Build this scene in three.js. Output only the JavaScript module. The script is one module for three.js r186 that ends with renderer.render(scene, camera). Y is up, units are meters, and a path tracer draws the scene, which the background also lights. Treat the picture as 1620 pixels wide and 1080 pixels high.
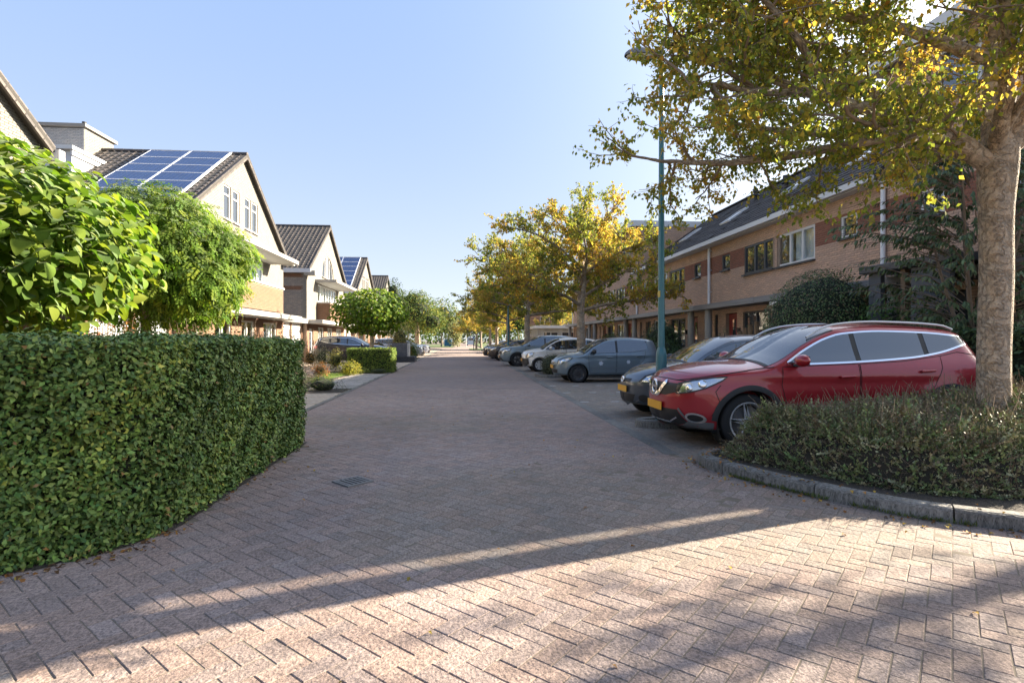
import * as THREE from 'three';
import { mergeGeometries } from 'three/addons/utils/BufferGeometryUtils.js';
import { RoundedBoxGeometry } from 'three/addons/geometries/RoundedBoxGeometry.js';
import { Brush, Evaluator, SUBTRACTION } from 'three-bvh-csg';

// ---------------------------------------------------------------- camera, sky, sun, exposure
const scene = new THREE.Scene();
const camera = new THREE.PerspectiveCamera(63.08, 1024 / 682, 0.1, 1500);
camera.position.set(0, 1.4, 0);
camera.rotation.order = 'YXZ';
camera.rotation.y = THREE.MathUtils.degToRad(-5.08);
camera.rotation.x = THREE.MathUtils.degToRad(-0.13);
const renderer = new THREE.WebGLRenderer({ antialias: true });
renderer.toneMapping = THREE.LinearToneMapping;
renderer.toneMappingExposure = 5.5;
renderer.shadowMap.enabled = true;
const SUN_EL = THREE.MathUtils.degToRad(24), SUN_AZ = THREE.MathUtils.degToRad(17.8);
const sunDir = new THREE.Vector3(Math.cos(SUN_EL) * Math.cos(SUN_AZ), Math.sin(SUN_EL), -Math.cos(SUN_EL) * Math.sin(SUN_AZ));
const sun = new THREE.DirectionalLight(new THREE.Color().setRGB(1.0, 0.875, 0.69), 5.0);
sun.position.copy(sunDir).multiplyScalar(90).add(new THREE.Vector3(0, 0, -25));
sun.target.position.set(0, 0, -25);
sun.castShadow = true;
sun.shadow.mapSize.set(4096, 4096);
Object.assign(sun.shadow.camera, { left: -45, right: 45, top: 45, bottom: -45, near: 1, far: 220 });
scene.add(sun, sun.target);
{ // clear autumn sky: blue overhead, pale at the horizon, whiter towards the sun, one thin wisp of cloud
  const W = 1024, H = 512, data = new Float32Array(W * H * 4);
  const cl = new THREE.Vector3();
  for (let j = 0; j < H; j++) for (let i = 0; i < W; i++) {
    const th = ((i + 0.5) / W - 0.5) * 2 * Math.PI, el = ((j + 0.5) / H - 0.5) * Math.PI;
    cl.set(Math.cos(el) * Math.cos(th), Math.sin(el), Math.cos(el) * Math.sin(th));
    const e = Math.max(0, cl.y), k = Math.pow(1 - e, 3.2), far = Math.pow(1 - e, 9);
    let r = 0.069 + 0.092 * k + 0.03 * far, g = 0.104 + 0.080 * k + 0.02 * far, b = 0.180 + 0.022 * k + 0.0 * far;
    const c = Math.max(0, cl.dot(sunDir)), glow = 0.9 * Math.pow(c, 12) + 0.24 * Math.pow(c, 4);
    r += glow * 0.95; g += glow * 0.9; b += glow * 0.78;
    // wisp
    const px = Math.atan2(cl.x, -cl.z) - 0.43, py = Math.asin(cl.y) - 0.275;
    const w = Math.exp(-Math.pow((px) / 0.028, 2) - Math.pow((py - px * 0.12) / 0.0045, 2)) * (0.6 + 0.4 * Math.sin(px * 300 + py * 600));
    r += 0.11 * w; g += 0.07 * w; b += 0.02 * w;
    if (cl.y < 0) { const d = Math.min(1, -cl.y * 8); r = r * (1 - d) + 0.12 * d; g = g * (1 - d) + 0.11 * d; b = b * (1 - d) + 0.10 * d; }
    const o = (j * W + i) * 4; data[o] = r; data[o + 1] = g; data[o + 2] = b; data[o + 3] = 1;
  }
  const t = new THREE.DataTexture(data, W, H, THREE.RGBAFormat, THREE.FloatType);
  t.mapping = THREE.EquirectangularReflectionMapping; t.magFilter = t.minFilter = THREE.LinearFilter; t.needsUpdate = true;
  scene.background = t; scene.environment = t;
}

// ---------------------------------------------------------------- helpers
const PI = Math.PI, V3 = (x, y, z) => new THREE.Vector3(x, y, z), V2 = (x, y) => new THREE.Vector2(x, y);
let seed = 1;
function reseed(s) { seed = s >>> 0; }
function R() { seed = (seed + 0x6D2B79F5) >>> 0; let t = seed; t = Math.imul(t ^ (t >>> 15), t | 1); t ^= t + Math.imul(t ^ (t >>> 7), t | 61); return ((t ^ (t >>> 14)) >>> 0) / 4294967296; }
const rr = (a, b) => a + (b - a) * R();
const gauss = () => (R() + R() + R() + R() - 2) * 0.866;
const clamp = (v, a, b) => Math.max(a, Math.min(b, v)), lerp = (a, b, t) => a + (b - a) * t, sstep = (a, b, v) => { const t = clamp((v - a) / (b - a), 0, 1); return t * t * (3 - 2 * t); };
const used = new Map();
function numbered(n) { const k = used.get(n) || 0; used.set(n, k + 1); return k ? `${n}_${String(k).padStart(3, '0')}` : n; }
function tag(o, label, category, group) { o.userData.label = label; o.userData.category = category; if (group) o.userData.group = group; return o; }
function thing(name, label, category, pos = [0, 0, 0], turn = 0, group) {
  const o = new THREE.Group(); o.name = numbered(name); scene.add(o); o.position.set(...pos); o.rotation.y = turn; return tag(o, label, category, group);
}
function part(name, geo, m, parent, label) {
  const o = new THREE.Mesh(geo, m); o.name = name; o.castShadow = o.receiveShadow = true; if (label) o.userData.label = label; parent.add(o); return o;
}
function struct(name, geo, m) { const o = geo ? new THREE.Mesh(geo, m) : new THREE.Group(); o.name = numbered(name); o.receiveShadow = true; o.userData.kind = 'structure'; scene.add(o); return o; }
const rgb = (r, g, b) => new THREE.Color().setRGB(r, g, b);
function mat(c, rough = 0.8, o = {}) { return new THREE.MeshPhysicalMaterial({ color: Array.isArray(c) ? rgb(...c) : c, roughness: rough, ...o }); }
function NI(g) { const h = g.index ? g.toNonIndexed() : g; for (const k of Object.keys(h.attributes)) if (!['position', 'normal', 'uv'].includes(k)) h.deleteAttribute(k); if (!h.attributes.uv) h.setAttribute('uv', new THREE.BufferAttribute(new Float32Array(h.attributes.position.count * 2), 2)); return h; }
function merge(list) { return mergeGeometries(list.map(NI), false); }
// box with uv in metres; centre (x, y, z)
function bx(w, h, d, x = 0, y = 0, z = 0, ry = 0, rz = 0, rx = 0) {
  const g = new THREE.BoxGeometry(w, h, d).toNonIndexed(), p = g.attributes.position, n = g.attributes.normal, uv = g.attributes.uv;
  for (let i = 0; i < p.count; i++) { const ax = Math.abs(n.getX(i)), ay = Math.abs(n.getY(i)); uv.setXY(i, ax > 0.5 ? p.getZ(i) : p.getX(i), ay > 0.5 ? p.getZ(i) : p.getY(i)); }
  if (rx) g.rotateX(rx); if (rz) g.rotateZ(rz); if (ry) g.rotateY(ry);
  return g.translate(x, y, z);
}
function rbx(w, h, d, r, x = 0, y = 0, z = 0, seg = 2) { return NI(new RoundedBoxGeometry(w, h, d, seg, Math.min(r, w / 2.01, h / 2.01, d / 2.01))).translate(x, y, z); }
function tube(pts, r, seg = 8, rs = 6, closed = false) { return new THREE.TubeGeometry(new THREE.CatmullRomCurve3(pts.map(p => Array.isArray(p) ? V3(...p) : p), closed), seg, r, rs, closed); }
function cyl(r0, r1, a, b, n = 8) { // tapered cylinder from a to b
  const d = b.clone().sub(a), L = d.length(), g = new THREE.CylinderGeometry(r1, r0, L, n, 1, false);
  g.translate(0, L / 2, 0); g.applyQuaternion(new THREE.Quaternion().setFromUnitVectors(V3(0, 1, 0), d.normalize())); return g.translate(a.x, a.y, a.z);
}
function sheet(pts, y, holes = []) { // horizontal polygon, pts [x, z], uv in metres
  const s = new THREE.Shape(pts.map(p => V2(p[0], -p[1]))); for (const h of holes) s.holes.push(new THREE.Path(h.map(p => V2(p[0], -p[1]))));
  const g = new THREE.ShapeGeometry(s); g.rotateX(-PI / 2); return g.translate(0, y, 0);
}
const rectXZ = (x0, x1, z0, z1) => [[x0, z0], [x1, z0], [x1, z1], [x0, z1]];
function inside(pts, x, z) { let c = false; for (let i = 0, j = pts.length - 1; i < pts.length; j = i++) { const [xi, zi] = pts[i], [xj, zj] = pts[j]; if ((zi > z) !== (zj > z) && x < (xj - xi) * (z - zi) / (zj - zi) + xi) c = !c; } return c; }
// list of {p: Vector3, q: Quaternion, s: number or [x,y,z], c: [r,g,b]} -> one InstancedMesh of stuff
const _m = new THREE.Matrix4(), _c = new THREE.Color(), _s = new THREE.Vector3();
function copies(name, geo, m, list, parent, label, category) {
  const o = new THREE.InstancedMesh(geo, m, list.length); o.name = parent ? name : numbered(name); o.castShadow = o.receiveShadow = true;
  list.forEach((e, i) => { Array.isArray(e.s) ? _s.set(...e.s) : _s.setScalar(e.s ?? 1); _m.compose(e.p, e.q, _s); o.setMatrixAt(i, _m); if (e.c) o.setColorAt(i, _c.setRGB(...e.c)); });
  o.userData.kind = 'stuff'; if (label) o.userData.label = label; if (category) o.userData.category = category; (parent || scene).add(o); return o;
}
const Q0 = new THREE.Quaternion();
const _x = V3(), _y = V3(), _z = V3();
function basisQ(yDir, zHint) { // quaternion whose Y axis is yDir and whose Z axis is as near zHint as can be
  _y.copy(yDir).normalize(); _x.crossVectors(_y, zHint); if (_x.lengthSq() < 1e-6) _x.set(1, 0, 0).cross(_y); _x.normalize(); _z.crossVectors(_x, _y);
  return new THREE.Quaternion().setFromRotationMatrix(_m.makeBasis(_x, _y, _z));
}
const randDir = () => { const z = rr(-1, 1), a = rr(0, 2 * PI), s = Math.sqrt(1 - z * z); return V3(s * Math.cos(a), z, s * Math.sin(a)); };

// ---------------------------------------------------------------- textures
function hash2(i, j, s) { let h = Math.imul(i, 374761393) ^ Math.imul(j, 668265263) ^ Math.imul(s, 2246822519); h = Math.imul(h ^ (h >>> 13), 1274126177); return ((h ^ (h >>> 16)) >>> 0) / 4294967296; }
function vnoise(x, y, per, s) { const i = Math.floor(x), j = Math.floor(y), fx = x - i, fy = y - j, u = fx * fx * (3 - 2 * fx), v = fy * fy * (3 - 2 * fy), m = k => ((k % per) + per) % per; return lerp(lerp(hash2(m(i), m(j), s), hash2(m(i + 1), m(j), s), u), lerp(hash2(m(i), m(j + 1), s), hash2(m(i + 1), m(j + 1), s), u), v); }
function fbm(u, v, f, oct, s) { let a = 0, w = 0.5, t = 0; for (let k = 0; k < oct; k++) { a += w * vnoise(u * f, v * f, f, s + k); t += w; w *= 0.55; f *= 2; } return a / t; }
function tex(N, fn, srgb = false, M = N) { // fn(u, v) -> [r, g, b] 0..1 (linear unless srgb)
  const d = new Uint8Array(N * M * 4); for (let j = 0; j < M; j++) for (let i = 0; i < N; i++) { const c = fn((i + 0.5) / N, (j + 0.5) / M), o = (j * N + i) * 4; d[o] = clamp(c[0], 0, 1) * 255; d[o + 1] = clamp(c[1], 0, 1) * 255; d[o + 2] = clamp(c[2], 0, 1) * 255; d[o + 3] = 255; }
  const t = new THREE.DataTexture(d, N, M); t.wrapS = t.wrapT = THREE.RepeatWrapping; t.magFilter = THREE.LinearFilter; t.minFilter = THREE.LinearMipmapLinearFilter; t.generateMipmaps = true; if (srgb) t.colorSpace = THREE.SRGBColorSpace; t.needsUpdate = true; return t;
}
function rep(t, x, y = x, rot = 0) { const c = t.clone(); c.repeat.set(x, y); c.rotation = rot; c.needsUpdate = true; return c; }
const grain = tex(256, (u, v) => { const a = hash2(Math.floor(u * 256), Math.floor(v * 256), 5), b = fbm(u, v, 48, 2, 9), f = fbm(u, v, 6, 3, 3); const g = 0.60 + 0.34 * (b - 0.5) * 2 + (a > 0.93 ? 0.34 : a < 0.10 ? -0.40 : 0) + 0.22 * (f - 0.5); return [g, g, g]; });
const grainB = tex(256, (u, v) => { const b = fbm(u, v, 40, 3, 9); return [b, b, b]; });
const cloudT = tex(256, (u, v) => { const f = fbm(u, v, 4, 5, 21); const g = 0.55 + 0.45 * f; return [g, g, g]; });
const barkT = tex(512, (u, v) => { const f = fbm(u, v, 6, 5, 31), w = fbm(u, v, 20, 4, 41), g = fbm(u, v, 60, 2, 47), p = Math.abs(fbm(u, v, 7, 5, 77) - 0.5) * 2; const c = 0.62 + 0.75 * (f - 0.5) + 0.45 * (w - 0.5) + 0.25 * (g - 0.5); const l = 0.78 + 0.22 * sstep(0.0, 0.22, p), wm = fbm(u, v, 5, 3, 99) - 0.5; return [c * l * (1 + 0.25 * wm), c * 0.93 * l, c * 0.83 * l * (1 - 0.3 * wm)]; });
const barkB = tex(512, (u, v) => { const p = Math.abs(fbm(u, v, 7, 5, 77) - 0.5) * 2, f = fbm(u, v, 26, 4, 31), h = fbm(u, v, 9, 3, 13); const b = sstep(0, 0.2, p) * 0.3 + 0.4 * f + 0.3 * h; return [b, b, b]; });
// ---------------------------------------------------------------- ground
const PW = 0.104, TH = THREE.MathUtils.degToRad(43.5);
const axA = [Math.cos(TH), Math.sin(TH)], axB = [Math.sin(TH), -Math.cos(TH)];          // (x, z) of the two paver directions
const cellTint = (i, j, s = 1) => { const t = hash2(i, j, s), u = hash2(i, j, s + 7), d = hash2(i >> 3, j >> 3, s + 11), w = 0.86 + 0.24 * t + 0.07 * (d - 0.5); const warm = (u - 0.5) * 0.12; return [w * (1 + warm), w, w * (1 - warm * 0.7)]; };
const ROADC = [0.40, 0.30, 0.255], BAYC = [0.34, 0.285, 0.235];
const herrCell = (i, j) => { const k = (((i - j) % 4) + 4) % 4; return k; };
function herringTex(cells, N, base, gap, s) {
  return tex(N, (u, v) => {
    const a = u * cells, b = v * cells, i = Math.floor(a), j = Math.floor(b), k = herrCell(i, j), fa = a - i, fb = b - j;
    let l, t, w, bi = i, bj = j; // distances inside the paver
    if (k === 0) { l = Math.min(fa, 2 - fa); w = Math.min(fb, 1 - fb); } else if (k === 1) { bi = i - 1; l = Math.min(1 + fa, 1 - fa); w = Math.min(fb, 1 - fb); }
    else if (k === 3) { l = Math.min(fb, 2 - fb); w = Math.min(fa, 1 - fa); } else { bj = j - 1; l = Math.min(1 + fb, 1 - fb); w = Math.min(fa, 1 - fa); }
    const e = sstep(gap * 0.3, gap, Math.min(l, w)), c = cellTint(((bi % cells) + cells) % cells, ((bj % cells) + cells) % cells, s), n = 0.86 + 0.28 * fbm(u, v, 128, 2, 3);
    return base.map((x, q) => Math.pow(0.60 * lerp(x * 0.5, x * c[q] * n, e), 1 / 2.2));
  }, true);
}
const CELLS = 32, TILE = CELLS * PW;
const farRoadT = herringTex(CELLS, 1024, ROADC, 0.10, 1);
const bayT = herringTex(CELLS, 1024, BAYC, 0.10, 5);
function herrUV(g, a0 = axA, b0 = axB) { const p = g.attributes.position, uv = new Float32Array(p.count * 2); for (let i = 0; i < p.count; i++) { const x = p.getX(i), z = p.getZ(i); uv[2 * i] = (x * a0[0] + z * a0[1]) / TILE; uv[2 * i + 1] = (x * b0[0] + z * b0[1]) / TILE; } g.setAttribute('uv', new THREE.BufferAttribute(uv, 2)); return g; }

const groundM = mat([0.12, 0.10, 0.075], 1, { map: rep(cloudT, 0.15) });
struct('ground', sheet(rectXZ(-500, 500, -900, 60), -0.06), groundM);

const islandPts = [[12, -6.45], [3.3, -6.45], [2.86, -6.36], [2.64, -6.02], [2.80, -5.36], [3.13, -4.69], [3.47, -4.16], [4.07, -3.70], [5.0, -3.28], [6.4, -2.95], [12, -2.3]];
const hedgeBed = [[-2.12, -7.85], [-2.12, -4.35], [-2.25, -4.02], [-2.62, -3.62], [-3.2, -3.34], [-12, -2.6], [-12, -7.85]];
const nearZone = (x, z) => z > -16 && z < 1.5 && x > -7 && x < 8.5;
const islandIn = islandPts.map(([x, z]) => [x + (x < 11 ? 0.09 : 0), z < -5.5 ? z + 0.07 : z - 0.08]);
const inRoad = (x, z) => !inside(islandIn, x, z) && !inside(hedgeBed, x, z) && !(x < -3.13 && z < -7.85) && !(x > 2.58 && z < -6.2);
// road: joint bed, near pavers one by one, far surface as a sheet
const road = struct('road');
const jointM = mat([0.19, 0.155, 0.115], 1, { map: rep(cloudT, 2) });
part('paver_bed', sheet(rectXZ(-9, 12, -16.1, 3), -0.003), jointM, road);
const farRoadM = mat([1, 1, 1], 0.92, { map: farRoadT, bumpMap: rep(grainB, 6), bumpScale: 0.002 });
part('road_surface', herrUV(sheet([[-3.05, -16], [2.45, -16], [2.45, -88], [5, -96], [60, -99], [60, -106], [3.2, -106], [3.4, -260], [-1.4, -260], [-1.8, -106], [-40, -104], [-40, -97], [-5, -95], [-3.05, -86]], 0.0)), farRoadM, road);
function paverGeo(v) { // 2:1 clinker with worn, chamfered edges; only the part above the joint
  const L = PW * 1.965 / 2, W = PW * 0.962 / 2, c = 0.0035, h = 0.0, b = -0.009, P = [], U = [];
  const ring = (x, z, y) => [[-x, y, -z], [x, y, -z], [x, y, z], [-x, y, z]];
  const lo = ring(L, W, b), mi = ring(L, W, h - c), hi = ring(L - c, W - c, h);
  const tri = (a, q, r) => { for (const p of [a, q, r]) { P.push(...p); U.push(p[0] * 2.2 + v * 0.31, p[2] * 2.2 + v * 0.17 + p[1]); } };
  for (let i = 0; i < 4; i++) { const j = (i + 1) % 4; for (const [A, B] of [[lo, mi], [mi, hi]]) { tri(A[i], B[i], B[j]); tri(A[i], B[j], A[j]); } }
  tri(hi[0], hi[3], hi[2]); tri(hi[0], hi[2], hi[1]);
  const g = new THREE.BufferGeometry(); g.setAttribute('position', new THREE.Float32BufferAttribute(P, 3)); g.setAttribute('uv', new THREE.Float32BufferAttribute(U, 2)); g.computeVertexNormals(); return g;
}
const paverGeos = [0, 1, 2, 3].map(paverGeo);
const paverM = mat(ROADC, 0.9, { map: grain, bumpMap: rep(grainB, 1), bumpScale: 0.004 });
const paverMs = [...Array(24)].map((_, k) => { const l = 0.7 + (k >> 1) / 11 * 0.6, w = k % 2 ? 0.03 : -0.03, m = paverM.clone(); m.color = rgb(ROADC[0] * l * (1 + w), ROADC[1] * l, ROADC[2] * l * (1 - w)); return m; });
function pavers(a0, b0, test, tintSeed, box) {
  const out = [], [x0, x1, z0, z1] = box, ang = Math.atan2(-a0[1], a0[0]);
  let ia = 1e9, ib = -1e9, ja = 1e9, jb = -1e9;
  for (const x of [x0, x1]) for (const z of [z0, z1]) { const a = (x * a0[0] + z * a0[1]) / PW, b = (x * b0[0] + z * b0[1]) / PW; ia = Math.min(ia, a); ib = Math.max(ib, a); ja = Math.min(ja, b); jb = Math.max(jb, b); }
  for (let i = Math.floor(ia); i <= ib; i++) for (let j = Math.floor(ja); j <= jb; j++) {
    const k = herrCell(i, j); if (k !== 0 && k !== 3) continue;
    const a = (k === 0 ? i + 1 : i + 0.5) * PW, b = (k === 0 ? j + 0.5 : j + 1) * PW, x = a * a0[0] + b * b0[0], z = a * a0[1] + b * b0[1];
    if (x < x0 || x > x1 || z < z0 || z > z1 || !test(x, z)) continue;
    const h = hash2(i, j, 91), y = (h - 0.5) * 0.003 + 0.006 * (fbm(x * 0.07 + 5, z * 0.07 + 5, 6, 2, 8) - 0.5);
    const q = new THREE.Quaternion().setFromEuler(new THREE.Euler((hash2(i, j, 12) - 0.5) * 0.014, ang + (k === 0 ? 0 : PI / 2) + (hash2(i, j, 17) > 0.5 ? PI : 0) + (hash2(i, j, 15) - 0.5) * 0.02, (hash2(i, j, 13) - 0.5) * 0.018, 'YXZ'));
    const big = 0.80 + 0.40 * fbm(x * 0.04 + 5, z * 0.04 + 5, 8, 4, 55) - 0.07 * Math.exp(-Math.pow((Math.abs(x + 0.2) - 0.85) / 0.35, 2)), moss = sstep(0.55, 0.75, fbm(x * 0.05 + 9, z * 0.05 + 9, 8, 4, 66)) * 0.12;
    out.push({ p: V3(x, y, z), q, c: cellTint(i, j, tintSeed).map((v, k2) => v * big * (1 - moss * [1, 0.7, 1.1][k2])), v: Math.floor(hash2(i, j, 33) * 4), h });
  }
  return out;
}
{
  const list = pavers(axA, axB, (x, z) => nearZone(x, z) && inRoad(x, z), 1, [-7, 8.5, -16, 1.5]);
  const vis = e => { const d = e.p.x * 0.0886 - e.p.z * 0.9961, X = e.p.x * 0.9961 + e.p.z * 0.0886; return d > 2.2 && Math.abs(X / d) < 0.93 ? d : 99; };
  list.forEach(e => { e.d = vis(e); }); list.sort((a, b) => a.d - b.d);
  list.splice(0, 300).forEach(e => { const lum = (e.c[0] + e.c[1] + e.c[2]) / 3, o = part('paver', paverGeos[e.v], paverMs[Math.max(0, Math.min(23, Math.round((lum - 0.7) / 0.6 * 11) * 2 + (e.c[0] / e.c[2] > 1.0 ? 1 : 0)))], road); o.position.copy(e.p); o.quaternion.copy(e.q); });
  for (let v = 0; v < 4; v++) copies('paver_field', paverGeos[v], paverM, list.filter(e => e.v === v), road);
}
// parking bays: greyer pavers, white marker pavers between the bays
const bays = struct('parking_bay');
const bayM = mat([1, 1, 1], 0.92, { map: bayT });
part('bay_surface', herrUV(sheet([[2.65, -16], [7.9, -16], [7.9, -75], [2.65, -75]], 0.0), [1, 0], [0, -1]), bayM, bays);
{
  const list = pavers([1, 0], [0, -1], (x, z) => !inside(islandIn, x, z), 5, [2.56, 7.9, -16, -6.2]);
  const m = paverM.clone(); m.color = rgb(...BAYC);
  for (let v = 0; v < 4; v++) copies('paver_field', paverGeos[v], m, list.filter(e => e.v === v), bays);
  const wm = mat([0.62, 0.61, 0.58], 0.9, { map: grain });
  for (const z of [-12.4, -14.6, -16.8]) for (let x = 2.75; x < 7.6; x += 0.72) part('bay_marker', bx(0.2, 0.012, 0.1, x + rr(-0.02, 0.02), 0.0, z), wm, bays);
}
// flat kerb bands along both edges of the road, stone by stone
const concM = mat([0.27, 0.255, 0.23], 0.92, { map: grain, bumpMap: rep(grainB, 1), bumpScale: 0.004 });
const concMs = [0.8, 0.92, 1.05].map(k => { const m = concM.clone(); m.color = rgb(0.27 * k, 0.255 * k, 0.23 * k); return m; });
function bandOfStones(name, x, w, z0, z1, h) { const b = struct(name); let k = 0; for (let z = z0; z > z1; z -= 1.0) part('kerb_stone', rbx(w, 0.1, 0.99, 0.008, x, h - 0.05 + rr(-0.002, 0.002), z - 0.5, 1), concMs[k++ % 3], b); return b; }
bandOfStones('kerb', 2.56, 0.19, -6.6, -72, 0.008);
bandOfStones('kerb', -3.1, 0.1, -7.9, -84, 0.022);
// raised kerb with soil behind it
function kerbRun(path, w, h, step, parent, inward) { // inward: +1 when the bed lies to the left of travel
  const c = new THREE.CatmullRomCurve3(path.map(p => V3(p[0], 0, p[1])), false, 'centripetal'), L = c.getLength(); let k = 0;
  for (let s = 0; s < L - 0.05; s += step) {
    const e = Math.min(L, s + step - 0.012), n = Math.max(2, Math.ceil((e - s) / 0.12)), dy = rr(-0.006, 0.006), secs = [];
    for (let i = 0; i <= n; i++) { const u = lerp(s, e, i / n) / L, p = c.getPointAt(u), t = c.getTangentAt(u), nx = t.z * inward, nz = -t.x * inward; const S = [[0, -0.06], [0.004, h - 0.03], [0.012, h - 0.01], [0.032, h], [w - 0.01, h], [w, h - 0.012], [w, -0.06]]; secs.push(S.map(([o, y]) => [p.x + nx * o, y + (y > 0 ? dy : 0), p.z + nz * o])); }
    const P = [], U = [], quad = (a, b, cc, d, u0, u1, v0, v1) => { P.push(...a, ...b, ...cc, ...a, ...cc, ...d); U.push(u0, v0, u1, v0, u1, v1, u0, v0, u1, v1, u0, v1); };
    for (let i = 0; i < n; i++) for (let j = 0; j < 6; j++) quad(secs[i][j], secs[i + 1][j], secs[i + 1][j + 1], secs[i][j + 1], s + i * 0.12, s + i * 0.12 + 0.12, j * 0.05, j * 0.05 + 0.05);
    for (const q of [secs[0], secs[n]]) for (let j = 1; j < 6; j++) { P.push(...q[0], ...q[j], ...q[j + 1]); for (let t = 0; t < 3; t++) U.push(0.1 * j, 0.1 * t); }
    const g = new THREE.BufferGeometry(); g.setAttribute('position', new THREE.Float32BufferAttribute(P, 3)); g.setAttribute('uv', new THREE.Float32BufferAttribute(U, 2)); g.computeVertexNormals();
    const m = concMs[k++ % 3]; m.side = THREE.DoubleSide; part('kerb_stone', g, m, parent);
  }
}
const soilM = mat([0.082, 0.066, 0.05], 1, { map: rep(cloudT, 0.9), bumpMap: rep(grainB, 3), bumpScale: 0.02 });
{
  const k = struct('kerb'); kerbRun(islandPts, 0.15, 0.115, 1.0, k, 1);
  struct('soil', sheet(islandPts.map(([x, z], i) => i && i < islandPts.length - 1 ? [x + (x < 4 ? 0.1 : 0.02), z + (z < -6 ? 0.12 : -0.1)] : [x, z]), 0.075), soilM);
  struct('soil', sheet(hedgeBed, 0.004), soilM);
  // narrow nose islands between the bays
  for (const [z, x1, hw] of [[-8.78, 7.6, 0.24], [-21.3, 7.6, 0.9]]) {
    const pts = [[x1, z - hw], [3.15, z - hw], [2.85, z - hw * 0.55], [2.78, z], [2.85, z + hw * 0.55], [3.15, z + hw], [x1, z + hw]];
    const kk = struct('kerb'); kerbRun(pts.slice().reverse(), 0.12, 0.13, 1.0, kk, -1);
    struct('soil', sheet(pts.map(p => [p[0] + 0.03, z + (p[1] - z) * 0.93]), 0.105), soilM);
  }
}
// left: driveways, garden path, lawn and beds
const driveM = mat([1, 1, 1], 0.92, { map: bayT, color: rgb(2.1, 2.0, 1.85) });
struct('driveway', herrUV(sheet([[-3.15, -7.9], [-3.15, -84], [-10.6, -84], [-10.6, -7.9]], -0.002), [1, 0], [0, -1]), driveM);
const pathM = mat([0.34, 0.32, 0.29], 0.93, { map: rep(grain, 1), bumpMap: grainB, bumpScale: 0.002 });
const path = struct('path'), slabMs = [0.85, 1, 1.12].map(k => mat([0.46 * k, 0.42 * k, 0.37 * k], 0.93, { map: grain }));
for (let z = -16.4; z > -23.2; z -= 0.405) for (let x = -3.35; x > -4.2; x -= 0.405) part('paving_slab', rbx(0.395, 0.05, 0.395, 0.006, x, 0.002 + rr(-0.003, 0.003), z, 1), slabMs[Math.floor(R() * 3)], path);
const bed1 = [[-3.2, -15.1], [-3.2, -16.3], [-4.3, -16.5], [-4.4, -17.2], [-4.6, -20.5], [-4.3, -23.4], [-9.6, -23.4], [-9.6, -15.1]];
struct('soil', sheet(bed1, 0.012), soilM);
const lawnPts = [[-4.65, -18.6], [-4.7, -20.5], [-4.5, -23.2], [-7.2, -23.2], [-7.6, -19.6]];
const lawnM = mat([0.10, 0.15, 0.03], 1, { map: rep(cloudT, 0.8) });
struct('lawn', sheet(lawnPts, 0.024), lawnM);
struct('soil', sheet([[-3.4, -8.6], [-3.4, -12.6], [-9.7, -14.2], [-9.7, -8.6]], 0.01), soilM);
struct('soil', sheet([[-2.95, -23.8], [-2.95, -25.9], [-6.2, -25.9], [-6.2, -23.8]], 0.016), soilM);
struct('soil', sheet([[-3.3, -38.5], [-3.3, -44.5], [-9, -44.5], [-9, -38.5]], 0.016), soilM);
// right: pavement and front gardens before the terrace
struct('pavement', herrUV(sheet(rectXZ(7.9, 9.0, -56, -6.6), 0.0), [1, 0], [0, -1]), bayM);
struct('soil', sheet(rectXZ(9.0, 10.4, -56, -6.6), 0.01), soilM);
// far: grass verges where the street bends
const vergeM = mat([0.10, 0.14, 0.035], 1, { map: rep(cloudT, 0.3) });
struct('verge', sheet([[-1.7, -106.5], [-1.6, -180], [-30, -180], [-30, -106.5]], 0.05), vergeM);
struct('verge', sheet([[0.9, -76], [2.3, -74], [3.3, -80], [3.3, -94], [1.2, -92]], 0.06), vergeM);
struct('verge', sheet([[3.6, -108], [80, -108], [80, -260], [3.6, -260]], 0.05), vergeM);
// ---------------------------------------------------------------- buildings
// a wall frame: u along the wall, y up, n outwards; faces 'E' (+x), 'W' (-x), 'S' (+z, towards the camera), 'N'
const FACE = { E: [V3(0, 0, -1), V3(1, 0, 0)], W: [V3(0, 0, 1), V3(-1, 0, 0)], S: [V3(1, 0, 0), V3(0, 0, 1)], N: [V3(-1, 0, 0), V3(0, 0, -1)] };
function frame(face, x, y, z) { const [u, n] = FACE[face]; return new THREE.Matrix4().makeBasis(u, V3(0, 1, 0), n).setPosition(x, y, z); }
const on = (g, F) => g.applyMatrix4(F);
function wallGeo(F, outline, holes, th = 0.22) {
  const s = new THREE.Shape(outline.map(p => V2(...p)));
  for (const h of holes) s.holes.push(new THREE.Path(h.pts ? h.pts.map(p => V2(...p)) : [V2(h[0], h[2]), V2(h[1], h[2]), V2(h[1], h[3]), V2(h[0], h[3])]));
  return on(NI(new THREE.ExtrudeGeometry(s, { depth: th, bevelEnabled: false })).translate(0, 0, -th), F);
}
const brickGeo = (() => { const g = NI(new THREE.BoxGeometry(1, 1, 1)); return g; })();
const brickM = mat([1, 1, 1], 0.9, { map: rep(grain, 0.35) });
const pal = (base, v, n = 6) => [...Array(n)].map((_, k) => { const t = 1 + v * (hash2(k, 3, 77) - 0.5) * 2, w = 1 + v * 0.5 * (hash2(k, 9, 71) - 0.5); return [base[0] * t, base[1] * t * w, base[2] * t * w * w]; });
const CREAM = pal([0.34, 0.315, 0.27], 0.12), ORANGE = pal([0.29, 0.145, 0.08], 0.16), TAN = pal([0.88, 0.575, 0.40], 0.14), REDB = pal([0.42, 0.165, 0.10], 0.15), GREYB = pal([0.42, 0.36, 0.31], 0.2), PALEG = pal([0.58, 0.57, 0.57], 0.14);
const palMats = new Map();
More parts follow.
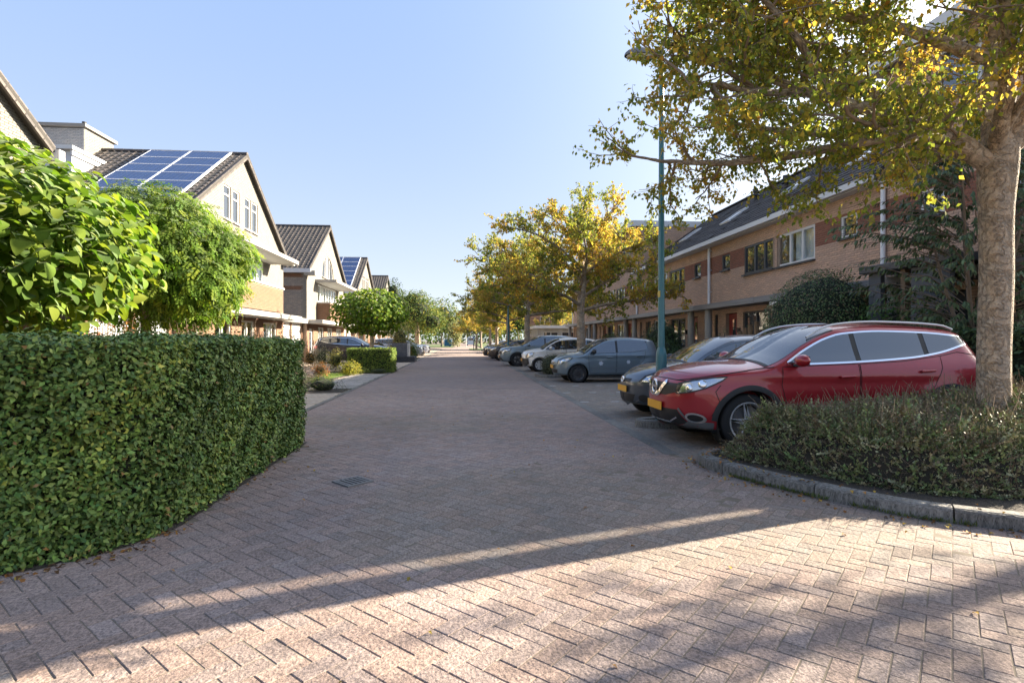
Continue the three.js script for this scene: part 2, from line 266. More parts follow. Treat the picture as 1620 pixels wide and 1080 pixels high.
function palMat(c) { const k = c.join(); if (!palMats.has(k)) { const m = brickM.clone(); m.color = rgb(...c); palMats.set(k, m); } return palMats.get(k); }
// running-bond bricks over the outline minus the holes; each its own box proud of the mortar
function brickwork(parent, F, outline, holes, pick, o = {}) {
  const PL = o.PL || 0.22, PH = o.PH || 0.0625, J = o.J || 0.0115, proud = o.proud || 0.006, list = [], q = new THREE.Quaternion().setFromRotationMatrix(F);
  const ys = outline.map(p => p[1]), y0 = o.y0 ?? Math.min(...ys), y1 = o.y1 ?? Math.max(...ys);
  const spanOf = (poly, y) => { const xs = []; for (let i = 0, j = poly.length - 1; i < poly.length; j = i++) { const [ax, ay] = poly[i], [bx_, by] = poly[j]; if ((ay > y) !== (by > y)) xs.push(ax + (bx_ - ax) * (y - ay) / (by - ay)); } return xs.sort((a, b) => a - b); };
  let r = 0; for (let y = y0; y + PH <= y1 + 0.001; y += PH, r++) {
    const yc = y + PH / 2, a = spanOf(outline, yc); let iv = []; for (let i = 0; i + 1 < a.length; i += 2) iv.push([a[i], a[i + 1]]);
    for (const h of holes) { const hx = h.pts ? spanOf(h.pts, yc) : (yc > h[2] && yc < h[3] ? [h[0], h[1]] : []); if (hx.length < 2) continue; const nx = []; for (const [p, s] of iv) { if (hx[0] > p) nx.push([p, Math.min(s, hx[0])]); if (hx[hx.length - 1] < s) nx.push([Math.max(p, hx[hx.length - 1]), s]); } iv = nx.filter(t => t[1] - t[0] > 0.02); }
    for (const [p, s] of iv) { const off = (r % 2) * PL / 2; for (let k = Math.floor((p - off) / PL); k * PL + off < s; k++) { const b0 = Math.max(p, k * PL + off), b1 = Math.min(s, (k + 1) * PL + off); if (b1 - b0 < 0.035) continue;
      const P = pick((b0 + b1) / 2, yc); if (!P) continue;
      const c = P[Math.floor(hash2(k, r, 5 + (o.seed || 0)) * P.length)], pos = V3((b0 + b1) / 2, yc, proud / 2 - 0.01 + 0.003 * hash2(k, r, 9)).applyMatrix4(F);
      list.push({ p: pos, q, s: [b1 - b0 - J, PH - J, 0.02 + proud], c }); } }
  }
  if (o.solo) { const n = o.solo; list.forEach(e => { const w = e.p.clone().add(parent.position), d = w.x * 0.0886 - w.z * 0.9961, X = (w.x * 0.9961 + w.z * 0.0886) / d, Y = (w.y - 1.4) / d; e.k = d > 1 && Math.abs(X) < 0.925 && Y < 0.62 && (!o.soloTest || o.soloTest(X, Y)) ? d : 1e6 + d; }); list.sort((a, b) => a.k - b.k);
    list.splice(0, n).forEach(e => { const m = part('brick', brickGeo, palMat(e.c), parent); m.position.copy(e.p); m.quaternion.copy(q); m.scale.set(...e.s); }); }
  return copies('brickwork', brickGeo, brickM, list, parent);
}
const mortar = c => mat(c, 1, { map: rep(cloudT, 1) });
const mortCream = mortar([0.15, 0.125, 0.10]), mortTan = mortar([0.36, 0.27, 0.20]), mortGrey = mortar([0.16, 0.14, 0.125]), mortPale = mortar([0.15, 0.16, 0.18]);
const whiteM = mat([0.60, 0.595, 0.58], 0.45), offwhiteM = mat([0.38, 0.365, 0.335], 0.7, { map: rep(cloudT, 0.5) }), greyTrim = mat([0.27, 0.255, 0.24], 0.75, { map: rep(cloudT, 0.7) }), darkTrim = mat([0.045, 0.05, 0.058], 0.4), redM = mat([0.24, 0.035, 0.028], 0.4), zincM = mat([0.55, 0.56, 0.58], 0.45), whitePipe = mat([0.72, 0.72, 0.72], 0.35), blackM = mat([0.02, 0.02, 0.022], 0.6);
const glassM = mat([0.035, 0.042, 0.052], 0.02, { ior: 2.33, specularIntensity: 1 });
const clearM = mat([0.86, 0.90, 0.92], 0.0, { transmission: 1, thickness: 0, ior: 1.6 });
const curtainM = mat([0.72, 0.70, 0.66], 0.95, { side: THREE.DoubleSide }), roomM = mat([0.10, 0.095, 0.09], 1);
// window: frame bars as one mesh, each pane a child; col = cumulative fractions of mullions
function windowUnit(parent, F, u0, u1, y0, y1, o = {}) {
  const m = o.m || whiteM, b = o.b || 0.06, dep = o.dep || 0.07, rec = o.rec ?? 0.09, zc = -rec, cols = [0, ...(o.cols || []), 1], gs = [];
  const W = u1 - u0, H = y1 - y0, bar = (a, c, d, e) => gs.push(bx(c - a, e - d, dep, (a + c) / 2, (d + e) / 2, zc));
  bar(u0, u1, y0, y0 + b); bar(u0, u1, y1 - b, y1); bar(u0, u0 + b, y0 + b, y1 - b); bar(u1 - b, u1, y0 + b, y1 - b);
  for (const c of o.cols || []) bar(u0 + W * c - b * 0.6, u0 + W * c + b * 0.6, y0 + b, y1 - b);
  for (const c of o.rows || []) gs.push(bx(W - 2 * b, b, dep * 0.9, (u0 + u1) / 2, y0 + H * c, zc));
  const w = part(o.name || 'window', on(merge(gs), F), m, parent);
  for (let i = 0; i + 1 < cols.length; i++) part('pane', on(bx(W * (cols[i + 1] - cols[i]) - b, H - b, 0.012, u0 + W * (cols[i] + cols[i + 1]) / 2, (y0 + y1) / 2, zc - 0.01), F), o.g || glassM, w);
  if (o.sill) part('sill', on(bx(W + 0.06, 0.05, 0.16 + rec, (u0 + u1) / 2, y0 - 0.026, 0.03 - rec / 2), F), o.sill, w);
  if (o.curtain) for (const [a, c] of o.curtain) { const pts = []; const n = 14; const g = new THREE.PlaneGeometry(W * (c - a), H - 0.02, n * 4, 1), p = g.attributes.position; for (let i = 0; i < p.count; i++) p.setZ(i, 0.025 * Math.sin(p.getX(i) * 42)); g.computeVertexNormals(); part('curtain', on(NI(g).translate(u0 + W * (a + c) / 2, (y0 + y1) / 2, zc - 0.14), F), curtainM, w); }
  return w;
}
const tileGeo = (() => { // pantile 0.30 x 0.40 along -Y slope direction; x across, y up-slope, z out
  const P = [], n = 8, prof = t => 0.038 * Math.sin(t * 2 * PI - 0.6) , W = 0.30, L = 0.38, U = [];
  const q = (a, b, c, d) => P.push(...a, ...b, ...c, ...a, ...c, ...d);
  for (let i = 0; i < n; i++) { const x0 = (i / n - 0.5) * W * 1.04, x1 = ((i + 1) / n - 0.5) * W * 1.04, z0 = prof(i / n), z1 = prof((i + 1) / n);
    q([x0, 0, z0 + 0.055], [x1, 0, z1 + 0.055], [x1, L, z1 + 0.02], [x0, L, z0 + 0.02]); q([x0, 0, z0 + 0.03], [x1, 0, z1 + 0.03], [x1, 0, z1 + 0.055], [x0, 0, z0 + 0.055]); }
  const g = new THREE.BufferGeometry(); g.setAttribute('position', new THREE.Float32BufferAttribute(P, 3)); g.computeVertexNormals(); return NI(g);
})();
const flatTileGeo = (() => { const g = bx(0.315, 0.36, 0.022, 0, 0.18, 0.0); g.rotateX(-0.05); return g.translate(0, 0, 0.03); })();
const tileM = mat([1, 1, 1], 0.5, { map: rep(grain, 2) }), slateM = mat([1, 1, 1], 0.8, { map: rep(grain, 2), specularIntensity: 0.4 });
const DARKT = [[0.12, 0.098, 0.085], [0.14, 0.115, 0.098], [0.10, 0.086, 0.078], [0.165, 0.135, 0.112]], SLATE = [[0.085, 0.072, 0.066], [0.10, 0.085, 0.076], [0.07, 0.061, 0.057]];
// tiles over a slope: lower edge from A to B, up-slope direction up (unit), length L
function tiles(parent, A, B, up, L, geo, cols, o = {}) {
  const along = B.clone().sub(A), W = along.length(); along.normalize(); const nrm = along.clone().cross(up), q = new THREE.Quaternion().setFromRotationMatrix(_m.makeBasis(along, up, nrm)), list = [], sx = o.sx || 0.30, sy = o.sy || 0.33;
  for (let r = 0; r * sy < L - 0.15; r++) for (let c = 0; (c + 0.5) * sx < W; c++) { const u = (c + 0.5) * sx + (o.stag && r % 2 ? sx / 2 : 0), v = r * sy; if (u > W - 0.05 || (o.skip && o.skip(u, v))) continue;
    const p = A.clone().addScaledVector(along, u).addScaledVector(up, v).addScaledVector(nrm, 0.01 * (hash2(r, c, 4) - 0.5)); list.push({ p, q, c: cols[Math.floor(hash2(r, c, 8) * cols.length)], u, v }); }
  if (o.solo) { const ms = cols.map(c => { const m = tileM.clone(); m.color = rgb(...c); return m; }); list.sort((a, b) => o.solo(a) - o.solo(b)); list.splice(0, 300).forEach((e, i) => { const t = part('roof_tile', geo, ms[i % ms.length], parent); t.position.copy(e.p); t.quaternion.copy(q); }); }
  if (list.length) copies('roof_tile_field', geo, o.stag ? slateM : tileM, list, parent);
}
const ridgeGeo = (() => { const g = new THREE.CylinderGeometry(0.12, 0.125, 0.42, 8, 1, false, -PI / 2, PI); g.rotateZ(PI / 2); g.rotateX(-PI / 2); return NI(g); })();
const solarM = new THREE.MeshPhysicalMaterial({ roughness: 0.09, metalness: 0.0, ior: 1.5, map: tex(256, (u, v) => { const cx = u * 10 % 1, cy = v * 6 % 1, e = Math.min(cx, 1 - cx, cy, 1 - cy), l = sstep(0.012, 0.03, e), n = 0.85 + 0.3 * hash2(Math.floor(u * 10), Math.floor(v * 6), 3), bb = Math.min(Math.abs(cx - 0.33), Math.abs(cx - 0.67)) < 0.012 ? 1.4 : 1; return [lerp(0.13, 0.010 * n * bb, l), lerp(0.15, 0.024 * n * bb, l), lerp(0.20, 0.085 * n * bb, l)]; }) });
const alM = mat([0.75, 0.76, 0.78], 0.35, { metalness: 0.7 });

const HW = 5.7, EAVE = 6.0, RIDGE = 9.8, DEEP = 10;
const slopeL = Math.hypot(HW + 0.25, (RIDGE - EAVE) * (HW + 0.25) / HW), slopeUp = V3(0, RIDGE - EAVE, -HW).normalize();
function leftHouse(za, label, o) {
  const h = thing('gabled_house', label, 'house', [-10, 0, za], 0, 'cream brick gabled houses on the left');
  const F = frame('E', 0, 0, 0);
  const gable = [[-HW, 2.74], [HW, 2.74], [HW, EAVE], [0, RIDGE], [-HW, EAVE]], base = [[-HW, 0], [HW, 0], [HW, 2.46], [-HW, 2.46]];
  const holes = [], gw = [];
  if (o.gable === 'four') for (const [a, b] of [[-2.05, -1.35], [-1.12, -0.42], [0.2, 0.9], [1.1, 1.8]]) { holes.push([a, b, 6.55, 8.0]); gw.push([a, b]); }
  let arch; if (o.gable === 'arch') { arch = []; for (let k = 0; k <= 20; k++) { const a = PI * k / 20; arch.push([0 + 1.75 * Math.cos(a), 5.95 + 1.62 * Math.sin(a)]); } holes.push({ pts: arch }); }
  const bs0 = o.bay || 0, bayHole = [bs0 - 2.9, bs0 + 2.6, 4.06, 5.28]; holes.push(bayHole);
  part('wall', wallGeo(F, gable, holes), mortCream, h);
  brickwork(h, F, gable, holes, () => CREAM, { J: 0.014, solo: o.solo || 0, seed: za, soloTest: o.soloTest });
  const lower = [[-5.1, -4.1, 0.0, 2.2], [-2.9, -1.3, 0.25, 2.3], [-0.2, 1.4, 0.25, 2.3], [2.6, 4.6, 0.25, 2.3]];
  part('wall', wallGeo(F, base, lower), mortTan, h); brickwork(h, F, base, lower, () => ORANGE, { seed: 3 });
  for (const [a, b] of gw) windowUnit(h, F, a, b, 6.55, 8.0, { g: glassM, sill: whiteM, rows: [0.72], rec: 0.07 });
  if (arch) { // half-round window: ring frame, mullions, panes
    const ring = new THREE.Shape(arch.map(p => V2(...p))); ring.holes.push(new THREE.Path(arch.map(p => V2(p[0] * 0.95, 5.95 + 0.06 + (p[1] - 5.95) * 0.93))));
    const gs = [NI(new THREE.ExtrudeGeometry(ring, { depth: 0.08, bevelEnabled: false })).translate(0, 0, -0.14)];
    for (const u of [-0.62, 0.0, 0.62]) gs.push(bx(u ? 0.07 : 0.2, 1.62 * Math.sqrt(1 - (u / 1.75) ** 2) - 0.05, 0.075, u, 5.95 + 0.81 * Math.sqrt(1 - (u / 1.75) ** 2), -0.10));
    const w = part('window', on(merge(gs), F), whiteM, h); part('pane', on(NI(new THREE.ExtrudeGeometry(new THREE.Shape(arch.map(p => V2(p[0] * 0.97, 5.97 + (p[1] - 5.95) * 0.96))), { depth: 0.012, bevelEnabled: false })).translate(0, 0, -0.13), F), glassM, w);
    part('sill', on(bx(3.7, 0.06, 0.22, 0, 5.915, 0.0), F), greyTrim, w);
  }
  // first-floor bay: brick parapet, band of windows, cantilevered slab
  const bayFront = [[bs0 - 3.2, 2.78], [bs0 + 2.8, 2.78], [bs0 + 2.8, 3.96], [bs0 - 3.2, 3.96]], Fb = frame('E', 0.9, 0, 0), Fs = frame('S', 0, 0, 3.2 - bs0);
  part('bay_wall', wallGeo(Fb, bayFront, [], 0.2), mortTan, h); brickwork(h, Fb, bayFront, [], () => ORANGE, { seed: 11 });
  const bs = [[0, 2.78], [0.7, 2.78], [0.7, 3.96], [0, 3.96]]; part('bay_wall', wallGeo(Fs, bs, [], 0.2), mortTan, h); brickwork(h, Fs, [[0, 2.78], [0.9, 2.78], [0.9, 3.96], [0, 3.96]], [], () => ORANGE, { seed: 12 });
  part('bay_wall', bx(0.68, 1.17, 0.2, 0.35, 3.37, -2.7 - bs0), mortTan, h);
  part('coping', bx(1.02, 0.075, 6.1, 0.455, 4.0, 0.2 - bs0), whiteM, h);
  windowUnit(h, F, bs0 - 2.9, bs0 + 2.6, 4.06, 5.28, { cols: [0.14, 0.28, 0.42, 0.56, 0.70, 0.85], g: clearM, curtain: [[0, 0.13], [0.2, 0.42], [0.6, 0.72], [0.86, 1]], rec: 0.05, b: 0.07 });
  part('floor_slab', bx(4, 0.2, 2 * HW - 0.5, -2.3, 2.6, 0), roomM, h);
  part('ceiling_slab', bx(4, 0.2, 2 * HW - 0.5, -2.3, 5.5, 0), roomM, h);
  part('room_wall', bx(0.1, 5.6, 2 * HW - 0.5, -4.2, 2.9, 0), roomM, h);
  part('canopy', rbx(1.45, 0.2, 7.3, 0.02, 0.72, 5.44, -bs0, 1), offwhiteM, h);
  part('canopy', rbx(1.12, 0.24, 2 * HW + 0.05, 0.02, 0.46, 2.6, 0, 1), offwhiteM, h);
  // ground floor: door, windows, lamp
  const d = part('door', on(bx(0.96, 2.16, 0.06, -4.6, 1.08, -0.12), F), whiteM, h); part('pane', on(bx(0.5, 1.3, 0.02, -4.6, 1.3, -0.085), F), glassM, d); part('handle', on(bx(0.03, 0.12, 0.05, -4.22, 1.05, -0.07), F), zincM, d);
  for (const [a, b, y0, y1] of lower.slice(1)) windowUnit(h, F, a, b, y0, y1, { cols: b - a > 1.7 ? [0.34, 0.67] : [0.5], g: clearM, curtain: [[0.03, 0.25], [0.6, 0.8]], sill: offwhiteM });
  // sides, back, roof
  const Fsd = frame('S', 0, 0, HW), side = [[-DEEP, 0], [-0.23, 0], [-0.23, 5.72], [-DEEP, 5.72]], sw = [-2.55, -1.65, 4.62, 5.35];
  part('wall', wallGeo(Fsd, side, [sw]), mortGrey, h); brickwork(h, Fsd, [[-6, 2.7], [0, 2.7], [0, 5.72], [-6, 5.72]], [sw], (u, y) => u > -0.24 ? CREAM : (y > 5.45 || (y > 4.62 && y < 4.86)) ? ORANGE : GREYB, { seed: 17 });
  windowUnit(h, Fsd, sw[0], sw[1], sw[2], sw[3], { rows: [0.42], b: 0.09, rec: 0.02, sill: whiteM });
  part('wall', bx(DEEP - 0.25, 5.72, 0.22, -DEEP / 2 - 0.12, 2.86, -HW + 0.11), mortGrey, h);
  part('wall', wallGeo(frame('W', -DEEP, 0, 0), [[-HW + 0.22, 0], [HW - 0.22, 0], [HW - 0.22, 5.7], [0, 9.5], [-HW + 0.22, 5.7]], []), mortGrey, h);
  const th = Math.atan2(RIDGE - EAVE, HW), tl = slopeL;
  const rf = part('roof', merge([-1, 1].map(s => { const g = bx(DEEP + 0.3, 0.1, tl); g.rotateX(s * th); return g.translate(-DEEP / 2 + 0.08, (EAVE + RIDGE) / 2 - 0.02, s * (HW + 0.25) / 2).translate(0, -0.02, 0); })), mat([0.05, 0.045, 0.04], 0.9), h);
  const A = V3(-DEEP - 0.05, EAVE - (RIDGE - EAVE) / HW * 0.25 + 0.04, HW + 0.25), B = V3(0.22, A.y, A.z);
  tiles(h, A, B, slopeUp, tl, tileGeo, DARKT, { solo: o.solotiles ? e => Math.abs(e.v - 6) * 0.3 + Math.abs(e.u - 8) * 0.5 + (o.panels && e.u > 6.3 && e.u < 9.7 ? 50 : 0) : null });
  copies('ridge_tile', ridgeGeo, tileM, [...Array(25)].map((_, i) => ({ p: V3(0.0 - i * 0.41, RIDGE + 0.06, 0), q: Q0, c: DARKT[i % 4] })), rf);
  for (const s of [-1, 1]) copies('verge_tile', bx(0.06, 0.2, 0.36, 0, -0.03, 0, 0, 0, s * th), tileM, [...Array(Math.floor(tl / 0.33))].map((_, i) => { const t = (i + 0.5) * 0.33 / tl; return { p: V3(0.2, RIDGE + 0.02 - t * (RIDGE - A.y), s * t * (HW + 0.25)), q: Q0, c: DARKT[(i * 3) % 4] }; }), rf);
  for (const s of [-1, 1]) { part('gutter', bx(DEEP + 0.35, 0.26, 0.2, -DEEP / 2 + 0.15, 5.86, s * (HW + 0.2)), zincM, h); if (!o.bay) part('gutter_end', rbx(0.7, 0.3, 0.5, 0.02, 0.24, 5.72, s * (HW - 0.02), 1), offwhiteM, h); }
  if (o.panels) for (let c = 0; c < o.panels; c++) for (let r = 0; r < 6; r++) {
    const u = DEEP - 0.42 - 0.85 - c * 1.74, v = tl - 0.62 - r * 1.02, nrm = V3(0, HW, RIDGE - EAVE).normalize(), p = A.clone().add(V3(u, 0, 0)).addScaledVector(slopeUp, v).addScaledVector(nrm, 0.14);
    const q = new THREE.Quaternion().setFromRotationMatrix(_m.makeBasis(V3(1, 0, 0), slopeUp, nrm));
    const fr = part('solar_panel', merge([bx(1.70, 0.025, 0.04, 0, 0.4875), bx(1.70, 0.025, 0.04, 0, -0.4875), bx(0.025, 0.95, 0.04, 0.8375), bx(0.025, 0.95, 0.04, -0.8375)]), alM, h); fr.position.copy(p); fr.quaternion.copy(q);
    part('cells', NI(new THREE.PlaneGeometry(1.65, 0.95)).translate(0, 0, 0.012), solarM, fr);
  }
  if (o.panels) { const nrm = V3(0, HW, RIDGE - EAVE).normalize(); for (const c of [0, 1, 2].slice(0, o.panels + 1)) { const u = DEEP - 0.405 - c * 1.74, p = A.clone().add(V3(u, 0, 0)).addScaledVector(slopeUp, tl - 3.1).addScaledVector(nrm, 0.11); const g = part('panel_rail', bx(0.045, 6.2, 0.06), alM, h); g.position.copy(p); g.quaternion.setFromRotationMatrix(_m.makeBasis(V3(1, 0, 0), slopeUp, nrm)); } }
  return h;
}
function chimney(h, x0, x1, z0, z1, top, solo) {
  const Fc = frame('S', 0, 0, z1), Fe = frame('E', x1, 0, 0), out = [[x0, 7.6], [x1, 7.6], [x1, top], [x0, top]], oe = [[-z1, 7.6], [-z0, 7.6], [-z0, top], [-z1, top]];
  const c = part('chimney', bx(x1 - x0 - 0.01, top - 7.6, z1 - z0 - 0.01, (x0 + x1) / 2, (top + 7.6) / 2, (z0 + z1) / 2), mortPale, h);
  brickwork(h, Fc, out, [], () => PALEG, { seed: 71, solo: solo, PH: 0.0667 }); brickwork(h, Fe, oe, [], () => CREAM, { seed: 72, PH: 0.0667 });
  part('chimney_cap', rbx(x1 - x0 + 0.24, 0.14, z1 - z0 + 0.24, 0.01, (x0 + x1) / 2, top + 0.07, (z0 + z1) / 2, 1), greyTrim, c);
  part('chimney_pot', new THREE.CylinderGeometry(0.32, 0.34, 0.07, 14).translate(x0 + 1.0, top + 0.18, (z0 + z1) / 2), greyTrim, c);
  part('chimney_pot', new THREE.CylinderGeometry(0.09, 0.07, 0.16, 10).translate(x1 - 0.12, top + 0.22, z1 - 0.2), blackM, c);
}
const LH = [
  leftHouse(-8.5, 'nearest cream brick gabled house cut off by the left edge, behind the big hedge', { gable: 'four', bay: -2.0, solo: 300, soloTest: (X, Y) => X > -0.925 && Y > 0.2 }),
  leftHouse(-26.4, 'cream gabled house with solar panels, four slit windows and a big chimney', { gable: 'four', panels: 2, solotiles: true }),
  leftHouse(-42.5, 'cream gabled house with half-round attic window and plain dark tiled roof', { gable: 'arch' }),
  leftHouse(-58.6, 'distant cream gabled house with solar panels, beyond the half-round window house', { gable: 'four', panels: 3 }),
  leftHouse(-74.7, 'farthest cream gabled house, mostly hidden behind the round-crowned tree', { gable: 'arch' }),
];
chimney(LH[1], -8.4, -6.05, -0.8, 1.2, 10.45, 0);
{ const dm = part('dormer', merge([bx(2.2, 1.5, 2.2, -6.2, 8.0, 2.3), bx(0.08, 0.3, 2.4, -5.06, 8.72, 2.3)]), zincM, LH[1]); part('dormer_roof', bx(2.5, 0.14, 2.6, -6.2, 8.83, 2.3), whiteM, dm); }
// flat-roofed garages between the houses
const ribM = mat([0.42, 0.42, 0.42], 0.5);
function garage(z0, z1, label, ribbed) { // z0 nearer the camera
  const g = thing('garage', label, 'garage', [-10.25, 0, (z0 + z1) / 2], 0, 'white garages between the gabled houses'), W = z0 - z1 - 0.06, F = frame('E', 0, 0, 0);
  part('fascia', rbx(0.5, 0.3, W, 0.02, 0.12, 2.62, 0, 1), offwhiteM, g); part('roof', bx(6, 0.2, W, -3.15, 2.62, 0), greyTrim, g);
  part('wall', merge([bx(6, 2.5, 0.2, -3.1, 1.25, W / 2 - 0.1), bx(6, 2.5, 0.2, -3.1, 1.25, -W / 2 + 0.1), bx(0.2, 2.5, W, -6.05, 1.25, 0)]), mortGrey, g);
  const piers = [[-W / 2, -W / 2 + 0.2], [-0.12, 0.12], [W / 2 - 0.2, W / 2]];
  for (const [a, b] of piers) { part('pier', on(bx(b - a, 2.46, 0.2, (a + b) / 2, 1.23, -0.11), F), mortTan, g); brickwork(g, F, [[a, 0], [b, 0], [b, 2.46], [a, 2.46]], [], () => ORANGE, { seed: z0 }); }
  for (const [a, b] of [[-W / 2 + 0.2, -0.12], [0.12, W / 2 - 0.2]]) {
    const gs = [bx(b - a - 0.02, 2.0, 0.05, (a + b) / 2, 1.02, -0.12)]; if (ribbed) for (let u = a + 0.08; u < b - 0.05; u += 0.115) gs.push(bx(0.05, 1.98, 0.025, u, 1.02, -0.085)); else for (const y of [0.55, 1.05, 1.55]) gs.push(bx(b - a - 0.04, 0.46, 0.02, (a + b) / 2, y - 0.02, -0.088));
    const dr = part('garage_door', on(merge(gs), F), ribM, g); part('handle', on(bx(0.12, 0.03, 0.04, (a + b) / 2, 0.9, -0.06), F), blackM, dr); part('door_header', on(bx(b - a - 0.01, 0.42, 0.06, (a + b) / 2, 2.25, -0.1), F), whiteM, g);
  }
}
garage(-16.02, -20.68, 'white ribbed garage doors glimpsed between the two near trees over the hedge', true);
garage(-32.12, -36.78, 'white double garage beside the house with the half-round window', false);
garage(-48.22, -52.88, 'white garage past the half-round window house, beyond the parked black car', false);
garage(-64.32, -68.98, 'farthest white garage, behind the round-crowned tree', false);

// terrace on the right: front wall plane x = 10.3, facing the street
const XR = 10.3;
const canopyGrey = mat([0.30, 0.285, 0.265], 0.8, { map: rep(cloudT, 0.6) });
function terrace(zp, dir, label, o = {}) {
  const len = o.len || 4.8, h = thing('terraced_house', label, 'house', [XR, 0, zp], 0, 'tan brick terraced houses on the right'), F = frame('W', 0, 0, 0), top = o.tall || 5.4;
  const iv = (a, b) => dir > 0 ? [a, b] : [-b, -a];
  const H = (a, b, y0, y1) => [...iv(a, b), y0, y1];
  const sm = H(1.0, 1.65, 4.15, 4.78), lg = H(2.75, 4.72, 3.78, 4.82), lo = [H(0.35, 0.62, 0.2, 2.45), H(1.3, 2.2, 0, 2.45), H(2.65, 4.5, 0.55, 2.45)];
  const [w0, w1] = iv(0, len), outline = [[w0, 0], [w1, 0], [w1, top], [w0, top]], holes = [sm, lg, ...lo]; let t3;
  if (o.tall) { t3 = H(1.4, 3.4, 6.55, 7.65); holes.push(t3); }
  part('wall', wallGeo(F, outline, holes), mortTan, h);
  const [b0, b1] = iv(0, 2.75);
  brickwork(h, F, outline, holes, (u, y) => y > 4.12 && y < 4.8 && u > b0 && u < b1 ? REDB : TAN, { solo: o.solo || 0, seed: Math.round(zp), soloTest: (X, Y) => Y > 0 && Y < 0.33 });
  const fm = o.fm || darkTrim, fs = o.fs || fm;
  windowUnit(h, F, ...sm.slice(0, 2), sm[2], sm[3], { m: fs, sill: darkTrim, b: 0.07, rec: 0.06 });
  windowUnit(h, F, ...lg.slice(0, 2), lg[2], lg[3], { m: fm, cols: [0.36, 0.68], sill: darkTrim, b: 0.08, rec: 0.05, ...(o.blind ? { g: clearM, curtain: [[0.37, 0.99]] } : {}) });
  if (t3) windowUnit(h, F, ...t3.slice(0, 2), t3[2], t3[3], { m: whiteM, cols: [0.5], sill: darkTrim });
  windowUnit(h, F, ...lo[0].slice(0, 2), 0.2, 2.45, { m: darkTrim, b: 0.04 });
  windowUnit(h, F, ...lo[2].slice(0, 2), 0.55, 2.45, { m: o.fg || darkTrim, cols: [0.45, 0.9], b: 0.07, sill: offwhiteM });
  const dc = (lo[1][0] + lo[1][1]) / 2, d = part('door', on(bx(0.86, 2.42, 0.06, dc, 1.21, -0.16), F), o.dm || redM, h); part('pane', on(bx(0.22, 1.5, 0.02, dc, 1.45, -0.125), F), glassM, d); part('handle', on(bx(0.03, 0.14, 0.05, dc + dir * 0.33, 1.05, -0.11), F), zincM, d);
  const wl = part('wall_lamp', on(merge([bx(0.1, 0.16, 0.1, 0, 0, 0.06), bx(0.14, 0.03, 0.14, 0, 0.1, 0.07)]), F), blackM, h); wl.position.set(0, 1.75, dir * 2.43);
  const [c0, c1] = iv(0.01, len - 0.01);
  part('canopy', rbx(0.8, 0.2, c1 - c0, 0.015, -0.36, 2.72, (c0 + c1) / 2, 1), o.cm || canopyGrey, h);
  const col = part('column', new THREE.CylinderGeometry(0.14, 0.15, 2.62, 18).translate(-0.5, 1.31, dir * 0.85), offwhiteM, h); part('column_base', new THREE.CylinderGeometry(0.19, 0.2, 0.1, 18).translate(-0.5, 0.05, dir * 0.85), greyTrim, col);
  part('porch_wall', bx(0.45, 0.7, 0.7, -0.32, 0.35, dir * 0.42), mortTan, h); brickwork(h, frame('W', -0.545, 0, 0), [[...iv(0.07, 0.77)].map(x => x)].flatMap(([a, b]) => [[a, 0], [b, 0], [b, 0.7], [a, 0.7]]), [], () => TAN, { seed: 4 });
  if (o.pipe) { const dp = part('downpipe', new THREE.CylinderGeometry(0.055, 0.055, (o.pipeTop || 5.3) - 2.84, 12).translate(-0.09, ((o.pipeTop || 5.3) + 2.84) / 2, 0), whitePipe, h); part('bracket', merge([3.4, 4.3, 5.1].map(y => bx(0.1, 0.035, 0.14, -0.06, y, 0))), zincM, dp); }
  const zc = dir * len / 2;
  const dp_ = o.depth || 8.9; part('wall', bx(dp_ - 0.2, top - 0.05, 0.2, dp_ / 2 - 0.09, (top - 0.05) / 2, dir * (len - 0.1)), mortTan, h);
  part('wall', bx(0.2, top - 0.05, len - 0.03, dp_ - 0.1, (top - 0.05) / 2, zc), mortTan, h);
  part('floor_slab', bx(dp_ - 0.5, 0.2, len - 0.3, dp_ / 2, 2.7, zc), roomM, h);
  if (o.flue) { part('flue', new THREE.CylinderGeometry(0.11, 0.11, 8.3, 16).translate(dp_ - 0.1, 4.15, dir * (len + 0.185)), zincM, h); part('bracket', merge([2, 4, 6, 8].map(y => bx(0.04, 0.04, 0.12, dp_ - 0.1, y, dir * (len + 0.05)))), zincM, h); }
  if (o.tall) {
    part('roof', bx(dp_ + 0.35, 0.2, len - 0.01, dp_ / 2 - 0.18, top + 0.1, zc), greyTrim, h); part('fascia', merge([bx(0.08, 0.34, len - 0.004, -0.42, top + 0.06, zc), bx(dp_ + 0.35, 0.34, 0.07, dp_ / 2 - 0.2, top + 0.06, -dir * 0.04 * (o.gable === 'far' ? -1 : 1) + (o.gable === 'far' ? 0.06 : 0))]), whiteM, h);
    if (o.gable) { part('wall', bx(8.7, top - 5.2, 0.2, 4.4, (top + 5.2) / 2, -0.11), mortTan, h); brickwork(h, frame('S', 0, 0, 0.01), [[0, 5.2], [8.7, 5.2], [8.7, top], [0, top]], [], () => TAN, { seed: 5 }); }
  } else {
    const X0 = -0.32, Y0 = 5.38, X1 = 4.5, Y1 = 8.7, L = Math.hypot(X1 - X0, Y1 - Y0), up = V3(X1 - X0, Y1 - Y0, 0).normalize(), an = Math.atan2(Y1 - Y0, X1 - X0);
    const rfg = merge([(() => { const g = bx(L, 0.12, len - 0.004); g.rotateZ(an); return g.translate((X0 + X1) / 2 + 0.03, (Y0 + Y1) / 2 - 0.05, zc); })(), (() => { const g = bx(L + 0.3, 0.12, len - 0.004); g.rotateZ(-an); return g.translate(X1 + (X1 - X0) / 2 + 0.1, (Y0 + Y1) / 2 - 0.12, zc); })()]);
    const rf = part('roof', rfg, mat([0.035, 0.034, 0.036], 0.9), h);
    const zz = iv(0, len);
